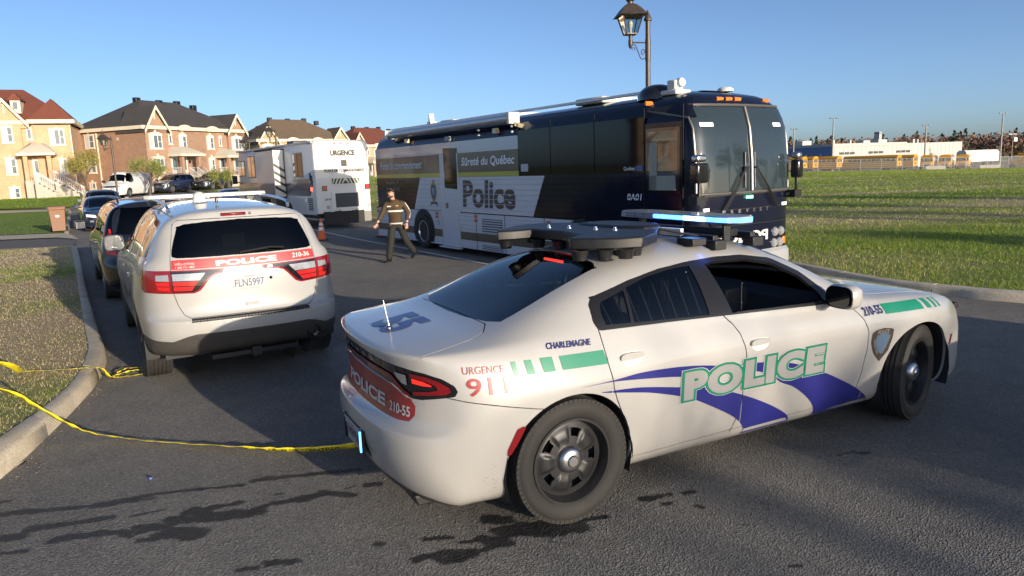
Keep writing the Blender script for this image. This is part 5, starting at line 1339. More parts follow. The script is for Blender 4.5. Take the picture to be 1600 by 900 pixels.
for s in (-1, 1):
    b = MB(); b.tube([tuple(p) for p in spline([(-1.85, s * .58, 1.68), (-1.7, s * .585, 1.74), (-.7, s * .59, 1.775), (.2, s * .585, 1.75), (.35, s * .57, 1.69)], 6)], .017, 8); b.build("roof_rail", CHROME, PD)
# white light bar, low mounted, on the roof
b = MB(); b.prism([(-.45, -.62), (-.38, -.68), (-.22, -.68), (-.14, -.62), (-.14, .62), (-.22, .68), (-.38, .68), (-.45, .62)], 1.775, 1.82, 'xy'); lbd = b.build("light_bar", WHITEPL, PD, bevel=.012)
b = MB(); b.box(-.465, -.45, -.60, .60, 1.782, 1.812); b.build("light_lens", CLEARL, lbd)
for s in (-1, 1): b = MB(); b.box(-.36, -.24, s * .50 - .04, s * .50 + .04, 1.72, 1.776); b.build("light_bar_foot", STEEL_DK, lbd)
b = MB(); b.lathe([(.0, 1.86), (.03, 1.855), (.06, 1.83), (.07, 1.77), (.075, 1.75)], o=(-1.35, .22, 0), n=16); b.build("antenna_dome", WHITEPL, PD)
for s in (-1, 1):
    b = MB(); P = [[(x, s * (.99 + sy * math.copysign(abs(math.cos(t)) ** .5, math.cos(t))), 1.235 + sz * math.copysign(abs(math.sin(t)) ** .5, math.sin(t))) for t in [2 * math.pi * k / 20 for k in range(20)]] for x, sy, sz in ((.62, .115, .098), (.70, .118, .10), (.76, .09, .08), (.79, .04, .03))]
    b.grid(P, 0, True, True); b.add(P[-1], [tuple(range(20))]); mo = b.build("door_mirror", BLACKP, PD)
    b = MB(); b.add([(p[0] - .002, s * .99 + (p[1] - s * .99) * .9, 1.235 + (p[2] - 1.235) * .9) for p in P[0]], [tuple(range(20))]); b.build("mirror_glass", mat("mirror", (.75, .77, .80), r=.03, m=1.), mo)
    b = MB(); b.add(P[0], [tuple(range(20))]); b.build("mirror_back", BLACKP, mo)
    b = MB(); b.bar((.68, s * .88, 1.20), (.68, s * 1.0, 1.21), .07, .04); b.build("mirror_arm", BLACKP, mo)
    for x in (-1.15, -.18):
        h = BVH_D.ray_cast(Vector((x, s * 3, 1.03)), Vector((0, -s, 0)))[0]
        b = MB(); b.obox((x, h.y + s * .022, 1.03), (.09, 0, 0), (0, .010, 0), (0, 0, .014)); b.build("handle", WHITE, PD, bevel=.008)
    for cx in (-1.52, 1.52):
        b = MB(); P = [[(cx + .455 * math.cos(math.radians(-15 + 210 * i / 12)), s * y, .38 + .455 * math.sin(math.radians(-15 + 210 * i / 12))) for y in (.52, .935)] for i in range(13)]
        b.grid(P); b.add([(cx + .47 * math.cos(2 * math.pi * i / 20), s * .52, .40 + .47 * math.sin(2 * math.pi * i / 20)) for i in range(20)], [tuple(range(20))]); b.build("wheel_well", INNER, PD)
        make_wheel(PD, (cx, s * .815, .388), .388, .238, .26, s * 1, style='steel')
    b = MB(); b.box(-1.0, 1.0, s * .86 - .04, s * .86 + .04, .30, .36); b.build("side_sill", BLACKP, PD)
b = MB(); b.box(-2.2, 2.1, -.78, .78, .29, .34); b.box(-1.62, -1.42, -.7, .7, .20, .30); b.build("underside", INNER, PD)
b = MB(); b.box(-2.47, -2.2, -.40, .40, .285, .33); b.box(-2.53, -2.40, -.045, .045, .275, .365); b.build("tow_hitch", STEEL_DK, PD, bevel=.004)
b = MB(); b.lathe([(.058, 0), (.066, 0), (.066, .2), (.058, .2)], o=(rx(-.55, .45) - .004, -.58, .43), ax=(1, 0, 0), n=20, close=True); b.lathe([(.0, .05), (.058, .05)], o=(rx(-.55, .45) - .004, -.58, .43), ax=(1, 0, 0), n=20); b.build("exhaust_pipe", BLACKG, PD)
b = MB(); b.box(-2.0, 1.0, -.80, .80, .45, .52)
for x, w in ((-.25, .25), (-1.15, .62)):
    for y in ((-.38, .38) if w < .5 else (0,)): b.prism([(x - .3, .6), (x + .3, .62), (x + .3, .78), (x - .1, .78), (x - .35, 1.38), (x - .48, 1.38)], y - w, y + w, 'xz')
b.prism([(.62, .6), (1.1, .6), (1.1, 1.08), (.80, 1.12), (.6, 1.0)], -.82, .82, 'xz'); b.build("cabin", INNER, PD, bevel=.03)
b = MB(); b.quad((-1.9, .12, 1.30), (-1.9, -.10, 1.30), (-1.9, -.10, 1.43), (-1.9, .12, 1.43)); b.build("paper_notice", mat("paper", (.5, .55, .5), r=.8), PD)
# ------------------------------------------------------------------ the dark police command coach (local x forward, right side at y = 0)
COACH = thing("command_coach", "long black and white police command coach parked along the far side of the road", "command bus", (-2.21, 18.59, 0), 2.15 - math.pi, "police command vehicles")
NAVY = paint("dark_blue_coach_paint", (.007, .009, .022), r=.10, coat=0., var=.05); NAVY.node_tree.nodes['Principled BSDF'].inputs['Specular IOR Level'].default_value = .32
COACHW = mat("coach_white", (.58, .62, .68), r=.35, coat=.2, var=.04, vs=2)
COACHB = mat("coach_brown", (.075, .062, .040), r=.35, coat=.4, var=.05)
OLIVE = mat("coach_olive", (.42, .42, .045), r=.35, coat=.3)
SILV = mat("awning_aluminium", (.50, .52, .55), r=.35, m=.7, var=.1)
CGLASS = mat("dark_coach_glass", (.004, .005, .007), r=.04, spec=.32)
CW = 2.34
def plan(z):
    """half-open outline (right side from rear to front, left back) at height z"""
    t = np.interp(z, [2.45, 2.65, 2.85, 2.98, 3.06, 3.11], [0, .02, .09, .22, .42, .75])
    xf = np.interp(z, [.2, 1.45, 2.0, 2.5, 2.8, 3.0, 3.11], [9.28, 9.28, 9.26, 9.20, 9.10, 8.93, 8.55]); xr = -3.06 + np.interp(z, [2.5, 2.9, 3.11], [0, .15, .6])
    pts = [(xr, CW / 2), (xr, t + .35), (xr + .04, t + .12), (xr + .16, t)]
    for x in np.linspace(-2.2, 8.1, 12): pts.append((x, t))
    pts += [(xf - .75, t), (xf - .38, t + .004), (xf - .24, t + .015), (xf - .155, t + .05), (xf - .10, t + .13), (xf - .06, t + .32), (xf - .02, t + .72), (xf, CW / 2)]
    return pts + [(x, CW - y) for x, y in pts[-2:0:-1]]
b = MB(); rows = []
for z in (.16, .3, .6, 1.0, 1.4, 1.8, 2.2, 2.5, 2.65, 2.78, 2.88, 2.96, 3.02, 3.07, 3.11): rows.append([(x, y, z) for x, y in plan(z)])
b.grid(rows, 0, True, True); b.add(rows[-1], [tuple(range(len(rows[-1])))], 0)
coach = b.build("body", NAVY, COACH)
def sp(name, poly, m, d=.006, par=coach, t=.004):
    q = MB(); q.prism(poly, -d, t, 'xz'); return q.build(name, m, par)
rect = lambda x0, x1, z0, z1: [(x0, z0), (x1, z0), (x1, z1), (x0, z1)]
# upper wrap
UB0, UB1 = -2.88, 4.45
sp("upper_wrap", rect(UB0, UB1, 2.36, 2.63), mat("sky_grey_film", (.42, .46, .53), r=.15, coat=.8, var=.08, vs=.8))
sp("brown_band", rect(UB0, UB1, 1.915, 2.36), COACHB); sp("olive_band", rect(UB0, UB1, 1.815, 1.915), OLIVE)
# lower: white skirt along the length, white panel with slanted ends
sp("skirt_panel", rect(-3.0, 8.1, .16, .99), COACHW)
sp("wrap_panel", [(-.50, 1.0), (4.92, 1.0), (5.34, 1.81), (-.08, 1.81)], COACHW, .007)
sp("brown_stripe", rect(-3.0, 8.0, .355, .54), COACHB, .009)
SLA = lambda z: (-.50 + (z - 1.0) * .42 / .81, 4.92 + (z - 1.0) * .42 / .81)
for z in (1.10, 1.21, 1.32, 1.43, 1.54, 1.65, 1.76):      # pressed ribs
    a, c_ = SLA(z)
    for x0, x1, m in ((-2.98, a, NAVY), (a, c_, COACHW), (c_, 8.02, NAVY)):
        q = MB(); q.prism([(-.006, z - .010), (-.020, z - .004), (-.020, z + .003), (-.006, z + .006)], x0 + .002, x1 - .002, 'yz'); q.build("rib", m, coach)
for z in (.62, .72, .82, .92): 
    for x0, x1 in ((-2.98, -.62), (.62, 1.0), (1.95, 2.66), (3.9, 7.9)):
        q = MB(); q.prism([(-.006, z - .011), (-.018, z - .004), (-.018, z + .003), (-.006, z + .006)], x0, x1, 'yz'); q.build("rib", COACHW, coach)
for x0, x1, z in ((-2.98, 1.0, .995), (1.95, 7.95, .985)): sp("panel_joint", rect(x0, x1, z - .006, z + .006), DARKG, .011)
for x in (2.66, 3.86, 5.3, 6.6): sp("panel_joint", rect(x - .006, x + .006, .17, .985), DARKG, .0112)
# dark glazing forward of the wrap, with joints
for x0, x1 in ((4.47, 5.55), (5.57, 6.85), (6.87, 8.10)): sp("side_glass", rect(x0, x1, 1.83, 2.72), CGLASS, .010)
# door with tall window
sp("entry_door", rect(1.05, 1.90, .15, 2.36), COACHW, .013)
sp("door_window", [(1.26, 1.56), (1.86, 1.53), (1.90, 2.48), (1.24, 2.50)], CGLASS, .020)
for x in (1.05, 1.91): sp("door_edge", rect(x - .012, x + .012, .13, 2.36), mat("bright_trim", (.55, .57, .60), r=.3, m=.4), .022)
sp("door_lock", rect(1.28, 1.38, 1.07, 1.20), mat("bronze", (.20, .15, .10), r=.4, m=.5), .026)
q = MB(); q.bar((1.0, -.06, .13), (1.98, -.06, .13), .12, .03); q.build("door_step", mat("bright_trim"), coach, bevel=.005)
# lettering
TG = mat("wrap_letter_grey", (.80, .82, .86), r=.4)
def ctext(s, x0, x1, z0, z1, m, d=.012, bold=.0, shear=.0, space=1.): return flat_text("lettering", s, (x0, -d, z0), (1, 0, 0), (0, 0, 1), x1 - x0, z1 - z0, m, coach, .0, bold, shear, space)
ctext("Sûreté du Québec", 2.10, 4.32, 2.03, 2.255, TG, bold=.025, shear=.18)
ctext("Poste de commandement", -2.56, .06, 2.045, 2.245, TG, bold=.008, shear=.15)
ctext("Police", 2.10, 4.30, 1.115, 1.735, mat("letter_brown", (.045, .036, .026), r=.4), .014, bold=.035, shear=.06)
ctext("0A01", 7.70, 8.05, 1.38, 1.49, TG, .014, bold=.02, shear=.15)
ctext("Québec", 7.62, 7.90, 1.865, 1.935, TG, .016, bold=.01)
for i in range(2):
    for j in range(2): sp("flag_emblem", rect(7.935 + .07 * i, 7.995 + .07 * i, 1.865 + .045 * j, 1.902 + .045 * j), mat("emblem_blue", (.10, .16, .42), r=.4), .016)
ctext("Urgence 9-1-1", -2.2, -1.1, 1.62, 1.74, mat("faint_letter", (.20, .20, .22), r=.4), .024); ctext("310-4141", -2.2, -1.3, 1.47, 1.56, mat("faint_letter"), .024)
# crest: oval shield with flag scroll
cx, cz = .64, 1.47
oval = lambda r, s: [(cx + r * math.cos(t), cz + s * math.sin(t)) for t in [2 * math.pi * k / 24 for k in range(24)]]
sp("crest", oval(.155, .23), mat("crest_gold", (.30, .24, .06), r=.4), .018); sp("crest", oval(.115, .18), mat("crest_dark", (.05, .06, .05), r=.4), .020); sp("crest", oval(.07, .11), mat("crest_blue", (.12, .22, .5), r=.4), .022)
sp("crest", [(cx - .03, cz + .22), (cx + .03, cz + .22), (cx + .05, cz + .27), (cx, cz + .30), (cx - .05, cz + .27)], mat("crest_gold"), .018)
sp("crest", [(cx - .19, cz - .36), (cx - .15, cz - .25), (cx + .15, cz - .25), (cx + .19, cz - .36), (cx + .1, cz - .31), (cx - .1, cz - .31)], mat("crest_dark"), .018)
sp("crest", rect(cx - .05, cx + .05, cz - .26, cz - .19), mat("crest_gold"), .018)
for dx, dz in ((0, 0), (.03, .03), (-.03, .03), (0, .055), (0, -.04)): sp("crest", [(cx + dx - .016, cz + dz), (cx + dx, cz + dz - .02), (cx + dx + .016, cz + dz), (cx + dx, cz + dz + .02)], COACHW, .024)
# vents, lamps, locks
for x0, x1, z0, z1, n in ((2.92, 3.76, .55, .88, 6), (2.90, 3.76, .17, .29, 3)):
    sp("vent_grille", rect(x0, x1, z0, z1), mat("vent_shade", (.10, .11, .12), r=.6), .010)
    for k in range(n): sp("louvre", rect(x0 + .02, x1 - .02, z0 + (k + .2) * (z1 - z0) / n, z0 + (k + .62) * (z1 - z0) / n), COACHW, .018)
for x, z in ((.76, .93), (.76, .85), (2.66, .92), (2.66, .83), (5.45, .905), (-2.93, .98), (-2.93, .88)):
    q = MB(); q.box(x - .055, x + .055, -.03, 0, z - .028, z + .028); q.build("marker_lamp", mat("amber_red_lens", (.50, .10, .03), r=.25, coat=.5), coach, bevel=.006)
for x, z in ((.80, .70), (1.34, .66)): sp("latch", rect(x - .05, x + .05, z - .05, z + .05), DARKG, .012); sp("latch", rect(x - .035, x + .035, z - .035, z + .035), COACHW, .016)
for x in (-.71, 3.65): 
    q = MB(); q.box(x - .08, x + .08, -.06, .02, 2.71, 2.82); q.build("flood_lamp", mat("warm_lens", (.62, .50, .32), r=.25, coat=.4), coach, bevel=.01)
for x in (2.95, 4.28): 
    for dz in (0, -.11): q = MB(); q.sphere((x, -.02, 2.82 + dz), .035, 10); q.build("small_lamp", CLEARL, coach)
q = MB(); q.box(1.42, 1.62, -.05, .01, 2.66, 2.76); q.sphere((1.70, -.08, 2.69), .055, 12); q.build("camera", mat("grey_plastic2", (.25, .27, .30), r=.4), coach)
sp("sticker", rect(4.55, 4.80, 1.90, 2.05), mat("sticker_white", (.45, .50, .58), r=.5), .014)
# awning tube on the roof edge with brackets
q = MB(); q.tube([(-1.80, -.03, 2.965), (4.30, -.03, 2.985)], .095, 16); q.box(-1.8, 4.3, -.05, .10, 2.985, 3.08); aw = q.build("awning", SILV, COACH)
for x in (-1.82, 4.33): q = MB(); q.box(x - .05, x + .05, -.15, .12, 2.86, 3.10); q.build("awning_cap", WHITEPL, aw, bevel=.02)
q = MB(); q.bar((4.38, .0, 2.86), (4.55, .1, 2.80), .06, .08); q.build("awning_bracket", mat("warm_lens"), aw)
# roof rails, boxes, mast foot, camera dome
for y in (.35, CW - .35): q = MB(); q.bar((-2.5, y, 3.14), (8.0, y, 3.14), .05, .05); q.build("roof_rail", SILV, COACH, bevel=.01)
for x0, x1, h in ((-2.6, -1.9, 3.20), (.2, .9, 3.22), (2.2, 3.4, 3.19), (5.7, 6.5, 3.22)): q = MB(); q.box(x0, x1, .5, 1.7, 3.10, h); q.build("roof_unit", WHITEPL, COACH, bevel=.03)
q = MB(); q.box(-.62, -.42, .55, .75, 3.1, 3.25); q.prism([(-.60, 3.25), (-.50, 3.25), (-.53, 3.46), (-.56, 3.46)], .58, .72, 'xz'); q.build("mast_foot", WHITEPL, COACH, bevel=.01)
q = MB(); q.lathe([(.34, 3.07), (.335, 3.15), (.30, 3.22), (.22, 3.285), (.10, 3.32), (.0, 3.325)], o=(7.85, .55, -.06), n=24); q.build("roof_dome", BLACKG, COACH)
q = MB(); q.box(8.22, 8.40, .38, .58, 3.13, 3.28); q.tube([(8.20, .50, 3.21), (8.46, .50, 3.24)], .075, 14); q.box(8.1, 8.45, .35, .70, 3.05, 3.13); q.build("roof_camera", WHITEPL, COACH, bevel=.02)
q = MB(); q.lathe([(.13, 3.10), (.13, 3.14), (.10, 3.165), (.0, 3.17)], o=(8.55, 1.40, 0), n=18); q.build("antenna_puck", WHITEPL, COACH)
# nose: pane pieces follow the bulged front
def front_pt(y, z, lift=.0):
    P = plan(z); F_ = [p for p in P if p[0] > 8.0]; F_.sort(key=lambda p: p[1])
    ys = [p[1] for p in F_]; xs = [p[0] for p in F_]
    x = float(np.interp(y, ys, xs)); return (x + lift, y, z)
def fsheet(name, ys, zs, m, lift, par=coach, t=.02):
    q = MB(); q.grid([[front_pt(y, z, lift) for y in ys] for z in zs], 0, True)
    n = len(ys); nz = len(zs)
    o = q.build(name, m, par, recalc=False)
    bm = bmesh.new(); bm.from_mesh(o.data); [f.normal_flip() for f in bm.faces if f.normal.x < 0]; bm.to_mesh(o.data); bm.free(); return o
WSG = glass("coach_windshield", (.20, .23, .25), 1.6, .01)
ZW = list(np.linspace(1.50, 2.80, 9))
# the front opening is closed by frame, opaque panes and a dark sheet standing in for the cab
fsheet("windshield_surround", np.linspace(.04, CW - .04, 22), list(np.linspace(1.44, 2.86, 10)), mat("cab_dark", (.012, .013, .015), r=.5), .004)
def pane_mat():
    M = mat("windshield_pane", (.022, .034, .043), r=.03); return M  # opaque; the bluish base stands in for the dimly lit cab
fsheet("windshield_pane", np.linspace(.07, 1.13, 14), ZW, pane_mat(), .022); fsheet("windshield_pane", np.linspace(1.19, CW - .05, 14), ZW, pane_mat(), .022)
FR_ = mat("window_frame_metal", (.16, .15, .14), r=.4, m=.6)
for y in (.055, 1.16, CW - .04): q = MB(); q.tube([front_pt(y, z, .03) for z in ZW], .028 if y == 1.16 else .022, 8); q.build("windshield_frame", FR_, coach)
for z in (1.475, 2.83): q = MB(); q.tube([front_pt(y, z, .02) for y in np.linspace(.07, CW - .05, 20)], .024, 8); q.build("windshield_frame", FR_, coach)
for y0, y1 in ((.15, .40), (1.80, 2.02)): fsheet("strobe_light", [y0, y1], [2.50, 2.56], mat("strobe_white", (.8, .8, .8), r=.3, emis=(1, .98, .9), es=.5), .035)
for y in (.20, .32, .55): pass
for y in (.10, .78, .97, 1.16, 1.95):
    p = front_pt(y, 2.93, 0); q = MB(); q.obox(p, (.02, 0, -.01), (0, .075, 0), (.01, 0, .03)); q.build("marker_lamp", mat("amber_roof_lens", (.70, .20, .03), r=.25, coat=.4), coach, bevel=.008)
p = front_pt(1.12, 1.40, .02); q = MB(); q.obox(p, (.012, 0, 0), (0, .07, 0), (0, 0, .022)); q.build("green_lamp", mat("green_led", (.1, .8, .4), r=.3, emis=(.12, 1., .45), es=4), coach)
for y in (.22, 2.10): p = front_pt(y, 1.24, .01); q = MB(); q.obox(p, (.012, 0, 0), (0, .06, 0), (0, 0, .025)); q.build("strobe_light", mat("strobe_white"), coach)
# mirrored POLICE on the nose (reads right in a rear-view mirror)
uv, f, _ = norm_text("POLICE", bold=.04)
q = MB(); q.add([front_pt(.44 + 1.2 * (1 - p[0]), .68 + .175 * p[1], .006) for p in uv], f); q.build("lettering", WHITEV, coach, recalc=False)
for k, ch in enumerate("PREVOST"):
    uv, f, _ = norm_text(ch, bold=.02); q = MB(); q.add([front_pt(.55 + .17 * k + .06 * p[0], 1.16 + .055 * p[1], .006) for p in uv], f); q.build("lettering", CHROME, coach, recalc=False)
for y, z in ((1.85, .79), (2.03, .79), (1.83, .605), (2.0, .605), (.40, .79), (.22, .79), (.42, .605), (.25, .605)):
    p = front_pt(y, z, 0); q = MB(); q.lathe([(.0, .045), (.05, .04), (.072, .02), (.082, -.02)], o=p, ax=(1, 0, 0), n=20); q.build("headlight", CLEARL, coach)
for y in (2.12, .12): p = front_pt(y, .63, 0); q = MB(); q.obox(p, (.03, 0, 0), (0, .035, 0), (0, 0, .06)); q.build("turn_signal", AMBER, coach, bevel=.01)
q = MB(); q.grid([[front_pt(y, z, l) for y in np.linspace(.02, CW - .02, 24)] for z, l in ((.16, .0), (.18, .07), (.34, .08), (.48, .07), (.53, .02))], 0, True); q.build("bumper", mat("bumper_grey", (.30, .31, .33), r=.35, coat=.3), coach)
for z in (1.22, .97): fsheet("panel_joint", np.linspace(.10, CW - .06, 18), [z - .006, z + .006], DARKG, .004)
# wipers with double arms
for ys in ((1.00, .52), (1.22, 1.78)):
    q = MB()
    for o_ in (0, .05): q.tube([front_pt(ys[1] + o_, 1.22, .05), front_pt((ys[0] + ys[1]) / 2 + o_ * .7, 1.55, .08), front_pt(ys[0] + o_ * .3, 1.88, .07)], .011, 6)
    q.tube([front_pt(ys[0] - .01, 1.55, .05), front_pt(ys[0], 2.10, .05)], .014, 6); q.tube([front_pt(ys[0] - .05, 1.86, .06), front_pt(ys[0] + .05, 1.86, .06)], .02, 6)
    q.build("wiper", BLACKP, coach)
# mirrors on arms at both corners
for y, sgn in ((-.06, -1), (CW - .06, 1)):
    hw_ = .13 if sgn < 0 else .08
    q = MB(); q.box(9.24, 9.40, y - hw_, y + hw_, 1.66, 1.96); mo = q.build("door_mirror", BLACKG, COACH, bevel=.04, seg=3)
    q = MB(); q.box(9.24, 9.38, y - hw_ * .85, y + hw_ * .85, 1.97, 2.08); q.build("mirror_cap", CHROME, mo, bevel=.04, seg=3)
    q = MB(); q.tube([(9.32, y, 1.66), (9.32, y, 1.46), (9.2, y - sgn * .12, 1.38)], .03, 8); q.box(9.18, 9.36, y - .09, y + .09, 1.34, 1.46); q.build("mirror_arm", BLACKP, mo)
    q = MB(); q.box(9.27, 9.37, y - hw_ * .7, y + hw_ * .7, 1.70, 1.92); q.build("mirror_glass", mat("mirror"), mo)
# entrance door by the nose with a two-part window
sp("front_door", [(8.12, .20), (8.92, .20), (8.92, 2.60), (8.12, 2.60)], NAVY, .006, t=.002)
sp("door_window_frame", rect(8.15, 8.88, 1.50, 2.52), BLACKG, .012)
sp("door_window", rect(8.20, 8.84, 1.55, 2.47), mat("door_pane", (.05, .055, .05), r=.05, coat=1.), .016)
q = MB(); q.box(8.24, 8.40, -.03, -.012, 1.55, 2.30); q.box(8.24, 8.80, -.03, -.012, 1.55, 1.78); q.build("grab_panel", mat("cab_beige", (.34, .34, .28), r=.6), coach)
for x in (8.10, 8.94): sp("panel_joint", rect(x - .006, x + .006, .20, 2.85), DARKG, .010)
for x in (4.45, 5.56, 6.86): sp("panel_joint", rect(x - .006, x + .006, 2.62, 2.86), DARKG, .004)
# running gear
for x in (.0, -1.25, 6.45):
    q = MB(); P = [[(x + .60 * math.cos(math.radians(-12 + 204 * i / 14)), yy, .44 + .60 * math.sin(math.radians(-12 + 204 * i / 14))) for yy in (-.014, .3)] for i in range(15)]; 
    if x != -1.25:
        q.grid(P); q.build("wheel_arch", BLACKP, coach)
        sp("wheel_well", [(x + .58 * math.cos(math.radians(-25 + 230 * i / 16)), max(.16, .44 + .58 * math.sin(math.radians(-25 + 230 * i / 16)))) for i in range(17)], INNER, .0095)
        make_wheel(COACH, (x, .085, .445), .445, .27, .28, -1, style='bus', rimmat=mat("alu_wheel", (.55, .57, .60), r=.3, m=.8)); make_wheel(COACH, (x, CW - .13, .445), .445, .27, .28, 1, style='bus', rimmat=mat("alu_wheel"))
q = MB(); q.box(-2.8, 9.1, .25, CW - .25, .12, .3); q.build("underside", INNER, COACH)
q = MB(); q.box(-3.09, -3.05, .2, CW - .2, .5, 2.2); q.build("rear_panel", NAVY, COACH, bevel=.01)
# ------------------------------------------------------------------ the white command motorhome (local x forward, rear face at x = 0)
RA_ = math.radians(125)
RVX, RVY = -6.42 * .947, 28.225 * .947
RV = thing("command_motorhome", "white emergency command motorhome seen from behind with slide-out and black chevrons", "motorhome", (RVX, RVY, .09), RA_, "police command vehicles"); RV.scale = (.955, .955, .955)
RVW = mat("motorhome_white", (.60, .595, .58), r=.35, coat=.3, var=.04, vs=2)
RVG = mat("motorhome_grey", (.10, .11, .13), r=.3, coat=.4)
W2 = 1.12; TOP = 3.25; LEN = 10.5
b = MB()
def rsec(x, w, z0, z1, r=.14):
    return [(x, -w, z0), (x, -w, z1 - r), (x, -w + r * .3, z1 - r * .3), (x, -w + r, z1), (x, w - r, z1), (x, w - r * .3, z1 - r * .3), (x, w, z1 - r), (x, w, z0)]
S_ = [rsec(0.10, W2 - .10, .52, TOP - .16), rsec(0.0, W2 - .03, .50, TOP - .05), rsec(.10, W2, .45, TOP), rsec(LEN - .4, W2, .40, TOP), rsec(LEN, W2 - .05, .45, TOP - .35)]
b.grid(S_[1:], 0, False); b.add(S_[1], [tuple(range(8))]); b.add(S_[-1], [tuple(range(8))])
rv = b.build("body", RVW, RV, bevel=.03, seg=3)
def rb(name, poly, m, d=.006, par=rv, t=.003): q = MB(); q.prism(poly, -d, t, 'yz'); return q.build(name, m, par)
def rt(s, y0, y1, z0, z1, m, d=.012, bold=.02): return flat_text("lettering", s, (-d, y0, z0), (0, -1, 0), (0, 0, 1), y0 - y1, z1 - z0, m, rv, 0, bold)
rt("URGENCE", .44, -.55, 2.66, 2.87, BLACKV, bold=.06); rt("POSTE DE COMMANDEMENT", .72, -.92, 2.04, 2.16, BLACKV, bold=.035)
r2 = lambda y0, y1, z0, z1: [(y0, z0), (y1, z0), (y1, z1), (y0, z1)]
rb("rear_camera_window", r2(-.20, .03, 2.26, 2.50), BLACKV, .012)
rb("chevron_board", r2(-.66, .46, 1.58, 1.82), mat("board_cream", (.55, .55, .45), r=.5), .008)
for s in (1, -1):
    for k in range(4):
        y = -.10 + s * (.06 + .14 * k); P = [(y, 1.80), (y + s * .07, 1.80), (y + s * .17, 1.60), (y + s * .10, 1.60)]
        rb("chevron_stripe", [(max(-.655, min(.455, a)), z) for a, z in P], BLACKV, .012)
rb("chevron_stripe", [(-.22, 1.60), (.02, 1.60), (-.10, 1.74)], BLACKV, .012)
for y in (.76, -.98): rb("tail_lamp", r2(y - .10, y + .10, 1.35, 1.55), BLACKG, .02); rb("tail_lamp", r2(y - .075, y + .075, 1.38, 1.53), mat("rv_red_lens", (.42, .02, .03), r=.2, coat=.6), .03)
for y, z in ((.66, 2.27), (-.74, 2.27), (-.74, 2.58)): rb("marker_lamp", r2(y - .11, y + .11, z - .06, z + .06), RVW, .02); rb("marker_lamp", r2(y - .08, y + .08, z - .035, z + .035), CLEARL, .03)
for y in (.25, 0., -.28): rb("clearance_lamp", r2(y - .06, y + .06, 3.11, 3.14), mat("rv_red_lens"), .03)
rb("engine_door_frame", r2(-.70, .52, .62, 1.30), RVW, .03); rb("engine_grille", r2(-.58, .36, .70, 1.24), mat("grille_mesh", (.055, .06, .065), r=.6, bump=.6, bs=90), .042)
rb("bumper_bar", [(-.70, .55), (-.55, .55), (-.45, .64), (-.30, .64), (-.25, .55), (.15, .55), (.22, .64), (.38, .64), (.45, .55), (.62, .55), (.62, .66), (-.70, .66)], RVW, .06)
rb("plate", r2(.52, .80, .95, 1.10), WHITEPL, .012); rt("CSB 904", .78, .54, .98, 1.06, NAVYV, .016)
for y in (.66, -1.0): rb("round_marker", [(y + .07 * math.cos(t), .73 + .07 * math.sin(t)) for t in [2 * math.pi * k / 16 for k in range(16)]], mat("grey_ring", (.30, .31, .33), r=.4), .02)
rb("vertical_strip", r2(-1.045, -1.02, 2.62, 2.90), DARKG, .012)
q = MB(); q.box(-.03, .04, -.78, .86, .06, .56); q.build("mud_flap", mat("mud_rubber", (.022, .022, .022), r=.8), RV)
q = MB(); q.box(.02, .10, -1.10, -.80, .10, .52); q.build("splash_guard", mat("concrete_grey", (.22, .21, .19), r=.8), RV, bevel=.01)
q = MB(); q.box(-.05, .0, -.1, .3, .18, .20); q.build("tow_lamp", REDLENS, RV)
# left side (y = +W2)
def sd2(name, x0, x1, z0, z1, m, d=.006, par=rv, poly=None):
    q = MB(); P = poly or [(x0, z0), (x1, z0), (x1, z1), (x0, z1)]; q.prism(P, W2 - .003, W2 + d, 'xz'); return q.build(name, m, par)
RVWIN = mat("rv_window", (.10, .065, .035), r=.06, coat=1.)
def rvwin(x0, x1, z0, z1, y0=W2):
    q = MB(); q.prism([(x0, z0), (x1, z0), (x1, z1), (x0, z1)], y0 - .003, y0 + .015, 'xz'); w = q.build("window", mat("bronze_frame", (.30, .20, .11), r=.4), rv, bevel=.01)
    q = MB(); q.prism([(x0 + .05, z0 + .05), (x1 - .05, z0 + .05), (x1 - .05, z1 - .05), (x0 + .05, z1 - .05)], y0, y0 + .020, 'xz'); q.build("pane", RVWIN, w)
    xm = (x0 + x1) / 2; q = MB(); q.prism([(xm - .02, z0 + .04), (xm + .02, z0 + .04), (xm + .02, z1 - .04), (xm - .02, z1 - .04)], y0, y0 + .025, 'xz'); q.build("mullion", BLACKP, w)
rvwin(1.15, 2.30, 1.88, 2.85); rvwin(7.55, 8.70, 1.92, 2.92); rvwin(9.25, 10.30, 2.0, 2.74)
sd2("grey_band", .55, 3.3, 1.17, 1.66, RVG); sd2("grey_band", 5.8, LEN - .1, 1.14, 1.70, RVG, .007)
sd2("brown_band", .6, 2.4, 1.66, 1.82, mat("rv_tan", (.28, .20, .12), r=.35, coat=.4), .007)
flat_text("lettering", "POSTE DE COMMANDEMENT", (2.95, W2 + .012, 1.36), (-1, 0, 0), (0, 0, 1), 2.2, .14, mat("faint_letter"), rv, 0, .01)
for k in range(5): sd2("side_chevron", 0, 0, 0, 0, BLACKV, .010, poly=[(.15 + .18 * k, 1.75), (.24 + .18 * k, 1.75), (.62 + .18 * k, 1.2), (.53 + .18 * k, 1.2)] if k < 2 else [(.12 + .05 * k, 1.95), (.17 + .05 * k, 1.95), (.17 + .05 * k, 1.5), (.12 + .05 * k, 1.6)])
sd2("side_marker", .30, .42, 1.36, 1.50, mat("rv_red_glow", (.6, .03, .02), r=.3, emis=(1, .12, .05), es=2.5), .03)
for k in range(7): sd2("louvre", .35, .85, .62 + .07 * k, .66 + .07 * k, mat("louvre_dark", (.04, .04, .045), r=.6), .010)
for x0, x1 in ((1.0, 2.5), (4.0, 5.6), (6.1, 9.9)): sd2("locker_door", x0, x1, .50, 1.12, RVW, .012)
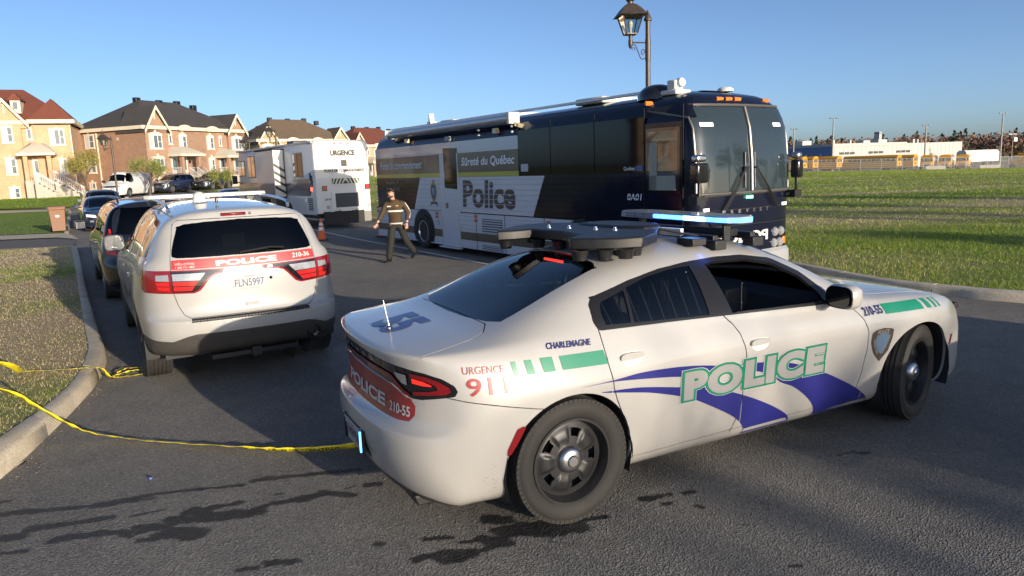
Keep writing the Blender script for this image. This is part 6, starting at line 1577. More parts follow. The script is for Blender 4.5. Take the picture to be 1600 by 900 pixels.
sd2("grab_handle", .40, .46, 1.75, 2.05, DARKG, .03)
q = MB(); q.box(0.05, LEN - .1, W2 - .02, W2 + .04, TOP - .10, TOP - .02); q.build("awning_rail", SILV, RV, bevel=.02)
# slide-out box with chevrons
q = MB(); q.box(3.35, 5.75, W2 + .001, W2 + .46, 1.12, TOP - .22); so = q.build("slide_out", RVW, RV, bevel=.012)
for k in range(4):
    z = 1.20 + .30 * k; q = MB(); q.prism([(W2 + .02, z), (W2 + .45, z + .28), (W2 + .45, z + .40), (W2 + .02, z + .12)], 3.335, 3.352, 'yz'); q.build("chevron_stripe", BLACKV, so)
q = MB(); q.box(3.33, 3.36, W2 + .0, W2 + .03, 1.1, TOP - .2); q.build("slide_seal", DARKG, so)
q = MB(); q.box(3.45, 5.65, W2 + .46, W2 + .475, 1.2, 1.68); q.build("grey_band", RVG, so)
q = MB(); q.box(3.3, 5.8, W2 + .0, W2 + .50, TOP - .22, TOP - .18); q.build("slide_awning", DARKG, so)
q = MB(); q.box(3.4, 5.65, W2 + .02, W2 + .42, 1.02, 1.12)
for x in (3.5, 5.5): q.box(x - .03, x + .03, W2 + .05, W2 + .42, .5, 1.05)
q.build("slide_frame", BLACKP, so)
# side mirror, cab nose
q = MB(); q.prism([(LEN - .02, .45), (LEN + .55, .45), (LEN + .70, .8), (LEN + .62, 1.3), (LEN + .1, 1.75), (LEN - .02, 1.9)], -W2 + .06, W2 - .06, 'xz'); q.build("cab_nose", RVW, RV, bevel=.06, seg=3)
q = MB(); q.box(LEN + .05, LEN + .2, W2 + .05, W2 + .28, 1.65, 2.05); q.box(LEN + .08, LEN + .14, W2 - .1, W2 + .1, 1.7, 1.75); q.build("door_mirror", BLACKP, RV, bevel=.03)
for x in (3.2, 8.6):
    for s in (1, -1): make_wheel(RV, (x, s * (W2 - .14), .40), .40, .25, .26, s, style='bus', rimmat=mat("alu_wheel"))
    sd2("wheel_well", 0, 0, 0, 0, INNER, .004, poly=[(x + .48 * math.cos(t), .42 + .48 * math.sin(t)) for t in np.linspace(-.2, math.pi + .2, 16)])
q = MB(); q.box(.2, LEN, -W2 + .1, W2 - .1, .3, .45); q.build("underside", INNER, RV)
for x, h in ((4.8, .20), (8.0, .12)): q = MB(); q.box(x - .4, x + .4, -.35, .35, TOP - .01, TOP + h); q.build("roof_unit", mat("roof_unit_dark", (.05, .05, .055), r=.5) if x < 5 else WHITEPL, RV, bevel=.06, seg=3)
# ------------------------------------------------------------------ brick houses (local x along the facade, front at y = 0 facing -y)
def brick_mat(name, c1, c2, mortar):
    M = bpy.data.materials.new(name); M.use_nodes = True; nt = M.node_tree; N = nt.nodes; L = nt.links; b = N["Principled BSDF"]
    tc = N.new("ShaderNodeTexCoord"); geo = N.new("ShaderNodeNewGeometry"); sp_ = N.new("ShaderNodeSeparateXYZ"); L.new(tc.outputs["Object"], sp_.inputs[0])
    ad = N.new("ShaderNodeMath"); ad.operation = 'ADD'; L.new(sp_.outputs[0], ad.inputs[0]); L.new(sp_.outputs[1], ad.inputs[1])
    cb = N.new("ShaderNodeCombineXYZ"); L.new(ad.outputs[0], cb.inputs[0]); L.new(sp_.outputs[2], cb.inputs[1])
    br = N.new("ShaderNodeTexBrick"); br.inputs["Scale"].default_value = 1.; br.inputs["Brick Width"].default_value = .21; br.inputs["Row Height"].default_value = .070; br.inputs["Mortar Size"].default_value = .007; br.inputs["Bias"].default_value = -.1
    br.inputs["Color1"].default_value = (*c1, 1); br.inputs["Color2"].default_value = (*c2, 1); br.inputs["Mortar"].default_value = (*mortar, 1); L.new(cb.outputs[0], br.inputs["Vector"])
    nz = N.new("ShaderNodeTexNoise"); nz.inputs["Scale"].default_value = 1.6; nz.inputs["Detail"].default_value = 6; L.new(tc.outputs["Object"], nz.inputs["Vector"])
    rp = N.new("ShaderNodeMapRange"); rp.inputs[3].default_value = .78; rp.inputs[4].default_value = 1.22; L.new(nz.outputs["Fac"], rp.inputs[0])
    mx = N.new("ShaderNodeVectorMath"); mx.operation = 'SCALE'; L.new(br.outputs["Color"], mx.inputs[0]); L.new(rp.outputs[0], mx.inputs["Scale"]); L.new(mx.outputs[0], b.inputs["Base Color"])
    bp = N.new("ShaderNodeBump"); bp.inputs["Strength"].default_value = .4; bp.inputs["Distance"].default_value = .01; L.new(br.outputs["Fac"], bp.inputs["Height"]); bp.invert = True; L.new(bp.outputs[0], b.inputs["Normal"])
    b.inputs["Roughness"].default_value = .9; MATS[name] = M; return M
def shingle(name, c): return mat(name, c, r=.95, var=.28, vs=2.2, bump=.5, bs=35)
BR_O = brick_mat("orange_brick", (.50, .285, .155), (.56, .33, .185), (.5, .40, .30)); BR_B = brick_mat("brown_brick", (.27, .15, .095), (.34, .19, .12), (.36, .29, .23)); BR_T = brick_mat("tan_brick", (.36, .25, .145), (.42, .30, .18), (.40, .33, .25))
RF_R = shingle("red_shingle", (.15, .045, .028)); RF_D = shingle("dark_shingle", (.050, .047, .048)); RF_B = shingle("brown_shingle", (.135, .095, .062))
CREAM = mat("cream_trim", (.60, .55, .43), r=.6, var=.06); WFR = mat("window_white", (.60, .59, .57), r=.45); PANE = mat("house_pane", (.10, .125, .15), r=.05, coat=1.); CURT = mat("pale_curtain", (.42, .44, .45), r=.5, var=.2, vs=2); STONE = mat("precast_concrete", (.42, .38, .32), r=.9, var=.15, vs=4); PORCHR = mat("porch_metal_roof", (.50, .46, .38), r=.55, var=.1)
def hs_window(root, x0, x1, z0, z1, arch=False, n=2, y=0., yd=-1, par=None):
    """white frame proud of the wall; frame > pane, curtain"""
    b = MB(); t = .09; fy = y + yd * .06
    Y0, Y1 = sorted((y - yd * .02, fy))
    for q in ((x0, x0 + t, z0, z1), (x1 - t, x1, z0, z1), (x0 + t, x1 - t, z0, z0 + t), (x0 + t, x1 - t, z1 - t, z1)): b.box(q[0], q[1], Y0, Y1, q[2], q[3])
    w = (x1 - x0) / n
    for k in range(1, n): b.box(x0 + w * k - .04, x0 + w * k + .04, Y0, Y1, z0 + t, z1 - t)
    if n > 1 and z1 - z0 > .8: b.box(x1 - w, x1 - t, Y0 + .01, Y1 - .01, (z0 + z1) / 2 - .02, (z0 + z1) / 2 + .02)
    f = b.build("window", WFR, par or root)
    for k in range(n):
        b = MB(); b.box(x0 + w * k + t * .5, x0 + w * (k + 1) - t * .5, Y0 + .012 if yd < 0 else Y0, (Y0 + .03) if yd < 0 else Y1 - .03, z0 + t * .6, z1 - t * .6); b.build("pane", CURT if (k == 0 and n > 1) else PANE, f)
    b = MB(); cx = (x0 + x1) / 2; yy = sorted((y, y + yd * .10))
    if arch:
        m = 10; P = [(cx + (x1 - x0) / 2 * 1.1 * math.cos(math.pi * k / m), z1 - .03 + .26 * math.sin(math.pi * k / m)) for k in range(m + 1)]; Q = [(cx + (x1 - x0) / 2 * .9 * math.cos(math.pi * k / m), z1 - .05 + .12 * math.sin(math.pi * k / m)) for k in range(m + 1)]
        b.prism(P + Q[::-1], *yy, 'xz'); b2 = MB(); b2.prism(Q, yy[0] + .03, yy[1], 'xz'); b2.build("arch_pane", WFR, f)
    else: b.box(x0 - .06, x1 + .06, *yy, z1, z1 + .08)
    b.box(cx - .07, cx + .07, yy[0] - .02, yy[1], z1 + (.16 if arch else .02), z1 + (.40 if arch else .22)); b.box(x0 - .06, x1 + .06, *yy, z0 - .09, z0); b.build("lintel_and_sill", CREAM, f)
    return f
def roof_hip(root, x0, x1, y0, y1, ze, zr, m, o=.35, name="roof", gx=None):
    """hip roof with fascia; ridge along the longer side"""
    X0, X1, Y0, Y1 = x0 - o, x1 + o, y0 - o, y1 + o; b = MB()
    dx, dy = X1 - X0, Y1 - Y0
    if dx >= dy: r = [(X0 + dy / 2 * .9, (Y0 + Y1) / 2), (X1 - dy / 2 * .9, (Y0 + Y1) / 2)]
    else: r = [((X0 + X1) / 2, Y0 + dx / 2 * .9), ((X0 + X1) / 2, Y1 - dx / 2 * .9)]
    v = [(X0, Y0, ze), (X1, Y0, ze), (X1, Y1, ze), (X0, Y1, ze), (*r[0], zr), (*r[1], zr)]
    b.add(v, [(0, 1, 5, 4), (1, 2, 5), (2, 3, 4, 5), (3, 0, 4), (0, 3, 2, 1)] if dx >= dy else [(0, 1, 4), (1, 2, 5, 4), (2, 3, 5), (3, 0, 4, 5), (0, 3, 2, 1)])
    ro = b.build(name, m, root)
    b = MB(); h = .28
    for q in ((X0 - .04, X1 + .04, Y0 - .04, Y0 + .10), (X0 - .04, X1 + .04, Y1 - .10, Y1 + .04), (X0 - .04, X0 + .10, Y0 + .101, Y1 - .101), (X1 - .10, X1 + .04, Y0 + .101, Y1 - .101)): b.box(q[0], q[1], q[2], q[3], ze - h, ze + .03)
    b.build("fascia", CREAM, ro); return ro
def gable(root, x0, x1, ze, zp, depth, wallm, roofm, y=-.25, win=None):
    xm = (x0 + x1) / 2; b = MB(); b.prism([(x0, ze - .4), (x1, ze - .4), (x1, ze), (xm, zp - .12), (x0, ze)], y, y + depth * .4, 'xz'); g = b.build("gable", wallm, root)
    b = MB(); o = .22
    for sx, xa in ((-1, x0 - o), (1, x1 + o)):
        za = ze - o * (zp - ze) / ((x1 - x0) / 2)
        v = [(xa, y - .30, za), (xm, y - .30, zp), (xm, y + depth, zp), (xa, y + depth, za)]; v2 = [(a, c, d + .10) for a, c, d in v]
        b.add(v + v2, [(0, 1, 2, 3), (4, 7, 6, 5), (0, 4, 5, 1), (2, 6, 7, 3), (3, 7, 4, 0)])
    b.build("gable_roof", roofm, g)
    b = MB()
    for sx, xa in ((-1, x0 - o), (1, x1 + o)):
        za = ze - o * (zp - ze) / ((x1 - x0) / 2); b.add([(xa, y - .36, za - .16), (xm, y - .36, zp - .20), (xm, y - .36, zp + .12), (xa, y - .36, za + .16), (xa, y - .30, za - .16), (xm, y - .30, zp - .20), (xm, y - .30, zp + .12), (xa, y - .30, za + .16)], [(0, 1, 2, 3), (4, 7, 6, 5), (0, 4, 5, 1), (3, 2, 6, 7), (0, 3, 7, 4), (1, 5, 6, 2)])
    b.box(xm - .06, xm + .06, y - .06, y, zp - 1.1, zp - .35)
    b.build("barge_board", CREAM, g); return g
def porch(root, x0, x1, zf, ze, zt, doors, stairs, depth=1.5, wallm=BR_O):
    b = MB(); b.box(x0, x1, -depth, 0, .0, zf); po = b.build("porch_base", STONE, root)
    b = MB(); Y0, Y1 = -depth - .25, .0; xm0, xm1 = x0 + .5, x1 - .5
    b.add([(x0 - .3, Y0, ze), (x1 + .3, Y0, ze), (x1 + .3, Y1, ze), (x0 - .3, Y1, ze), (xm0, Y1, zt), (xm1, Y1, zt), (xm0 + .2, Y0 + .9, zt - .15), (xm1 - .2, Y0 + .9, zt - .15)], [(0, 1, 7, 6), (1, 2, 5, 7), (0, 6, 4, 3), (6, 7, 5, 4), (0, 3, 2, 1)]); pr = b.build("porch_roof", PORCHR, po)
    b = MB(); b.box(x0 - .32, x1 + .32, Y0 - .03, Y1, ze - .20, ze - .005); b.build("porch_fascia", CREAM, pr)
    for x in (x0 + .05, x1 - .35): b = MB(); b.box(x, x + .30, -depth + .02, -depth + .32, zf, ze - .2); b.build("porch_pillar", wallm, po)
    for x, g in doors:
        b = MB(); b.box(x, x + .75, -.06, .0, zf, zf + 1.85); d = b.build("door", WFR, po); b = MB(); b.box(x + .16, x + .59, -.075, -.06, zf + .55, zf + 1.65); b.build("door_pane", PANE, d)
        b = MB(); b.box(x + .95, x + 1.13, -.14, -.02, zf + 1.2, zf + 1.45); b.build("wall_lamp", BLACKP, po)
    for xa, xb in stairs:          # a flight along the front
        n = 7; b = MB()
        for k in range(n):
            t0, t1 = k / n, (k + 1) / n; xs_ = sorted((xa + (xb - xa) * t0, xa + (xb - xa) * t1)); b.box(xs_[0], xs_[1] - .002, -depth - 1.0, -depth - .002, 0, zf * (1 - (k + .5) / n))
        s = b.build("stair", STONE, po)
        for yy in (-depth - .98, -depth - .05):
            b = MB(); h = .75; b.bar((xa, yy, zf + h), (xb, yy, h), .05, .05); b.bar((xa, yy, zf + .1), (xb, yy, .12), .04, .04)
            for k in range(15): t = k / 14; x = xa + (xb - xa) * t; b.box(x - .012, x + .012, yy - .012, yy + .012, zf * (1 - t) + .08, zf * (1 - t) + h)
            tag(b.build("railing", WFR, s), kind=None)
    b = MB()
    for xx in (x0 + .05, x1 - .05):
        b.bar((xx, -depth + .1, zf + .75), (xx, -.1, zf + .75), .05, .05)
        for k in range(8): b.box(xx - .012, xx + .012, -depth + .2 + .15 * k - .012, -depth + .2 + .15 * k + .012, zf, zf + .75)
    b.build("railing", WFR, po); return po

def house_one(loc, rz, label):
    H = thing("brick_house", label, "house", loc, rz, "brick houses along the street")
    b = MB(); b.box(-6, 3.05, .0, 8, -.9, 6.15); b.box(3.05, 5.66, -.35, 8, -.9, 6.0); b.box(-6, 2.1, -.25, 0, -.9, 6.2); w = b.build("wall", BR_O, H)
    roof_hip(H, -6, 5.6, .0, 8, 6.35, 9.3, RF_R, name="roof"); roof_hip(H, 3.05, 5.66, -.35, 3.5, 6.40, 8.25, RF_R, name="wing_roof")
    gable(H, -.30, 2.55, 6.15, 8.05, 3.0, BR_O, RF_R, y=-.27)
    b = MB(); b.box(1.55, 2.25, .2, 2.2, 7.0, 8.1); d = b.build("dormer", CREAM, H); gable(d, 1.5, 2.3, 8.0, 8.55, 1.8, CREAM, RF_R, y=.15) if False else None
    b = MB(); b.prism([(1.40, 8.05), (2.40, 8.05), (1.9, 8.65)], .05, 2.4, 'xz'); b.build("dormer_roof", RF_R, d); b = MB(); b.box(1.75, 2.05, .15, .21, 7.35, 7.9); b.build("dormer_window", PANE, d)
    hs_window(H, .74, 1.53, 4.6, 5.9, y=-.25); hs_window(H, 2.42, 2.82, 4.84, 5.75, n=1, y=0.); hs_window(H, 4.06, 5.18, 4.35, 5.66, n=3, y=-.35); hs_window(H, .71, 1.50, 2.03, 3.36, y=-.25); hs_window(H, 4.50, 5.12, 1.93, 3.22, y=-.35); hs_window(H, .71, 1.47, .07, .97, y=-.25)
    hs_window(H, -1.5, -.6, 4.6, 5.9, y=-.25); hs_window(H, -1.5, -.6, 2.03, 3.36, y=-.25); hs_window(H, -4.5, -3.3, 4.6, 5.9, n=3, y=-.25); hs_window(H, -4.5, -3.3, 2.03, 3.3, n=3, y=-.25)
    porch(H, 2.1, 4.15, 1.46, 3.70, 4.62, [(2.55, 1)], [(2.9, 4.9), (4.3, 6.3)], wallm=BR_O)
    b = MB(); b.box(2.95, 3.03, -.10, -.02, .0, 6.1); b.box(5.58, 5.66, -.45, -.37, .0, 6.0); b.build("downspout", CREAM, H)
    b = MB(); b.box(-1.0, -.5, 3.6, 4.1, 8.9, 9.6); b.build("roof_vent", BLACKP, H); return H
def house_two(loc, rz, label, wm=BR_B, rm=RF_D, name="brick_house"):
    H = thing(name, label, "house", loc, rz, "brick houses along the street")
    b = MB(); b.box(0, 12.2, 0, 8.8, -1.0, 5.5); b.box(.0, 2.38, -.25, 0, -1.0, 5.6); b.box(10.1, 12.4, -.25, 0, -1.0, 5.5); b.box(4.9, 7.2, .0, .0 + .3, -1., 5.5); b.build("wall", wm, H)
    roof_hip(H, 0, 12.2, 0, 8.8, 5.75, 8.55, rm)
    for u0, u1, zp in ((-.02, 2.40, 7.45), (10.05, 12.45, 7.25)): gable(H, u0, u1, 5.55, zp, 3.2, wm, rm)
    for u in (4.4, 7.85):
        b = MB(); m = 10; P = [(u + .85 * math.cos(math.pi * k / m), 5.55 + .42 * math.sin(math.pi * k / m)) for k in range(m + 1)]; Q = [(u + .70 * math.cos(math.pi * k / m), 5.45 + .30 * math.sin(math.pi * k / m)) for k in range(m + 1)]
        b.prism(P + Q[::-1], -.52, -.36, 'xz'); b.prism(Q, -.44, .5, 'xz'); a = b.build("eyebrow_arch", CREAM, H); b = MB(); b.prism([(x, z + .05) for x, z in P], -.36, 1.5, 'xz'); b.build("arch_roof", rm, a)
    for u0, u1, z0, z1, ar, n, y in ((.35, 1.75, 3.75, 5.0, 1, 3, -.25), (.38, 1.75, 1.6, 2.9, 1, 3, -.25), (2.75, 3.15, 4.2, 5.05, 0, 1, 0), (3.95, 4.85, 3.85, 5.0, 1, 2, 0), (7.4, 8.3, 3.8, 4.95, 1, 2, 0), (9.0, 9.35, 4.1, 4.95, 0, 1, 0), (10.5, 11.9, 3.75, 4.95, 1, 3, -.25), (7.4, 8.2, 1.55, 2.8, 1, 2, 0), (10.5, 11.9, 1.6, 2.8, 1, 3, -.25), (.35, 1.5, .25, .95, 1, 2, -.25), (7.4, 8.2, .05, .8, 0, 2, 0)):
        hs_window(H, u0, u1, z0, z1, bool(ar), n, y)
    porch(H, 2.6, 5.0, 1.26, 3.25, 4.0, [(2.75, 1), (3.9, 1)], [(3.4, 5.3), (5.1, 7.1)], wallm=wm); porch(H, 8.5, 10.6, 1.2, 3.1, 3.85, [(8.8, 1)], [(9.6, 11.4)], wallm=wm)
    e = bpy.data.objects.new("end_wall", None); COL.objects.link(e); e.parent = H; e.rotation_euler = (0, 0, math.radians(-90)); e.location = (0, 8.8, 0)
    for u0, u1, z0, z1 in ((1.5, 2.7, 4.05, 5.25), (1.4, 2.55, 1.8, 3.0), (1.4, 2.2, .3, .9)): hs_window(H, u0, u1, z0, z1, False, 2, 0., par=e)
    b = MB(); b.box(3.0, 3.12, -.10, -.01, -.5, 5.4); b.build("downspout", CREAM, e); b = MB(); b.box(5.5, 5.75, -.04, 0, 4.6, 4.85); b.build("wall_vent", STONE, e)
    for u, v, zz in ((3.6, 4.4, 8.55), (6.0, 4.2, 8.45), (8.5, 4.5, 8.55), (10.0, 3.9, 8.2)): b = MB(); b.box(u, u + .55, v, v + .5, zz - .35, zz + .22); b.build("roof_vent", BLACKP, H, bevel=.05)
    return H
house_one((-42, 60, hz1(-40, 61)), .423, "orange brick house with red hipped roof and cream porch at the far left")
house_two((-32.3, 65.3, hz1(-32, 66.) + .15), math.radians(68), "brown brick house with dark grey roof, cream gables and two porches")
house_two((-30.5, 90.0, hz1(-30, 88) - .1), math.radians(43), "tan brick house with brown hipped roofs behind the white motorhome", BR_T, RF_B)
house_two((-22.5, 106.0, hz1(-22, 106) - .6), math.radians(48), "smaller distant brick house with two gables just left of the coach roof", BR_T, RF_R)
# the same row goes on to the left, outside the picture, where the coach's flank mirrors it
house_two((-66, 52, .9), math.radians(10), "grey roofed brick house next along the row to the left", BR_B, RF_D)
house_one((-64, 22, .6), math.radians(70), "orange brick house nearest the camera on the left row")
# ------------------------------------------------------------------ other parked vehicles
def car(name, label, cat, loc, rz, kind, color, group="cars parked along the left kerb", tint=None, lamps_on=False):
    """one road car from a control cage: body panels, panes, lamps, mirrors, wheels"""
    S = dict(
        suv=dict(L=2.25, F=2.25, w=.90, belt=1.02, roof=1.62, hood=.98, ws0=1.10, ws1=.30, rw0=-2.12, rw1=-1.90, R=.355, ax=1.33),
        sedan=dict(L=2.30, F=2.30, w=.88, belt=.93, roof=1.42, hood=.88, ws0=1.00, ws1=.15, rw0=-1.75, rw1=-.95, R=.325, ax=1.35),
        minivan=dict(L=2.50, F=2.55, w=.96, belt=1.05, roof=1.70, hood=1.0, ws0=1.55, ws1=.65, rw0=-2.42, rw1=-2.16, R=.345, ax=1.53),
        van=dict(L=2.75, F=2.70, w=.98, belt=1.20, roof=2.05, hood=1.12, ws0=1.85, ws1=1.25, rw0=-2.72, rw1=-2.60, R=.36, ax=1.65))[kind]
    T_ = thing(name, label, cat, loc, rz, group)
    w, zb_, zr, zh = S['w'], S['belt'], S['roof'], S['hood']; L_, F_ = S['L'], S['F']; box = S['rw1'] < -1.6
    k_ = L_ + .0
    wrap_r = [(0, 0), (.005, .2 * w), (.02, .4 * w), (.045, .58 * w), (.09, .73 * w), (.16, .86 * w), (.28, .95 * w)]
    wrap_f = [(0, 0), (-.01, .2 * w), (-.04, .4 * w), (-.09, .58 * w), (-.17, .73 * w), (-.28, .86 * w), (-.42, .94 * w)]
    xs = [-L_ + .40, -L_ + .55, -1.75 if L_ > 2.3 else -1.6, -S['ax'], -.95, -.5, -.1, .25, .6, .9, 1.15, S['ax'] + .1, 1.75, F_ - .45]
    xs = sorted(set(round(x, 3) for x in xs))
    zr_ = [.22, .28, .42, .55, .66, .72, .88, zb_ + (.02 if box else .0)]; xr = [-L_ + .12, -L_ + .03, -L_, -L_ - .01, -L_, -L_ + .05, -L_ + .06, -L_ + .09]
    zf = [.20, .26, .40, .50, .60, .68, .76, zh - .14]; xf = [F_ - .10, F_ - .02, F_, F_, F_ - .01, F_ - .02, F_ - .04, F_ - .09]
    zs = lambda x: np.interp(x, [-L_, -1, .8, S['ws0'] + .1, F_ - .3, F_], [zb_ + .03, zb_ + .01, zb_ - .03, zh - .02, zh - .10, zh - .14])
    zside = [.22, .27, .40, .55, .68, .76, .88, None]
    zc = lambda x: float(np.interp(x, [-L_ + .05, S['rw0'], S['rw1'], (S['rw1'] + S['ws1']) / 2, S['ws1'], S['ws0'], F_ - .5, F_], [zb_ + .08, zb_ + .10, zr - .05, zr, zr - .03, zh + .05, zh - .02, zh - .10]))
    T = {}
    for x in xs:
        z = zc(x); s = float(zs(x)); t = max(0, min(1, (z - s) / (zr - zb_)))
        yb = (.93 - .02 * t) * w; yc = ((.62 + (.14 if box else .08) * t) if t > .25 else .55) * w; yc = min(yc, .80 * w)
        T[x] = ((yb, s + .04 + .02 * t), ((yb + yc) / 2 + .03 * w, s + (z - s) * .48), (yc, s + (z - s) * (.84 if t > .3 else .75)), (.52 * w if t > .3 else .40 * w, s + (z - s) * .96), (.26 * w, z - .004), z)
    ring, top = car_rows(zr_, xr, wrap_r, zf, xf, wrap_f, xs, zs, zside, [q * w for q in (.86, .955, .98, .99, 1., 1., .99, .945)], [0, .005, .015, .02, .02, .015, .01, 0], (-S['ax'], S['ax']), T, taper_r=(-1.9, .03, .4), taper_f=(1.8, .05, .4), blend=(-L_ + .8, .4, F_ - .8, .45))
    bm = body_shell(ring, top, 2); BV = BVHTree.FromBMesh(bm); H = Shell(bm); R = S['R']
    for cx in (-S['ax'], S['ax']):
        H.cut(arch_circle(cx, R, R + .055), lambda f: f.calc_center_median().z < .95)
        c, n = H.centers(); H.take((np.hypot(c[:, 0] - cx, c[:, 2] - R) < R + .055) & (np.abs(c[:, 1]) > .3) & (c[:, 2] < .95))
    wz0, wz1 = zb_ + .05, zr - .13; a0, a1, r0, r1 = S['ws0'], S['ws1'], S['rw0'], S['rw1']
    xb = lambda z: a0 + (a1 - a0) * (z - zb_) / (zr - zb_) - .14; xq = lambda z: r0 + (r1 - r0) * (z - zb_) / (zr - zb_) + .16
    cuts = []
    ds = [xq(wz0), (-.85 if kind != 'van' else .35), .02 if kind != 'van' else .62, xb(wz0)] if kind != 'van' else [.72, xb(wz0)]
    for i, (u0, u1) in enumerate(zip(ds[:-1], ds[1:])):
        lo0 = u0 if i == 0 else u0 + .04; hi1 = u1 if i == len(ds) - 2 else u1 - .04
        tl = xq(wz1) if i == 0 and kind != 'van' else lo0; tr = xb(wz1) if i == len(ds) - 2 else hi1
        cuts.append(('side', [(lo0, wz0), (hi1, wz0), (tr, wz1), (tl, wz1)]))
    side_p = lambda f: abs(f.normal.y) > .3
    for _, P in cuts: H.cut(lambda A, P=P: poly_sdf(XZ(A), P), side_p)
    hw = .66 * w; WS = [(a0 - .05, -hw * 1.05), (a0, 0), (a0 - .05, hw * 1.05), (a1 + .05, hw * .88), (a1 + .03, 0), (a1 + .05, -hw * .88)]
    H.cut(lambda A: poly_sdf(XY(A), WS), lambda f: f.normal.z > .2 and f.calc_center_median().z > zb_ - .05)
    if box:
        RW = [(-.74 * w, zb_ + .08), (.74 * w, zb_ + .08), (.60 * w, zr - .14), (-.60 * w, zr - .14)]
        if kind == 'van': RW = [(-.6 * w, 1.3), (-.06, 1.3), (-.06, 1.75), (-.55 * w, 1.75)]
        H.cut(lambda A: poly_sdf(YZ(A), RW), lambda f: f.normal.x < -.3 and f.calc_center_median().x < -1.5)
    else:
        RW = [(r0 + .02, -.6 * w), (r0, 0), (r0 + .02, .6 * w), (r1 - .05, .50 * w), (r1 - .03, 0), (r1 - .05, -.50 * w)]
        H.cut(lambda A: poly_sdf(XY(A), RW), lambda f: f.normal.z > .2 and f.calc_center_median().x < -.7)
    seams = [] if kind == 'van' else [-.87, .02]
    for x in seams + ([.74, 1.32] if kind == 'van' else [xb(wz0) + .02]):
        for k in (-.004, .004): H.cut(lambda A: A[:, 0] - x - k, lambda f: side_p(f) and .3 < f.calc_center_median().z < zb_ + .03)
    c, n = H.centers(); cls = np.full(len(c), 'body', dtype=object); isd = np.abs(n[:, 1]) > .3
    for x in seams + ([.74, 1.32] if kind == 'van' else [xb(wz0) + .02]): cls[(np.abs(c[:, 0] - x) < .004) & isd & (c[:, 2] > .3) & (c[:, 2] < zb_ + .03)] = 'gap'
    for i, (_, P) in enumerate(cuts):
        for s, mk in (('R', n[:, 1] < 0), ('L', n[:, 1] > 0)): cls[(poly_sdf(XZ(c), P) < 0) & isd & mk] = 'w%d%s' % (i, s)
    cls[(poly_sdf(XY(c), WS) < 0) & (n[:, 2] > .2) & (c[:, 2] > zb_ - .05)] = 'ws'
    if box: cls[(poly_sdf(YZ(c), RW) < 0) & (n[:, 0] < -.3) & (c[:, 0] < -1.5)] = 'rw'
    else: cls[(poly_sdf(XY(c), RW) < 0) & (n[:, 2] > .2) & (c[:, 0] < -.7)] = 'rw'
    PC_ = {k: H.take(cls == k, False) for k in set(cls)}
    bo = sheet_object("body", PC_['body'], color, T_)
    if 'gap' in PC_: sheet_object("seam", PC_['gap'], DARKG, T_, thick=0, offset=-.005)
    for k in PC_:
        if k[0] == 'w' and k != 'ws' or k == 'rw': sheet_object("window", PC_[k], tint or GL_BK, T_, thick=0, offset=-.002)
        if k == 'ws': sheet_object("windshield", PC_[k], GL_DK, T_, thick=0, offset=-.002)
    xf_ = F_
    for s in (1, -1):
        def dec(nm, P, m, mode): return wrap_decal(nm, [(s * y, z) for y, z in P], [list(range(len(P)))], BV, m, T_, mode, .006, cell=.08)
        dec("headlight", [(.50 * w, zh - .30), (.88 * w, zh - .26), (.90 * w, zh - .16), (.55 * w, zh - .20)], HEADON if lamps_on else CLEARL, 'front'); dec("fog_lamp", [(.62 * w, .40), (.78 * w, .40), (.78 * w, .47), (.62 * w, .47)], CLEARL, 'front')
        if box: dec("tail_light", [(.76 * w, .80), (.90 * w, .82), (.90 * w, zb_ + .16), (.80 * w, zb_ + .18)], mat("bright_red_lens"), 'rear')
        else: dec("tail_light", [(.45 * w, .74), (.88 * w, .74), (.88 * w, .88), (.50 * w, .88)], mat("bright_red_lens"), 'rear')
        xm = S['ws0'] - .32; b = MB(); b.box(xm - .10, xm + .08, *sorted((s * (w + .04), s * (w + .24))), zb_ + .02, zb_ + .19); b.bar((xm, s * (w - .06), zb_ + .03), (xm, s * (w + .08), zb_ + .06), .06, .05); b.build("door_mirror", color if kind != 'van' else BLACKP, T_, bevel=.03)
        b = MB(); b.box(xm - .106, xm - .10, *sorted((s * (w + .06), s * (w + .22))), zb_ + .04, zb_ + .17); b.build("mirror_glass", mat("mirror"), T_)
        for hx in ((-.95, -.08) if kind != 'van' else (.80,)):
            h = BV.ray_cast(Vector((hx, s * 3, zb_ - .12)), Vector((0, -s, 0)))[0]; b = MB(); b.obox((hx, h.y + s * .015, zb_ - .12), (.08, 0, 0), (0, .012, 0), (0, 0, .012)); b.build("handle", color, T_)
        if kind in ('suv', 'minivan'): b = MB(); b.tube([(S['rw1'] + .25, s * .62 * w, zr - .06), (S['rw1'] + .4, s * .62 * w, zr - .0), (S['ws1'] - .3, s * .62 * w, zr + .01), (S['ws1'] - .1, s * .62 * w, zr - .05)], .018, 6); b.build("roof_rail", STEEL_DK, T_)
        for cx in (-S['ax'], S['ax']): make_wheel(T_, (cx, s * (w - .13), R), R, R * .63, .22, s, style='alloy5', tyre_n=40, rimmat=mat("alloy_rim", (.35, .36, .37), r=.3, m=.8))
    wrap_decal("grille", [(-.5 * w, zh - .32), (.5 * w, zh - .32), (.55 * w, zh - .18), (-.55 * w, zh - .18)], [[0, 1, 2, 3]], BV, BLACKP, T_, 'front', .006, cell=.1)
    wrap_decal("lower_grille", [(-.6 * w, .30), (.6 * w, .30), (.6 * w, .46), (-.6 * w, .46)], [[0, 1, 2, 3]], BV, BLACKP, T_, 'front', .006, cell=.1)
    wrap_decal("plate", [(-.16, .58 if not box else .72), (.16, .58 if not box else .72), (.16, .73 if not box else .87), (-.16, .73 if not box else .87)], [[0, 1, 2, 3]], BV, WHITEPL, T_, 'rear', .008, cell=.2)
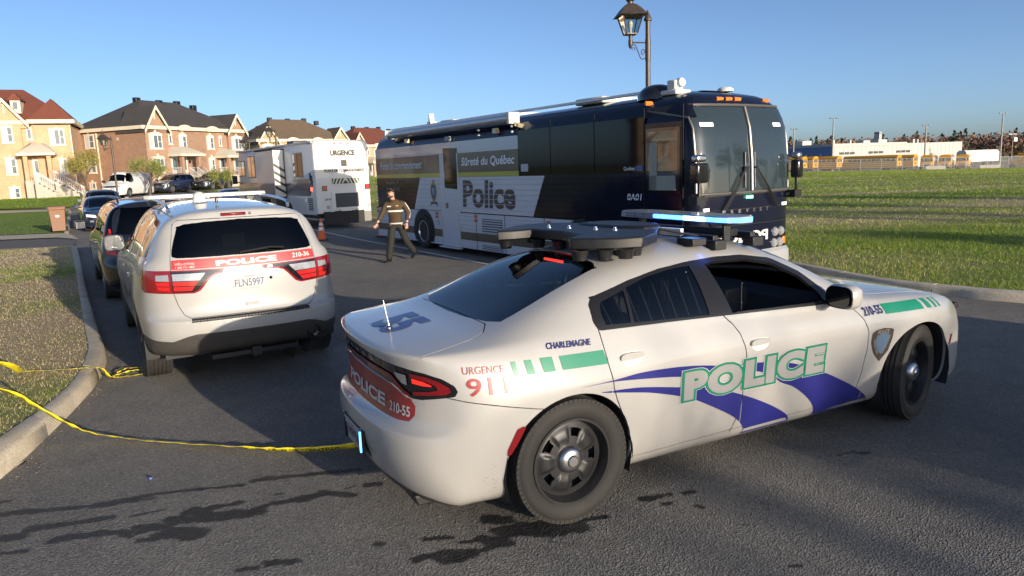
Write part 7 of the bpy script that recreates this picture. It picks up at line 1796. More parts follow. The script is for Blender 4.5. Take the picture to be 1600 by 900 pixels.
    b = MB(); b.box(-L_ + .3, F_ - .3, -.8 * w, .8 * w, .20, .25); b.box(-L_ + .4, a0, -.82 * w, .82 * w, .40, .46)
    for y in (-.36, .36):
        for x in (.0, -.9): b.prism([(x - .3, .46), (x + .2, .48), (x + .2, .60), (x - .15, .60), (x - .35, zb_ + .18), (x - .48, zb_ + .18)], y - .22, y + .22, 'xz')
    b.prism([(a0 - .45, .5), (a0, .5), (a0, zh), (a0 - .35, zh - .02)], -.82 * w, .82 * w, 'xz'); b.build("cabin", INNER if not lamps_on else INNER, T_)
    for cx in (-S['ax'], S['ax']): b = MB(); b.box(cx - R - .05, cx + R + .05, -.78 * w, .78 * w, R * .8, R * 2 + .08); b.build("wheel_well", INNER, T_)
    return T_
HEADON = mat("bright_headlight", (.9, .9, .88), r=.15, m=.3, emis=(1., .97, .9), es=.45)
P_BLUE = paint("dark_blue_car_paint", (.012, .018, .045), r=.16, coat=1., var=.05); P_BLK = paint("black_car_paint", (.010, .011, .016), r=.15, coat=1., var=.05); P_GRY = paint("slate_blue_paint", (.04, .055, .085), r=.22, coat=1.); P_WV = paint("white_van_paint", (.66, .66, .65), r=.3, coat=.6)
kd = math.atan2(21.5 - 8.8, -13.0 + 5.17)
car("minivan", "black minivan parked at the left kerb in front of the white police sport utility", "minivan", (-7.06, 14.05, 0), kd + .01, 'minivan', P_BLK)
car("sedan", "dark blue sedan facing the camera at the left kerb with bright headlight", "car", (-17.5, 31.2, hz1(-17, 31)), kd - math.pi + .03, 'sedan', P_BLUE, lamps_on=True)
car("suv", "slate blue sport utility facing the camera beyond the dark blue sedan", "car", (-20.7, 36.9, hz1(-20, 36)), kd - math.pi + .02, 'suv', P_GRY, lamps_on=True)
car("cargo_van", "plain white cargo van parked before the brown brick house", "van", (-31.2, 59.6, hz1(-31, 59)), math.radians(-90), 'van', P_WV, group="vehicles parked by the houses")
car("suv", "dark sport utility right beside the white cargo van", "car", (-29.6, 64.2, hz1(-30, 64)), math.radians(-101), 'suv', P_BLUE, group="vehicles parked by the houses")
car("suv", "dark sport utility farthest right of the pair by the brown house", "car", (-27.2, 66.8, hz1(-27, 67)), math.radians(-100), 'suv', P_BLK, group="vehicles parked by the houses")
car("sedan", "dark blue sedan with only its roof showing above the police sport utility", "car", (-14.8, 38.5, hz1(-15, 38)), kd, 'sedan', P_BLUE, group="vehicles parked by the houses")
# unseen trailer shape, added outside the right edge to shade the sedan's front wheel
UT = thing("shadow_caster", "unseen low grey trailer added right of the picture to cast a shadow into view", "trailer", (6.8, 3.13, 0), math.radians(11), "unseen shadow casters outside the picture")
b = MB(); b.box(-2.35, 2.35, -.75, .75, .42, .50); bed = b.build("bed", mat("trailer_grey", (.16, .165, .17), r=.5, m=.3), UT)
for q in ((-2.35, 2.35, -.75, -.71), (-2.35, 2.35, .71, .75), (-2.35, -2.31, -.70, .70), (2.31, 2.35, -.70, .70)): b = MB(); b.box(*q, .501, .92); b.build("side_board", mat("trailer_grey"), bed)
b = MB(); b.bar((-2.3, 0, .45), (-3.2, 0, .45), .08, .08); b.build("drawbar", mat("trailer_grey"), UT)
for s in (1, -1): make_wheel(UT, (.2, s * .86, .30), .30, .19, .18, s, style='alloy5', tyre_n=40, rimmat=mat("alloy_rim"))
# ------------------------------------------------------------------ lamps, person, cones, bin, tape
LAMPM = mat("weathered_lamp_metal", (.085, .068, .055), r=.45, m=.5, var=.3, vs=8)
LGLASS = glass("lamp_glass", (.62, .68, .70), 1.45)
def street_lamp(loc, rz, label, h=5.3, reach=.42, detail=True):
    T_ = thing("street_lamp", label, "street lamp", loc, rz, "street lamps with lantern heads")
    b = MB(); b.lathe([(.11, 0), (.11, .5), (.075, .58), (.062, .7), (.056, h - .12)], n=16); p = b.build("post", LAMPM, T_)
    b = MB(); b.lathe([(.058, h - .14), (.095, h - .13), (.095, h - .10), (.05, h), (.022, h + .04), (.034, h + .065), (.03, h + .09), (.0, h + .11)], n=14); b.build("finial", LAMPM, T_)
    z = h - .62; b = MB(); b.tube([(0, 0, z), (reach, 0, z + .01)], .016, 8)
    b.tube([tuple(q) for q in spline([(.05, 0, z - .34), (.16, 0, z - .36), (.24, 0, z - .20), (.30, 0, z - .06), (reach - .05, 0, z - .03)], 6)], .011, 6); b.tube([(.06 + .05 * math.cos(t) * (1 - t / 9) + .05, 0, z - .20 + .06 * math.sin(t) * (1 - t / 9)) for t in np.linspace(-1.5, 5, 16)], .010, 6); b.tube([(reach - .07 + .035 * math.cos(t), 0, z - .14 + .035 * math.sin(t)) for t in np.linspace(-1, 4, 12)], .008, 6)
    b.lathe([(.066, z - .40), (.066, z + .08)], n=14); b.build("bracket", LAMPM, T_)
    x = reach; b = MB(); b.lathe([(.0, z - .14), (.03, z - .11), (.05, z - .06), (.052, z + .05), (.04, z + .10), (.055, z + .18), (.03, z + .19)], o=(x, 0, 0), n=12); b.build("lantern_stem", LAMPM, T_)
    def sq(r, zz): return [(x + r * c_, r * s_, zz) for c_, s_ in ((1, 1), (-1, 1), (-1, -1), (1, -1))]
    z0, z1 = z + .19, z + .60; b = MB()
    r0, r1 = .125, .235
    for k in range(4):
        a, c_ = sq(r0, z0)[k], sq(r1, z1)[k]; b.bar(a, c_, .022, .022); b.bar(sq(r0, z0)[k], sq(r0, z0)[(k + 1) % 4], .022, .022); b.bar(sq(r1, z1)[k], sq(r1, z1)[(k + 1) % 4], .022, .022)
    b.add(sq(r0, z0), [(0, 1, 2, 3)]); L_ = b.build("lantern_frame", LAMPM, T_)
    b = MB()
    for k in range(4): b.quad(sq(r0 * .98, z0)[k], sq(r0 * .98, z0)[(k + 1) % 4], sq(r1 * .98, z1)[(k + 1) % 4], sq(r1 * .98, z1)[k])
    b.build("lantern_glass", LGLASS, L_)
    b = MB(); P = [sq(.33, z1 - .015), sq(.30, z1 + .01), sq(.20, z1 + .15), sq(.11, z1 + .24), sq(.07, z1 + .26)]
    b.grid(P, 0, False, True); b.lathe([(.065, z1 + .25), (.06, z1 + .31), (.10, z1 + .33), (.04, z1 + .45), (.018, z1 + .48), (.032, z1 + .51), (.0, z1 + .545)], o=(x, 0, 0), n=12); b.add(sq(.33, z1 - .015), [(0, 1, 2, 3)]); b.build("lantern_cap", LAMPM, L_)
    b = MB(); b.lathe([(.03, z0), (.035, z0 + .12), (.06, z0 + .2), (.055, z0 + .28), (.0, z0 + .33)], o=(x, 0, 0), n=12); b.build("bulb", mat("bulb_milk", (.75, .68, .55), r=.3), L_)
    return T_
street_lamp((3.37, 17.4, .06), math.radians(188), "tall lantern street lamp rising above the roof of the black coach")
street_lamp((-24.8, 46.0, hz1(-24.8, 46)), math.radians(195), "thin dark street lamp in front of the brown brick house", h=4.65)
street_lamp((-16.36, 52.0, hz1(-16, 52) + .05), math.radians(190), "lantern street lamp above the roof of the white motorhome", h=5.0)
street_lamp((-21.1, 60.0, hz1(-21, 60)), math.radians(175), "most distant lantern lamp beside the tan brick house", h=4.55)
# ---- the walking officer
def skinned(name, pts, edges, rad, m, parent, root=0, sub=2):
    me = bpy.data.meshes.new(name); me.from_pydata(pts, edges, []); o = bpy.data.objects.new(name, me); COL.objects.link(o)
    sk = o.modifiers.new("skin", 'SKIN'); sk.use_smooth_shade = True; sk.branch_smoothing = .4
    for i, r in enumerate(rad):
        d = me.skin_vertices[0].data[i]; d.radius = r if hasattr(r, '__len__') else (r, r); d.use_root = (i == root)
    o.modifiers.new("sub", 'SUBSURF').render_levels = sub; o.modifiers["sub"].levels = sub
    dg = bpy.context.evaluated_depsgraph_get(); me2 = bpy.data.meshes.new_from_object(o.evaluated_get(dg)); bpy.data.objects.remove(o); bpy.data.meshes.remove(me)
    me2.materials.clear(); me2.materials.append(m); me2.polygons.foreach_set("use_smooth", [True] * len(me2.polygons)); me2.name = name
    q = bpy.data.objects.new(name, me2); COL.objects.link(q); q.parent = parent; return q
PS = .885
OFF = thing("person", "bearded person in brown uniform jacket with reflective bands walking past the coach", "person", (-2.55, 16.1, 0), 0); OFF.scale = (PS, PS, PS)
SKIN = mat("skin", (.50, .29, .20), r=.55, var=.12, vs=20); JACK = mat("brown_jacket", (.052, .030, .012), r=.75, var=.25, vs=9, bump=.3, bs=30); TROU = mat("dark_trousers", (.016, .016, .013), r=.85, var=.25, vs=9, bump=.3, bs=30); HAIR = mat("dark_hair", (.022, .015, .011), r=.7, var=.3, vs=60); BAND = mat("reflective_band", (.62, .61, .55), r=.5); BOOT = mat("black_boot", (.012, .012, .012), r=.3)
hip, chest, neck, head = (0, 0, .97), (.0, -.04, 1.36), (-.03, -.07, 1.545), (-.065, -.12, 1.70)
RS, LS = (-.205, -.09, 1.455), (.195, .0, 1.485); RE, LE = (-.305, -.16, 1.205), (.325, .04, 1.225); RW_, LW = (-.425, -.27, .995), (.295, -.10, .965)
RH, LH = (-.10, 0, .93), (.10, .02, .93); RK, LK = (-.125, -.17, .50), (.215, .10, .50); RA2, LA = (-.205, -.20, .10), (.395, .34, .20)
body_p = [hip, (0, -.01, 1.12), chest, neck, (-.04, -.085, 1.59), head, (-.07, -.135, 1.78), RS, RE, RW_, LS, LE, LW, RH, RK, RA2, LH, LK, LA]
body_e = [(0, 1), (1, 2), (2, 3), (3, 4), (4, 5), (5, 6), (2, 7), (7, 8), (8, 9), (2, 10), (10, 11), (11, 12), (0, 13), (13, 14), (14, 15), (0, 16), (16, 17), (17, 18)]
body_r = [.13, .13, .14, .062, .058, (.082, .095), (.062, .075), .06, .045, .030, .06, .045, .030, .085, .058, .04, .085, .058, .04]
pb_ = skinned("body", body_p, body_e, body_r, SKIN, OFF)
JK = skinned("jacket", [(0, .0, .90), (0, -.005, 1.02), (0, -.02, 1.20), chest, (-.02, -.06, 1.50), (-.03, -.072, 1.56), RS, RE, (-.40, -.245, 1.045), LS, LE, (.30, -.085, 1.01)], [(0, 1), (1, 2), (2, 3), (3, 4), (4, 5), (3, 6), (6, 7), (7, 8), (3, 9), (9, 10), (10, 11)], [(.195, .155), (.20, .16), (.195, .155), (.20, .155), (.115, .10), .078, .092, .075, .055, .092, .075, .055], JACK, OFF, 2)
TR = skinned("trousers", [(0, 0, .98), (0, 0, .90), RH, RK, (RA2[0], RA2[1], .05), LH, LK, (LA[0] + .005, LA[1] + .01, .16)], [(0, 1), (1, 2), (2, 3), (3, 4), (1, 5), (5, 6), (6, 7)], [(.17, .14), (.165, .14), .115, .092, .082, .115, .092, .082], TROU, OFF, 1)
# hands: palm, four fingers, thumb, lightly curled
def hand(w, d, side):
    d = Vector(d).normalized(); s = d.cross(Vector((0, 1, 0))).normalized() * side; n = d.cross(s)
    w = Vector(w); P = [w, w + d * .05, w + d * .085]; E = [(0, 1), (1, 2)]; R_ = [.030, (.042, .022), (.040, .020)]
    for k, l in enumerate((.075, .085, .08, .062)):
        a = w + d * .088 + s * (.030 - .02 * k); i = len(P); P += [a, a + d * l * .5 + n * .010, a + d * l * .8 + n * .032]; E += [(2, i), (i, i + 1), (i + 1, i + 2)]; R_ += [.0115, .0105, .008]
    i = len(P); P += [w + d * .03 + s * .042, w + d * .075 + s * .062 + n * .012]; E += [(1, i), (i, i + 1)]; R_ += [.014, .010]
    return skinned("hand", P, E, R_, SKIN, pb_, 0, 1)
hand(RW_, Vector(RW_) - Vector(RE), 1); hand(LW, Vector(LW) - Vector(LE) + Vector((0, 0, -.1)), -1)
# face and hair
fd = Vector((-.25, -.97, -.05)).normalized(); sd_ = fd.cross(Vector((0, 0, 1))).normalized(); hc = Vector((-.068, -.125, 1.715))
def fpt(a, up_, out): return hc + sd_ * a + Vector((0, 0, up_)) + fd * out
b = MB(); P = []
for i in range(7):
    t = math.pi * (.02 + .46 * i / 6); ht = (Vector((0, 0, 1)) - fd * .85).normalized(); hs2 = sd_; hu = ht.cross(hs2); P.append([tuple(hc + Vector((0, 0, .012)) + .122 * math.cos(t) * ht + .096 * math.sin(t) * math.cos(p) * hs2 + .112 * math.sin(t) * math.sin(p) * hu) for p in [2 * math.pi * k / 18 for k in range(18)]])
b.grid(P, 0, True, True)
for k in range(9):
    a = -.07 + .14 * k / 8; b.sphere(fpt(a, -.070 - .018 * (1 - (a / .07) ** 2), .060 + .020 * (1 - (a / .07) ** 2)), .022, 8)
b.sphere(fpt(0, -.035, .098), .016, 8, 0, (1.8, 1, .5)); b.build("hair", mat("dark_brown_hair", (.045, .028, .018), r=.7, var=.3, vs=60), pb_)
b = MB(); b.sphere(fpt(0, .005, .105), .014, 8, 0, (.8, 1, 1.7)); [b.sphere(fpt(s_ * .088, .0, .0), .020, 8, 0, (.5, 1, 1.5)) for s_ in (-1, 1)]; b.build("nose_and_ears", SKIN, pb_)
b = MB(); [b.sphere(fpt(s_ * .034, .030, .088), .011, 8, 0, (1.2, .8, .7)) for s_ in (-1, 1)]; [b.bar(fpt(s_ * .018, .052, .098), fpt(s_ * .055, .052, .085), .010, .012) for s_ in (-1, 1)]; b.build("eyes_and_brows", HAIR, pb_)
b = MB(); b.bar(fpt(-.022, -.052, .098), fpt(.022, -.052, .098), .006, .010); b.build("mouth", mat("lips", (.32, .14, .11), r=.5), pb_)
def ring(c0, c1, rx, ry, m, nm, w=.045, ax=(0, 0, 1)):
    b = MB(); b.grid([[(c0[0] + (c1[0] - c0[0]) * t + rx * math.cos(p), c0[1] + (c1[1] - c0[1]) * t + ry * math.sin(p), c0[2] + (c1[2] - c0[2]) * t) for p in [2 * math.pi * k / 28 for k in range(28)]] for t in (0, 1)], 0, True, True); return b.build(nm, m, JK, recalc=False)
bvj = BVHTree.FromObject(JK, bpy.context.evaluated_depsgraph_get())
def jband(zlo, zhi, nm="reflective_band"):
    b = MB(); rows = []
    for z in (zlo, zhi):
        row = []
        for k in range(40):
            p = 2 * math.pi * k / 40; d = Vector((math.cos(p), math.sin(p), 0)); o = Vector((0, -.02, z)); hs = []
            h = bvj.ray_cast(o + d * .6, -d)[0]; r = (h - o).length if h else .19; r = r if r < .235 else .20; row.append(tuple(o + d * (r + .008)))
        rows.append(row)
    b.grid(rows, 0, True, True); return b.build(nm, BAND, JK, recalc=False)
jband(1.255, 1.295); jband(.945, .98)
for A_, B_ in ((Vector(LS), Vector(LE)), (Vector(LE), Vector((.30, -.085, 1.02)))):
    b = MB(); rows = []
    for t in (0.02, .35, .65, .98):
        o = A_ + (B_ - A_) * t; rr = []
        for p in (-.35, 0, .35):
            d = Vector((math.cos(p), math.sin(p) - .35, 0)).normalized(); h = bvj.ray_cast(o + d * .3, -d)[0]; rr.append(tuple((h or o) + d * .006))
        rows.append(rr)
    b.grid(rows, 0, True); b.build("sleeve_band", BAND, JK, recalc=False)
for x, z, w_, h_ in ((-.115, 1.395, .05, .014), (.075, 1.405, .035, .016)):
    h = bvj.ray_cast(Vector((x, -2, z)), Vector((0, 1, 0)))[0]
    if h: b = MB(); b.obox(h, (w_, .004, 0), (0, .006, 0), (0, 0, h_)); b.build("chest_badge", BAND if x < 0 else mat("gold_badge", (.55, .38, .06), r=.35, m=.5), JK)
b = MB(); b.grid([[(-.03 + .088 * math.cos(p), -.072 + .088 * math.sin(p), z) for p in [2 * math.pi * k / 18 for k in range(18)]] for z in (1.52, 1.565)], 0, True, True); b.build("collar", JACK, JK)
for A_, hd, pit in ((Vector(RA2), Vector((-.45, -.89, 0)), -.05), (Vector(LA), Vector((-.35, -.85, -.42)), -.4)):
    hd.normalize(); s_ = hd.cross(Vector((0, 0, 1))).normalized(); b = MB(); P = []
    for t, w_, hh in ((-.09, .045, .12), (-.03, .052, .13), (.05, .052, .09), (.13, .055, .065), (.19, .035, .045)):
        c_ = A_ + hd * t; zb0 = (.0 if A_.z < .15 else c_.z - A_.z + .105); P.append([tuple(Vector((c_.x, c_.y, 0)) + s_ * w_ * math.cos(p) + Vector((0, 0, zb0 + hh / 2 + hh / 2 * math.sin(p)))) for p in [2 * math.pi * k / 12 for k in range(12)]])
    b.grid(P, 0, True, True); b.add(P[0], [tuple(range(12))]); b.add(P[-1], [tuple(range(12))]); b.build("boot", BOOT, OFF)
# ---- cones
def cone(loc, label, full=True):
    T_ = thing("traffic_cone", label, "traffic cone", loc, .4, "orange traffic cones on the road")
    ORG = mat("cone_orange", (.75, .14, .03), r=.5, var=.1); b = MB(); b.box(-.17, .17, -.17, .17, .0, .03); b.build("base", mat("cone_base", (.03, .03, .03), r=.8), T_, bevel=.008)
    b = MB(); b.lathe([(.14, .03), (.13, .05), (.030, .66), (.022, .665), (.018, .64)], n=20); c = b.build("cone_body", ORG, T_)
    for z0, z1 in ((.30, .40), (.45, .53)): b = MB(); r_ = lambda z: .13 + (.030 - .13) * (z - .05) / .61 + .003; b.lathe([(r_(z0), z0), (r_(z1), z1)], n=20); b.build("collar", mat("cone_white", (.72, .70, .66), r=.45), c)
    return T_
cone((-5.75, 21.9, 0), "orange traffic cone with white collars behind the white motorhome"); cone((-3.98, 22.3, 0), "orange traffic cone partly hidden by the walking person and coach")
# ---- wheeled bin
WB = thing("wheelie_bin", "brown wheeled bin standing by the driveway on the left lawn", "bin", (-17.75, 28.35, hz1(-17, 28) + .10), .55)
BRN = mat("bin_brown", (.20, .095, .05), r=.55, var=.12, dirt=.2)
b = MB(); P = [[(x * k, y * k + (.04 * (1 - k)), z) for x, y in ((-.27, -.30), (.27, -.30), (.29, .30), (-.29, .30))] for z, k in ((.06, .82), (.5, .92), (.88, 1.0), (.90, 1.06), (.95, 1.06))]; b.grid(P, 0, False, True); b.add(P[0], [(0, 1, 2, 3)]); b.build("bin_body", BRN, WB, bevel=.02)
b = MB(); b.prism([(-.34, .95), (.33, .95), (.30, 1.0), (.0, 1.03), (-.32, 1.01)], -.31, .31, 'yz'); b.build("lid", BRN, WB, bevel=.02); b = MB(); b.tube([(-.26, .36, .93), (.26, .36, .93)], .016, 8); b.build("handle", BRN, WB)
for s in (-1, 1): b = MB(); b.lathe([(.0, -.03), (.09, -.03), (.10, 0), (.09, .03), (.0, .03)], o=(s * .27, .27, .10), ax=(1, 0, 0), n=16); b.build("wheel", BLACKP, WB)
b = MB(); b.box(-.06, .06, -.315, -.30, .60, .68); b.build("label_plate", WHITEPL, WB)
# ---- yellow police tape
YEL = mat("tape_yellow", (.72, .60, .020), r=.35, coat=.2, var=.08, vs=12)
def ribbon(name, pts, w, label, text=None):
    """pts: (x, y, z, roll) ; a flat band that twists and sags"""
    P = spline(pts, 10); C_ = [Vector(p[:3]) for p in P]; L_ = []; R2 = []
    for i, c in enumerate(C_):
        d = (C_[min(i + 1, len(C_) - 1)] - C_[max(i - 1, 0)]).normalized(); s = d.cross(Vector((0, 0, 1))).normalized(); u_ = s.cross(d); a = P[i][3] + .12 * math.sin(i * .9)
        v = (s * math.cos(a) + u_ * math.sin(a)) * w / 2 * (1 - .18 * abs(math.sin(i * .37))); L_.append(c + v); R2.append(c - v)
    b = MB(); b.grid([[tuple(l), tuple((l + r_) / 2 + Vector((0, 0, .006 * math.sin(i * 1.3)))), tuple(r_)] for i, (l, r_) in enumerate(zip(L_, R2))], 0, True); o = b.build(name, YEL, None)
    o.modifiers.new("s", 'SOLIDIFY').thickness = .0012
    tag(o, label, "police tape", "yellow police tape across the road")
    if text:
        i0, i1, flip = text[1], text[2], text[3]; seg = list(range(i0, i1 + 1)); acc = [0]
        for a, c in zip(seg[:-1], seg[1:]): acc.append(acc[-1] + (C_[c] - C_[a]).length)
        uv, f, _ = norm_text(text[0], bold=.02); P2, F2 = project_mesh(uv, f, lambda p: (p[0] * acc[-1], p[1]), .03); b = MB(); V_ = []
        for q in P2:
            s = q[0]; k = int(np.clip(np.searchsorted(acc, s) - 1, 0, len(seg) - 2)); t = (s - acc[k]) / (acc[k + 1] - acc[k]); i = seg[k]; l = L_[i].lerp(L_[i + 1], t); r_ = R2[i].lerp(R2[i + 1], t); w_ = .18 + .64 * q[1]
            if flip: l, r_ = r_, l
            pt = r_.lerp(l, w_); n = (L_[i] - R2[i]).cross(C_[i + 1] - C_[i]).normalized(); n = n if n.dot(Vector((0, 0, CAM_H)) - pt) > 0 else -n; V_.append(pt + n * .004)
        b.add(V_, F2); b.build("lettering", BLACKV, o, recalc=False)
    return o
# ribbon normals: roll near pi/2 stands the band up
ribbon("police_tape", [(-5.6, 4.9, .95, .7), (-4.6, 5.05, .74, .75), (-3.86, 5.2, .49, .8), (-3.68, 5.27, .34, .8), (-3.50, 5.33, .17, .8), (-3.34, 5.36, .07, .7), (-3.05, 5.31, .035, .5), (-2.74, 5.22, .03, .35), (-2.19, 5.08, .03, .5), (-1.85, 4.99, .03, .9), (-1.67, 4.945, .035, 1.0), (-1.45, 4.94, .035, 1.1), (-1.22, 4.98, .035, 1.1), (-.95, 5.06, .035, 1.1)], .058, "yellow police tape sagging from the left across the road to the police sedan", ("POLICE DÉFENSE D'ENTRER", 84, 117, False))
ribbon("police_tape", [(-6.0, 5.3, .85, .7), (-5.2, 5.9, .60, .7), (-4.75, 6.4, .40, .6), (-4.80, 6.75, .22, .8), (-4.95, 7.0, .15, .3), (-4.55, 7.02, .15, .2), (-4.30, 7.03, .155, .2), (-4.19, 7.06, .13, .5), (-4.14, 7.09, .04, .6), (-4.05, 7.13, .02, .2), (-3.86, 7.22, .02, .15), (-3.70, 7.35, .03, .2)], .06, "yellow police tape over the lawn and kerb to the utility's rear tyre")
ribbon("police_tape", [(-4.13, 7.12, .03, .4), (-4.0, 7.22, .05, .6), (-3.92, 7.30, .04, .3), (-3.72, 7.40, .03, .2)], .05, "short crumpled loop of yellow tape beside the rear tyre")
ribbon("police_tape", [(-4.10, 7.16, .05, .9), (-4.05, 7.26, .07, .4), (-3.95, 7.36, .05, .2), (-3.82, 7.44, .035, .2)], .045, "second crumpled loop of yellow tape lying behind the first at the tyre")
b = MB(); b.box(-5.63, -5.57, 4.87, 4.93, .0, 1.25); tag(b.build("wooden_stake", mat("stake_wood", (.30, .21, .12), r=.9, var=.2), None), "wooden stake left of the picture that holds the yellow tape", "stake")
b = MB(); b.box(-6.03, -5.97, 5.27, 5.33, .0, 1.15); tag(b.build("wooden_stake", mat("stake_wood"), None), "second wooden stake left of the picture holding the other tape", "stake")
# bottle cap on the asphalt
b = MB(); b.lathe([(.0, .012), (.013, .012), (.016, .004), (.016, .0)], o=(-2.50, 4.60, 0), n=12); tag(b.build("bottle_cap", mat("cap_blue", (.05, .08, .25), r=.4), None), "small dark bottle cap lying on the asphalt at lower left", "bottle cap")
# ------------------------------------------------------------------ school bus depot beyond the field
SBY = mat("school_bus_yellow", (.50, .25, .012), r=.4, coat=.3, var=.06); SBB = mat("school_bus_black", (.02, .02, .02), r=.5); SBG = mat("school_bus_glass", (.03, .035, .04), r=.08, coat=1.)
def school_bus_parts(L=9.4, W=2.1, hood=True):
    """local x forward from the rear face"""
    T_ = thing("school_bus", "x", "school bus")
    Hh = 2.65; sec = lambda k: [(-W / 2, .45), (-W / 2, 2.1), (-W / 2 + .12 * k, 2.42), (-W / 2 + .45 * k, Hh), (W / 2 - .45 * k, Hh), (W / 2 - .12 * k, 2.42), (W / 2, 2.1), (W / 2, .45)]
    b = MB(); b.grid([[(x, y, z) for y, z in sec(1)] for x in (0, L)], 0, False); b.add([(0, y, z) for y, z in sec(1)], [tuple(range(8))]); b.add([(L, y, z) for y, z in sec(1)], [tuple(range(8))]); bo = b.build("body", SBY, T_, bevel=.05)
    b = MB(); b.prism([(L, .5), (L + 1.5, .55), (L + 1.5, 1.15), (L + 1.3, 1.32), (L, 1.45)], -W * .42, W * .42, 'xz'); h = b.build("hood", SBY, T_, bevel=.06); b = MB(); b.box(L + 1.5, L + 1.53, -.5, .5, .62, 1.12); b.build("grille", mat("grille_grey", (.12, .12, .12), r=.5), h)
    for s in (-1, 1): b = MB(); b.box(L + 1.49, L + 1.54, *sorted((s * .58, s * .82)), .72, .95); b.build("headlight", CLEARL, h)
    for s in (-1, 1):
        for k in range(10):
            x = .35 + k * (L - 1.2) / 10; b = MB(); b.box(x, x + (L - 1.2) / 10 - .12, *sorted((s * (W / 2 - .01), s * (W / 2 + .012))), 1.62, 2.15); b.build("window", SBG, bo)
        for z in (.72, 1.05, 1.38): b = MB(); b.box(.05, L - .05, *sorted((s * (W / 2 - .01), s * (W / 2 + .018))), z - .03, z + .03); b.build("rub_rail", SBB, bo)
        for x in (2.2, L + .75): b = MB(); b.lathe([(.0, -.12), (.26, -.12), (.44, -.10), (.45, 0), (.44, .10), (.0, .10)], o=(x, s * (W / 2 - .12), .45), ax=(0, s, 0), n=18); b.build("wheel", RUBBER, T_)
    for y0, y1, z0, z1 in ((-.85, -.45, 1.55, 2.1), (.45, .85, 1.55, 2.1), (-.30, .30, 1.6, 2.15), (-.22, .22, .95, 1.3)): b = MB(); b.box(-.02, .01, y0, y1, z0, z1); b.build("rear_window", SBG, bo)
    for y in (-.82, .82):
        for z, m in ((2.3, mat("bright_red_lens")), (1.35, mat("bright_red_lens")), (1.15, AMBER)): b = MB(); b.box(-.03, .01, y - .10, y + .10, z - .08, z + .08); b.build("rear_lamp", m, bo)
    b = MB(); b.box(-.06, .0, -W / 2 + .05, W / 2 - .05, .45, .70); b.build("bumper", SBB, bo)
    b = MB(); b.box(L - .01, L + .015, -.9, .9, 1.5, 2.15); b.build("windshield", SBG, bo)
    b = MB(); b.box(.1, L, -W / 2 + .1, W / 2 - .1, .30, .46); b.build("underside", SBB, T_)
    return T_
AXB = math.atan2(-.75, .66)
SB0 = school_bus_parts()
for o in [SB0] + list(SB0.children):
    if o.children: CHILD[o.name] = list(o.children)
_first = [True]
def put_bus(px, py, rz, label):
    if _first[0]: o = SB0; _first[0] = False
    else: o = copy_tree(SB0)
    o.location = (px, py, hz1(px, py) + .04); o.rotation_euler = (0, 0, rz); tag(o, label, "school bus", "yellow school buses in the depot yard")
back = AXB + math.pi      # rear face turned to the camera
put_bus(52.6, 128.5, back, "yellow school bus seen from behind, nearest the black coach"); put_bus(55.0, 129.5, back, "second yellow school bus from the coach, seen from behind")
put_bus(59.0, 129.0, back, "narrow glimpse of a school bus right of the first two"); put_bus(68.6, 127.0, back, "long school bus with its shaded side in view left of centre of the fence")
put_bus(72.0, 128.0, back, "yellow school bus rear just right of the long shaded bus"); 
fr = math.atan2(-.80, -.55)
put_bus(80.6, 138.0, fr, "leftmost of three school buses facing the field"); put_bus(84.2, 138.6, fr, "middle one of three school buses facing the field"); put_bus(87.6, 139.0, fr, "rightmost of three school buses facing the field")
put_bus(97.5, 122.5, back, "long shaded school bus at the far right edge")
put_bus(107.5, 121.0, back, "school bus beyond the right edge behind the fence")
put_bus(48.0, 131.0, back, "school bus hidden behind the coach front")
# depot building
DEP = thing("depot_building", "long low pale depot building behind the school buses", "building", (76.0, 170.0, -1.6), .42)
PALE = mat("pale_cladding", (.40, .395, .375), r=.7, var=.05, vs=.3); BLUEC = mat("blue_cladding", (.13, .20, .34), r=.6, var=.06)
b = MB(); b.box(0, 46, 0, 40, 0, 5.95); b.box(-.2, 25, -.2, 40, 5.6, 6.25); w = b.build("wall", PALE, DEP)
for k in range(3):
    for q in range(3):
        x = 2.2 + 9.6 * k + 1.75 * q; b = MB(); b.box(x, x + 1.45, -.08, .05, 3.7, 4.25); b.build("window", SBG, w)
for k in range(30): b = MB(); b.box(1.5 * k + .5, 1.5 * k + .56, -.04, .0, .1, 5.9); b.build("cladding_rib", PALE, w)
b = MB(); b.box(-.06, .0, .2, 40, .1, 5.6); b.build("side_wall", BLUEC, w)
for k in range(8): b = MB(); b.box(-.14, -.06, 2 + 4.4 * k, 4.8 + 4.4 * k, .1, 3.0); b.build("garage_door", mat("door_blue", (.09, .13, .22), r=.5), w); b = MB(); b.box(-.2, -.06, 3.2 + 4.4 * k, 3.5 + 4.4 * k, 3.5, 4.0); b.build("wall_lamp", WHITEPL, w)
for x, y, s, h in ((3, 12, 3, 1.2), (9, 8, .6, 1.1), (16, 9, .5, 1.0), (22, 10, 2.4, .9), (30, 12, 3.2, 1.1), (38, 8, .6, .9), (41, 9, .5, .8)): b = MB(); b.box(x, x + s, y, y + s, 5.9, 6.2 + h); b.build("roof_unit", mat("roof_unit_grey", (.42, .41, .38), r=.6), w)
TRL = thing("trailer", "pale box trailer with curved end parked before the depot wall", "trailer", (97.5, 156.0, -1.3), .42); b = MB(); b.prism([(-1.1, .9), (1.1, .9), (1.1, 2.9), (.6, 3.35), (-.6, 3.35), (-1.1, 2.9)], 0, 11, 'yz'); b.build("box_body", mat("trailer_white", (.62, .60, .55), r=.5), TRL); b = MB(); [b.lathe([(.0, -.1), (.45, -.1), (.45, .1), (.0, .1)], o=(x, y, .45), ax=(0, 1, 0), n=14) for x in (1.5, 2.8, 9) for y in (-.9, .9)]; b.build("wheel", RUBBER, TRL)
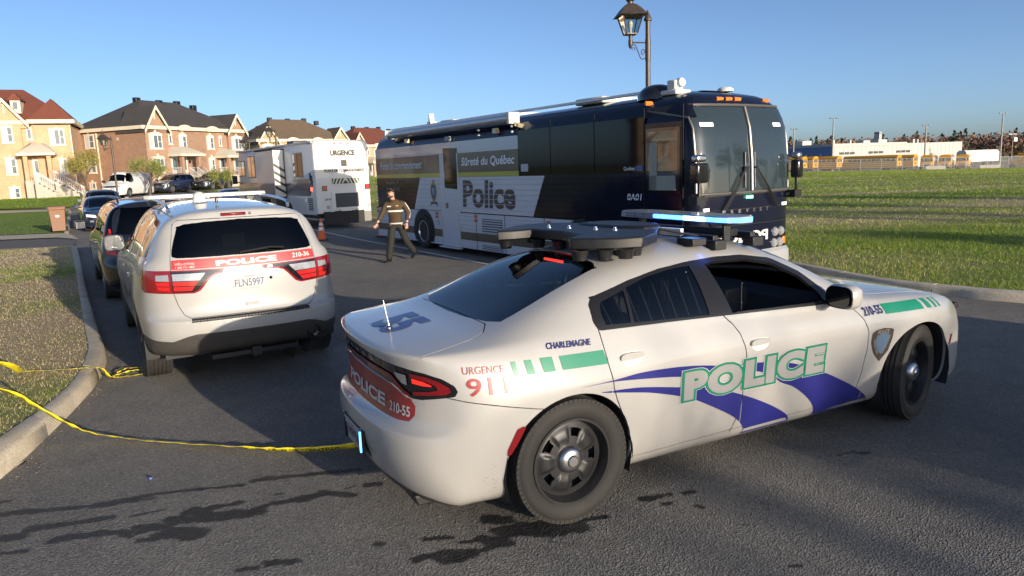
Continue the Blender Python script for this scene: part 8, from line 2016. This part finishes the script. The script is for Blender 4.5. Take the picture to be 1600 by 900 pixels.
STK = thing("chimney_stack", "square grey chimney stack above the wood behind the depot", "chimney", (117.0, 230.0, -2), .6); b = MB(); b.box(-.8, .8, -.8, .8, 0, 10.8); b.build("shaft", mat("stack_grey", (.34, .34, .34), r=.7), STK); b = MB(); b.box(-.9, .9, -.9, .9, 10.3, 10.5); b.build("stack_band", mat("stack_dark", (.1, .1, .1), r=.7), STK)
def yard_pole(x, y, z1, label, head=True, wood=False):
    z0 = hz1(x, min(y, 190)) - .1; T_ = thing("light_pole", label, "pole", (x, y, z0), 0, "tall poles in the depot yard")
    b = MB(); b.lathe([(.19, 0), (.11, z1 - z0)], n=10); b.build("post", mat("pole_grey", (.25, .24, .22), r=.6) if not wood else mat("pole_wood", (.20, .15, .11), r=.9), T_)
    b = MB()
    if not wood: b.bar((-.55, 0, z1 - z0), (.55, 0, z1 - z0), .12, .10); b.box(-.75, -.35, -.15, .15, z1 - z0 - .05, z1 - z0 + .10); b.box(.35, .75, -.15, .15, z1 - z0 - .05, z1 - z0 + .10); b.build("lamp_head", STEEL_DK, T_)
    else: b.bar((-.9, 0, z1 - z0 - .5), (.9, 0, z1 - z0 - .5), .12, .12); b.box(.15, .9, -.3, .3, z1 - z0 - 2.2, z1 - z0 - 1.3); b.build("transformer", WHITEPL, T_)
yard_pole(59.0, 132, 8.56, "tall light pole right of the first school buses"); yard_pole(58.97, 150, 7.57, "light pole nearest the black coach nose"); yard_pole(80.4, 140, 7.06, "light pole before the middle of the depot wall"); yard_pole(95.0, 140, 8.78, "tallest dark light pole near the right edge"); yard_pole(118., 170, 5.91, "wooden utility pole with a white box at far right", wood=True)
# fence along the field
FN = thing("chain_link_fence", "grey chain link fence between the field and the bus yard", "fence", (0, 0, 0), 0); GALV = mat("galvanised_steel", (.42, .43, .44), r=.5, m=.4)
fp = [(20 + 3.55 * k, 121.5 - .0 * k) for k in range(28)]
for x, y in fp: z = hz1(x, y) + .05; b = MB(); b.tube([(x, y, z - .1), (x, y, z + 1.95)], .045, 6); b.build("fence_post", GALV, FN)
b = MB(); b.tube([(x, y, hz1(x, y) + 1.98) for x, y in fp], .030, 6); b.build("top_rail", GALV, FN)
b = MB()
for (x0, y0), (x1, y1) in zip(fp[:-1], fp[1:]):
    z = hz1(x0, y0) + .08
    for k in range(-6, 12):
        for sg in (1, -1):
            a0 = k * .32; q0, q1 = (a0, 0) if sg > 0 else (a0 + 1.85, 0), (a0 + 1.85, 1.85) if sg > 0 else (a0, 1.85)
            pts = [q0, q1]; t0, t1 = 0., 1.; dx = q1[0] - q0[0]
            for lim, s in ((0, 1), (3.55, -1)):
                va, vb = (q0[0] - lim) * s, (q1[0] - lim) * s
                if va < 0 and vb < 0: t0 = 2; break
                if va < 0: t0 = max(t0, va / (va - vb))
                if vb < 0: t1 = min(t1, va / (va - vb))
            if t0 >= t1: continue
            A_ = (x0 + q0[0] + dx * t0, y0, z + 1.85 * t0); B_ = (x0 + q0[0] + dx * t1, y0, z + 1.85 * t1); b.add([A_, (A_[0] + .014, y0, A_[2]), (B_[0] + .014, y0, B_[2]), B_], [(0, 1, 2, 3)])
tag(b.build("wire_mesh", GALV, FN, recalc=False), kind="stuff")
for k, nm in enumerate(('left of the fence foot', 'middle of the fence foot', 'right of the fence foot')):
    x = 71 + 9.2 * k; b = MB(); b.prism([(-.22, 0), (.22, 0), (.12, .5), (.08, .62), (-.08, .62), (-.12, .5)], x, x + 3.4, 'yz'); o = b.build("concrete_barrier", mat("barrier_concrete", (.26, .24, .21), r=.9, var=.1), None, bevel=.02); o.location = (0, 123.2, hz1(x, 123)); tag(o, "low concrete barrier lying at the " + nm, "barrier", "concrete barriers along the fence")
# ------------------------------------------------------------------ trees and the far wood
def leaf_mat(name, c): return mat(name, c, r=.8, var=.45, vs=1.2)
BARK = mat("bark", (.10, .078, .06), r=.95, var=.35, vs=6, bump=.5, bs=25)
def tree(name, label, loc, h, spread, leafm, nleaf, lsize, seed, group, levels=4, bark=None, trunk=.30, first=.42, tag_cat="tree"):
    """tapered trunk with forking limbs; crown of many small leaf faces round the twigs"""
    rnd = random.Random(seed); T_ = thing(name, label, tag_cat, loc, rnd.uniform(0, 6), group); b = MB(); tips = []
    def grow(p, d, l, r, lv):
        pts = [p]; q = p
        for k in range(3):
            d = (d + Vector((rnd.gauss(0, .12), rnd.gauss(0, .12), rnd.gauss(.03, .06)))).normalized(); q = q + d * l / 3; pts.append(q)
        b.tube(pts, [r, r * .85, r * .7, r * .55], 6 if lv < 2 else 4, caps=False)
        if lv >= levels - 1: tips.extend(pts[1:])
        if lv < levels:
            for k in range(rnd.choice((2, 3)) if lv else 4):
                a = rnd.uniform(0, 6.28); t = rnd.uniform(.45, 1.); o = p.lerp(q, t) if lv else p.lerp(q, rnd.uniform(.6, 1))
                side = Vector((math.cos(a), math.sin(a), 0)); nd = (d * .75 + side * spread + Vector((0, 0, .15))).normalized(); grow(o, nd, l * rnd.uniform(.58, .78), r * .55, lv + 1)
    grow(Vector((0, 0, -.1)), Vector((0, 0, 1)), h * first, h * .022 * trunk / .3, 0); b.build("trunk", bark or BARK, T_, recalc=False)
    if nleaf:
        n = nleaf; tp = np.array([t[:] for t in tips]); idx = np.random.default_rng(seed).integers(0, len(tp), n); g = np.random.default_rng(seed + 1)
        c = tp[idx] + g.normal(0, h * .035, (n, 3)); a = g.normal(0, 1, (n, 3)); a /= np.linalg.norm(a, axis=1)[:, None]; u = np.cross(a, g.normal(0, 1, (n, 3))); u /= np.linalg.norm(u, axis=1)[:, None]; s = lsize * g.uniform(.5, 1.3, (n, 1))
        V = np.concatenate([c - a * s, c + u * s * .5, c + a * s, c - u * s * .5]); k = np.arange(n); o = fast_mesh("crown", V, np.stack([k, k + n, k + 2 * n, k + 3 * n], 1), leafm, None, False); o.parent = T_
    return T_
SPR = leaf_mat("spring_leaf", (.26, .24, .055)); SPR2 = leaf_mat("spring_leaf_green", (.19, .22, .05)); BUD = leaf_mat("red_bud", (.20, .085, .06))
yt = "young trees before the houses"
tree("young_tree", "young tree with yellow green spring leaves at the left corner of the brown house", (-33.6, 58.0, hz1(-33.6, 58)), 6.2, .62, SPR, 6500, .050, 3, yt, levels=5, first=.26)
tree("young_tree", "young leafing tree in front of the brown house's first gable", (-28.9, 58.5, hz1(-29, 58)), 5.6, .65, SPR2, 5500, .050, 5, yt, levels=5, first=.26)
tree("young_tree", "small leafing tree before the far porch of the brown house", (-22.8, 58.0, hz1(-23, 58)), 4.6, .6, SPR2, 3600, .05, 8, yt, first=.26)
tree("young_tree", "small reddish budding tree between the two leafing trees", (-31.2, 60.5, hz1(-31, 60.5)), 3.6, .75, BUD, 2600, .05, 11, yt, first=.2)
tree("young_tree", "bare young tree at the left edge before the orange house", (-39.5, 54.5, hz1(-39.5, 54.5)), 4.8, .6, SPR, 220, .05, 13, yt, first=.3)
tree("shrub", "reddish shrub beside the brown house porch", (-27.3, 70.0, hz1(-27, 70)), 2.4, .9, BUD, 2200, .05, 17, "shrubs by the houses", tag_cat="shrub", first=.2)
# bare trees behind the camera, sunward: their thin shadows lie over the sedan and the asphalt
for k, (x, y, h, sp) in enumerate(((20.6, -20.2, 8.0, .6), (28.0, -28.0, 9.0, .55))):
    tree("bare_tree", ("bare roadside tree behind the camera, nearer the road", "bare roadside tree behind the camera, farther from the road")[k], (x, y, 0), h, sp, SPR, 0, .05, 31 + k, "bare trees behind the camera", levels=4, trunk=.34)
for k, (x, y) in enumerate(((46, 4.), (52, 13.), (60, 19.), (74, 30.))):
    tree("bare_tree", ("bare tree beyond the right edge, nearest", "bare tree beyond the right edge, second", "bare tree beyond the right edge, third", "bare tree beyond the right edge, farthest")[k], (x, y, hz1(x, y)), 9., .5, BUD, 500, .09, 51 + k, "bare trees right of the field", levels=4)
for k, (x, y, h) in enumerate(((27.5, 4.0, 6.5), (31.5, 6.5, 7.5), (36.0, 9.5, 7.0), (24.0, -2.0, 4.5))):
    tree("bare_tree", ("thick crowned tree just right of the picture, first in the row", "thick crowned tree just right of the picture, second in the row", "thick crowned tree just right of the picture, third in the row", "low thick crowned tree right of the picture by the kerb")[k], (x, y, hz1(x, y)), h, .42, BUD, 2500, .10, 81 + k, "bare trees right of the field", levels=4)
# far wood: bare reddish crowns with dark conifers rising out of it, one mass
g = np.random.default_rng(5)
def wood(name, n_tree, conifer, colr, seed, x0, x1, hmin, hmax, m, cards, y0=270, y1=330):
    g = np.random.default_rng(seed); Vs = []; nn = 0
    X = g.uniform(x0, x1, n_tree); Y = g.uniform(y0, y1, n_tree); Hh = g.uniform(hmin, hmax, n_tree)
    for x, y, h in zip(X, Y, Hh):
        if conifer:
            t = g.uniform(0, 1, cards); r = (1 - t) * h * .20 + .2; a = g.uniform(0, 6.28, cards); c = np.stack([x + r * np.cos(a) * g.uniform(.3, 1, cards), y + r * np.sin(a), -2 + h * (.18 + .82 * t)], 1); s = .55
        else:
            v = g.normal(0, 1, (cards, 3)); v /= np.linalg.norm(v, axis=1)[:, None]; c = np.stack([x, y, -2 + h * .62], 0) + v * np.array([h * .30, h * .3, h * .40]) * g.uniform(.4, 1, (cards, 1)) ** .5; s = .5
        a = g.normal(0, 1, (cards, 3)); a /= np.linalg.norm(a, axis=1)[:, None]; u = np.cross(a, g.normal(0, 1, (cards, 3))); u /= np.linalg.norm(u, axis=1)[:, None]; ss = s * g.uniform(.5, 1.4, (cards, 1))
        Vs.append(np.stack([c - a * ss, c + u * ss * .7, c + a * ss, c - u * ss * .7], 1))
    V = np.concatenate(Vs).reshape(-1, 3); F = np.arange(len(V)).reshape(-1, 4); return tag(fast_mesh(name, V, F, m, None, False), kind="stuff")
wood("wood", 760, False, None, 1, -160, 330, 8.6, 11.2, leaf_mat("bare_crown", (.19, .11, .08)), 110); wood("conifer_wood", 300, True, None, 2, -160, 330, 7.5, 12.4, leaf_mat("conifer_green", (.035, .055, .026)), 130); wood("undergrowth", 420, False, None, 3, -160, 330, 4.5, 6.5, leaf_mat("brush_brown", (.13, .09, .055)), 60)

wood("wood_behind", 260, False, None, 8, -220, 260, 8.0, 12.0, leaf_mat("bare_crown", (.19, .11, .08)), 70, -190, -150)
# ------------------------------------------------------------------ faint exhaust vapour behind the police sport utility
VM = bpy.data.materials.new("exhaust_vapour"); VM.use_nodes = True; nt = VM.node_tree; N = nt.nodes; L = nt.links; N.remove(N["Principled BSDF"])
pv = N.new("ShaderNodeVolumePrincipled"); pv.inputs["Color"].default_value = (.9, .9, .9, 1); pv.inputs["Anisotropy"].default_value = -.1
tc = N.new("ShaderNodeTexCoord"); nz = N.new("ShaderNodeTexNoise"); nz.inputs["Scale"].default_value = 3.4; nz.inputs["Detail"].default_value = 4; nz.inputs["Roughness"].default_value = .6; L.new(tc.outputs["Object"], nz.inputs["Vector"])
ln = N.new("ShaderNodeVectorMath"); ln.operation = 'LENGTH'; sc_ = N.new("ShaderNodeVectorMath"); sc_.operation = 'MULTIPLY'; sc_.inputs[1].default_value = (1 / .75, 1 / .42, 1 / .30); L.new(tc.outputs["Object"], sc_.inputs[0]); L.new(sc_.outputs[0], ln.inputs[0])
fo = N.new("ShaderNodeMapRange"); fo.inputs[1].default_value = 1.; fo.inputs[2].default_value = .2; L.new(ln.outputs["Value"], fo.inputs[0])
nr = N.new("ShaderNodeMapRange"); nr.inputs[1].default_value = .50; nr.inputs[2].default_value = .78; nr.inputs[4].default_value = 2.6; L.new(nz.outputs["Fac"], nr.inputs[0])
mm = N.new("ShaderNodeMath"); mm.operation = 'MULTIPLY'; L.new(fo.outputs[0], mm.inputs[0]); L.new(nr.outputs[0], mm.inputs[1]); L.new(mm.outputs[0], pv.inputs["Density"]); L.new(pv.outputs[0], N["Material Output"].inputs["Volume"])
b = MB(); b.sphere((0, 0, 0), 1., 20, 0, (.75, .42, .30)); vp = b.build("exhaust_vapour", VM); vp.location = (-1.35, 6.55, .32); vp.rotation_euler = (0, 0, .3); tag(vp, kind="stuff")
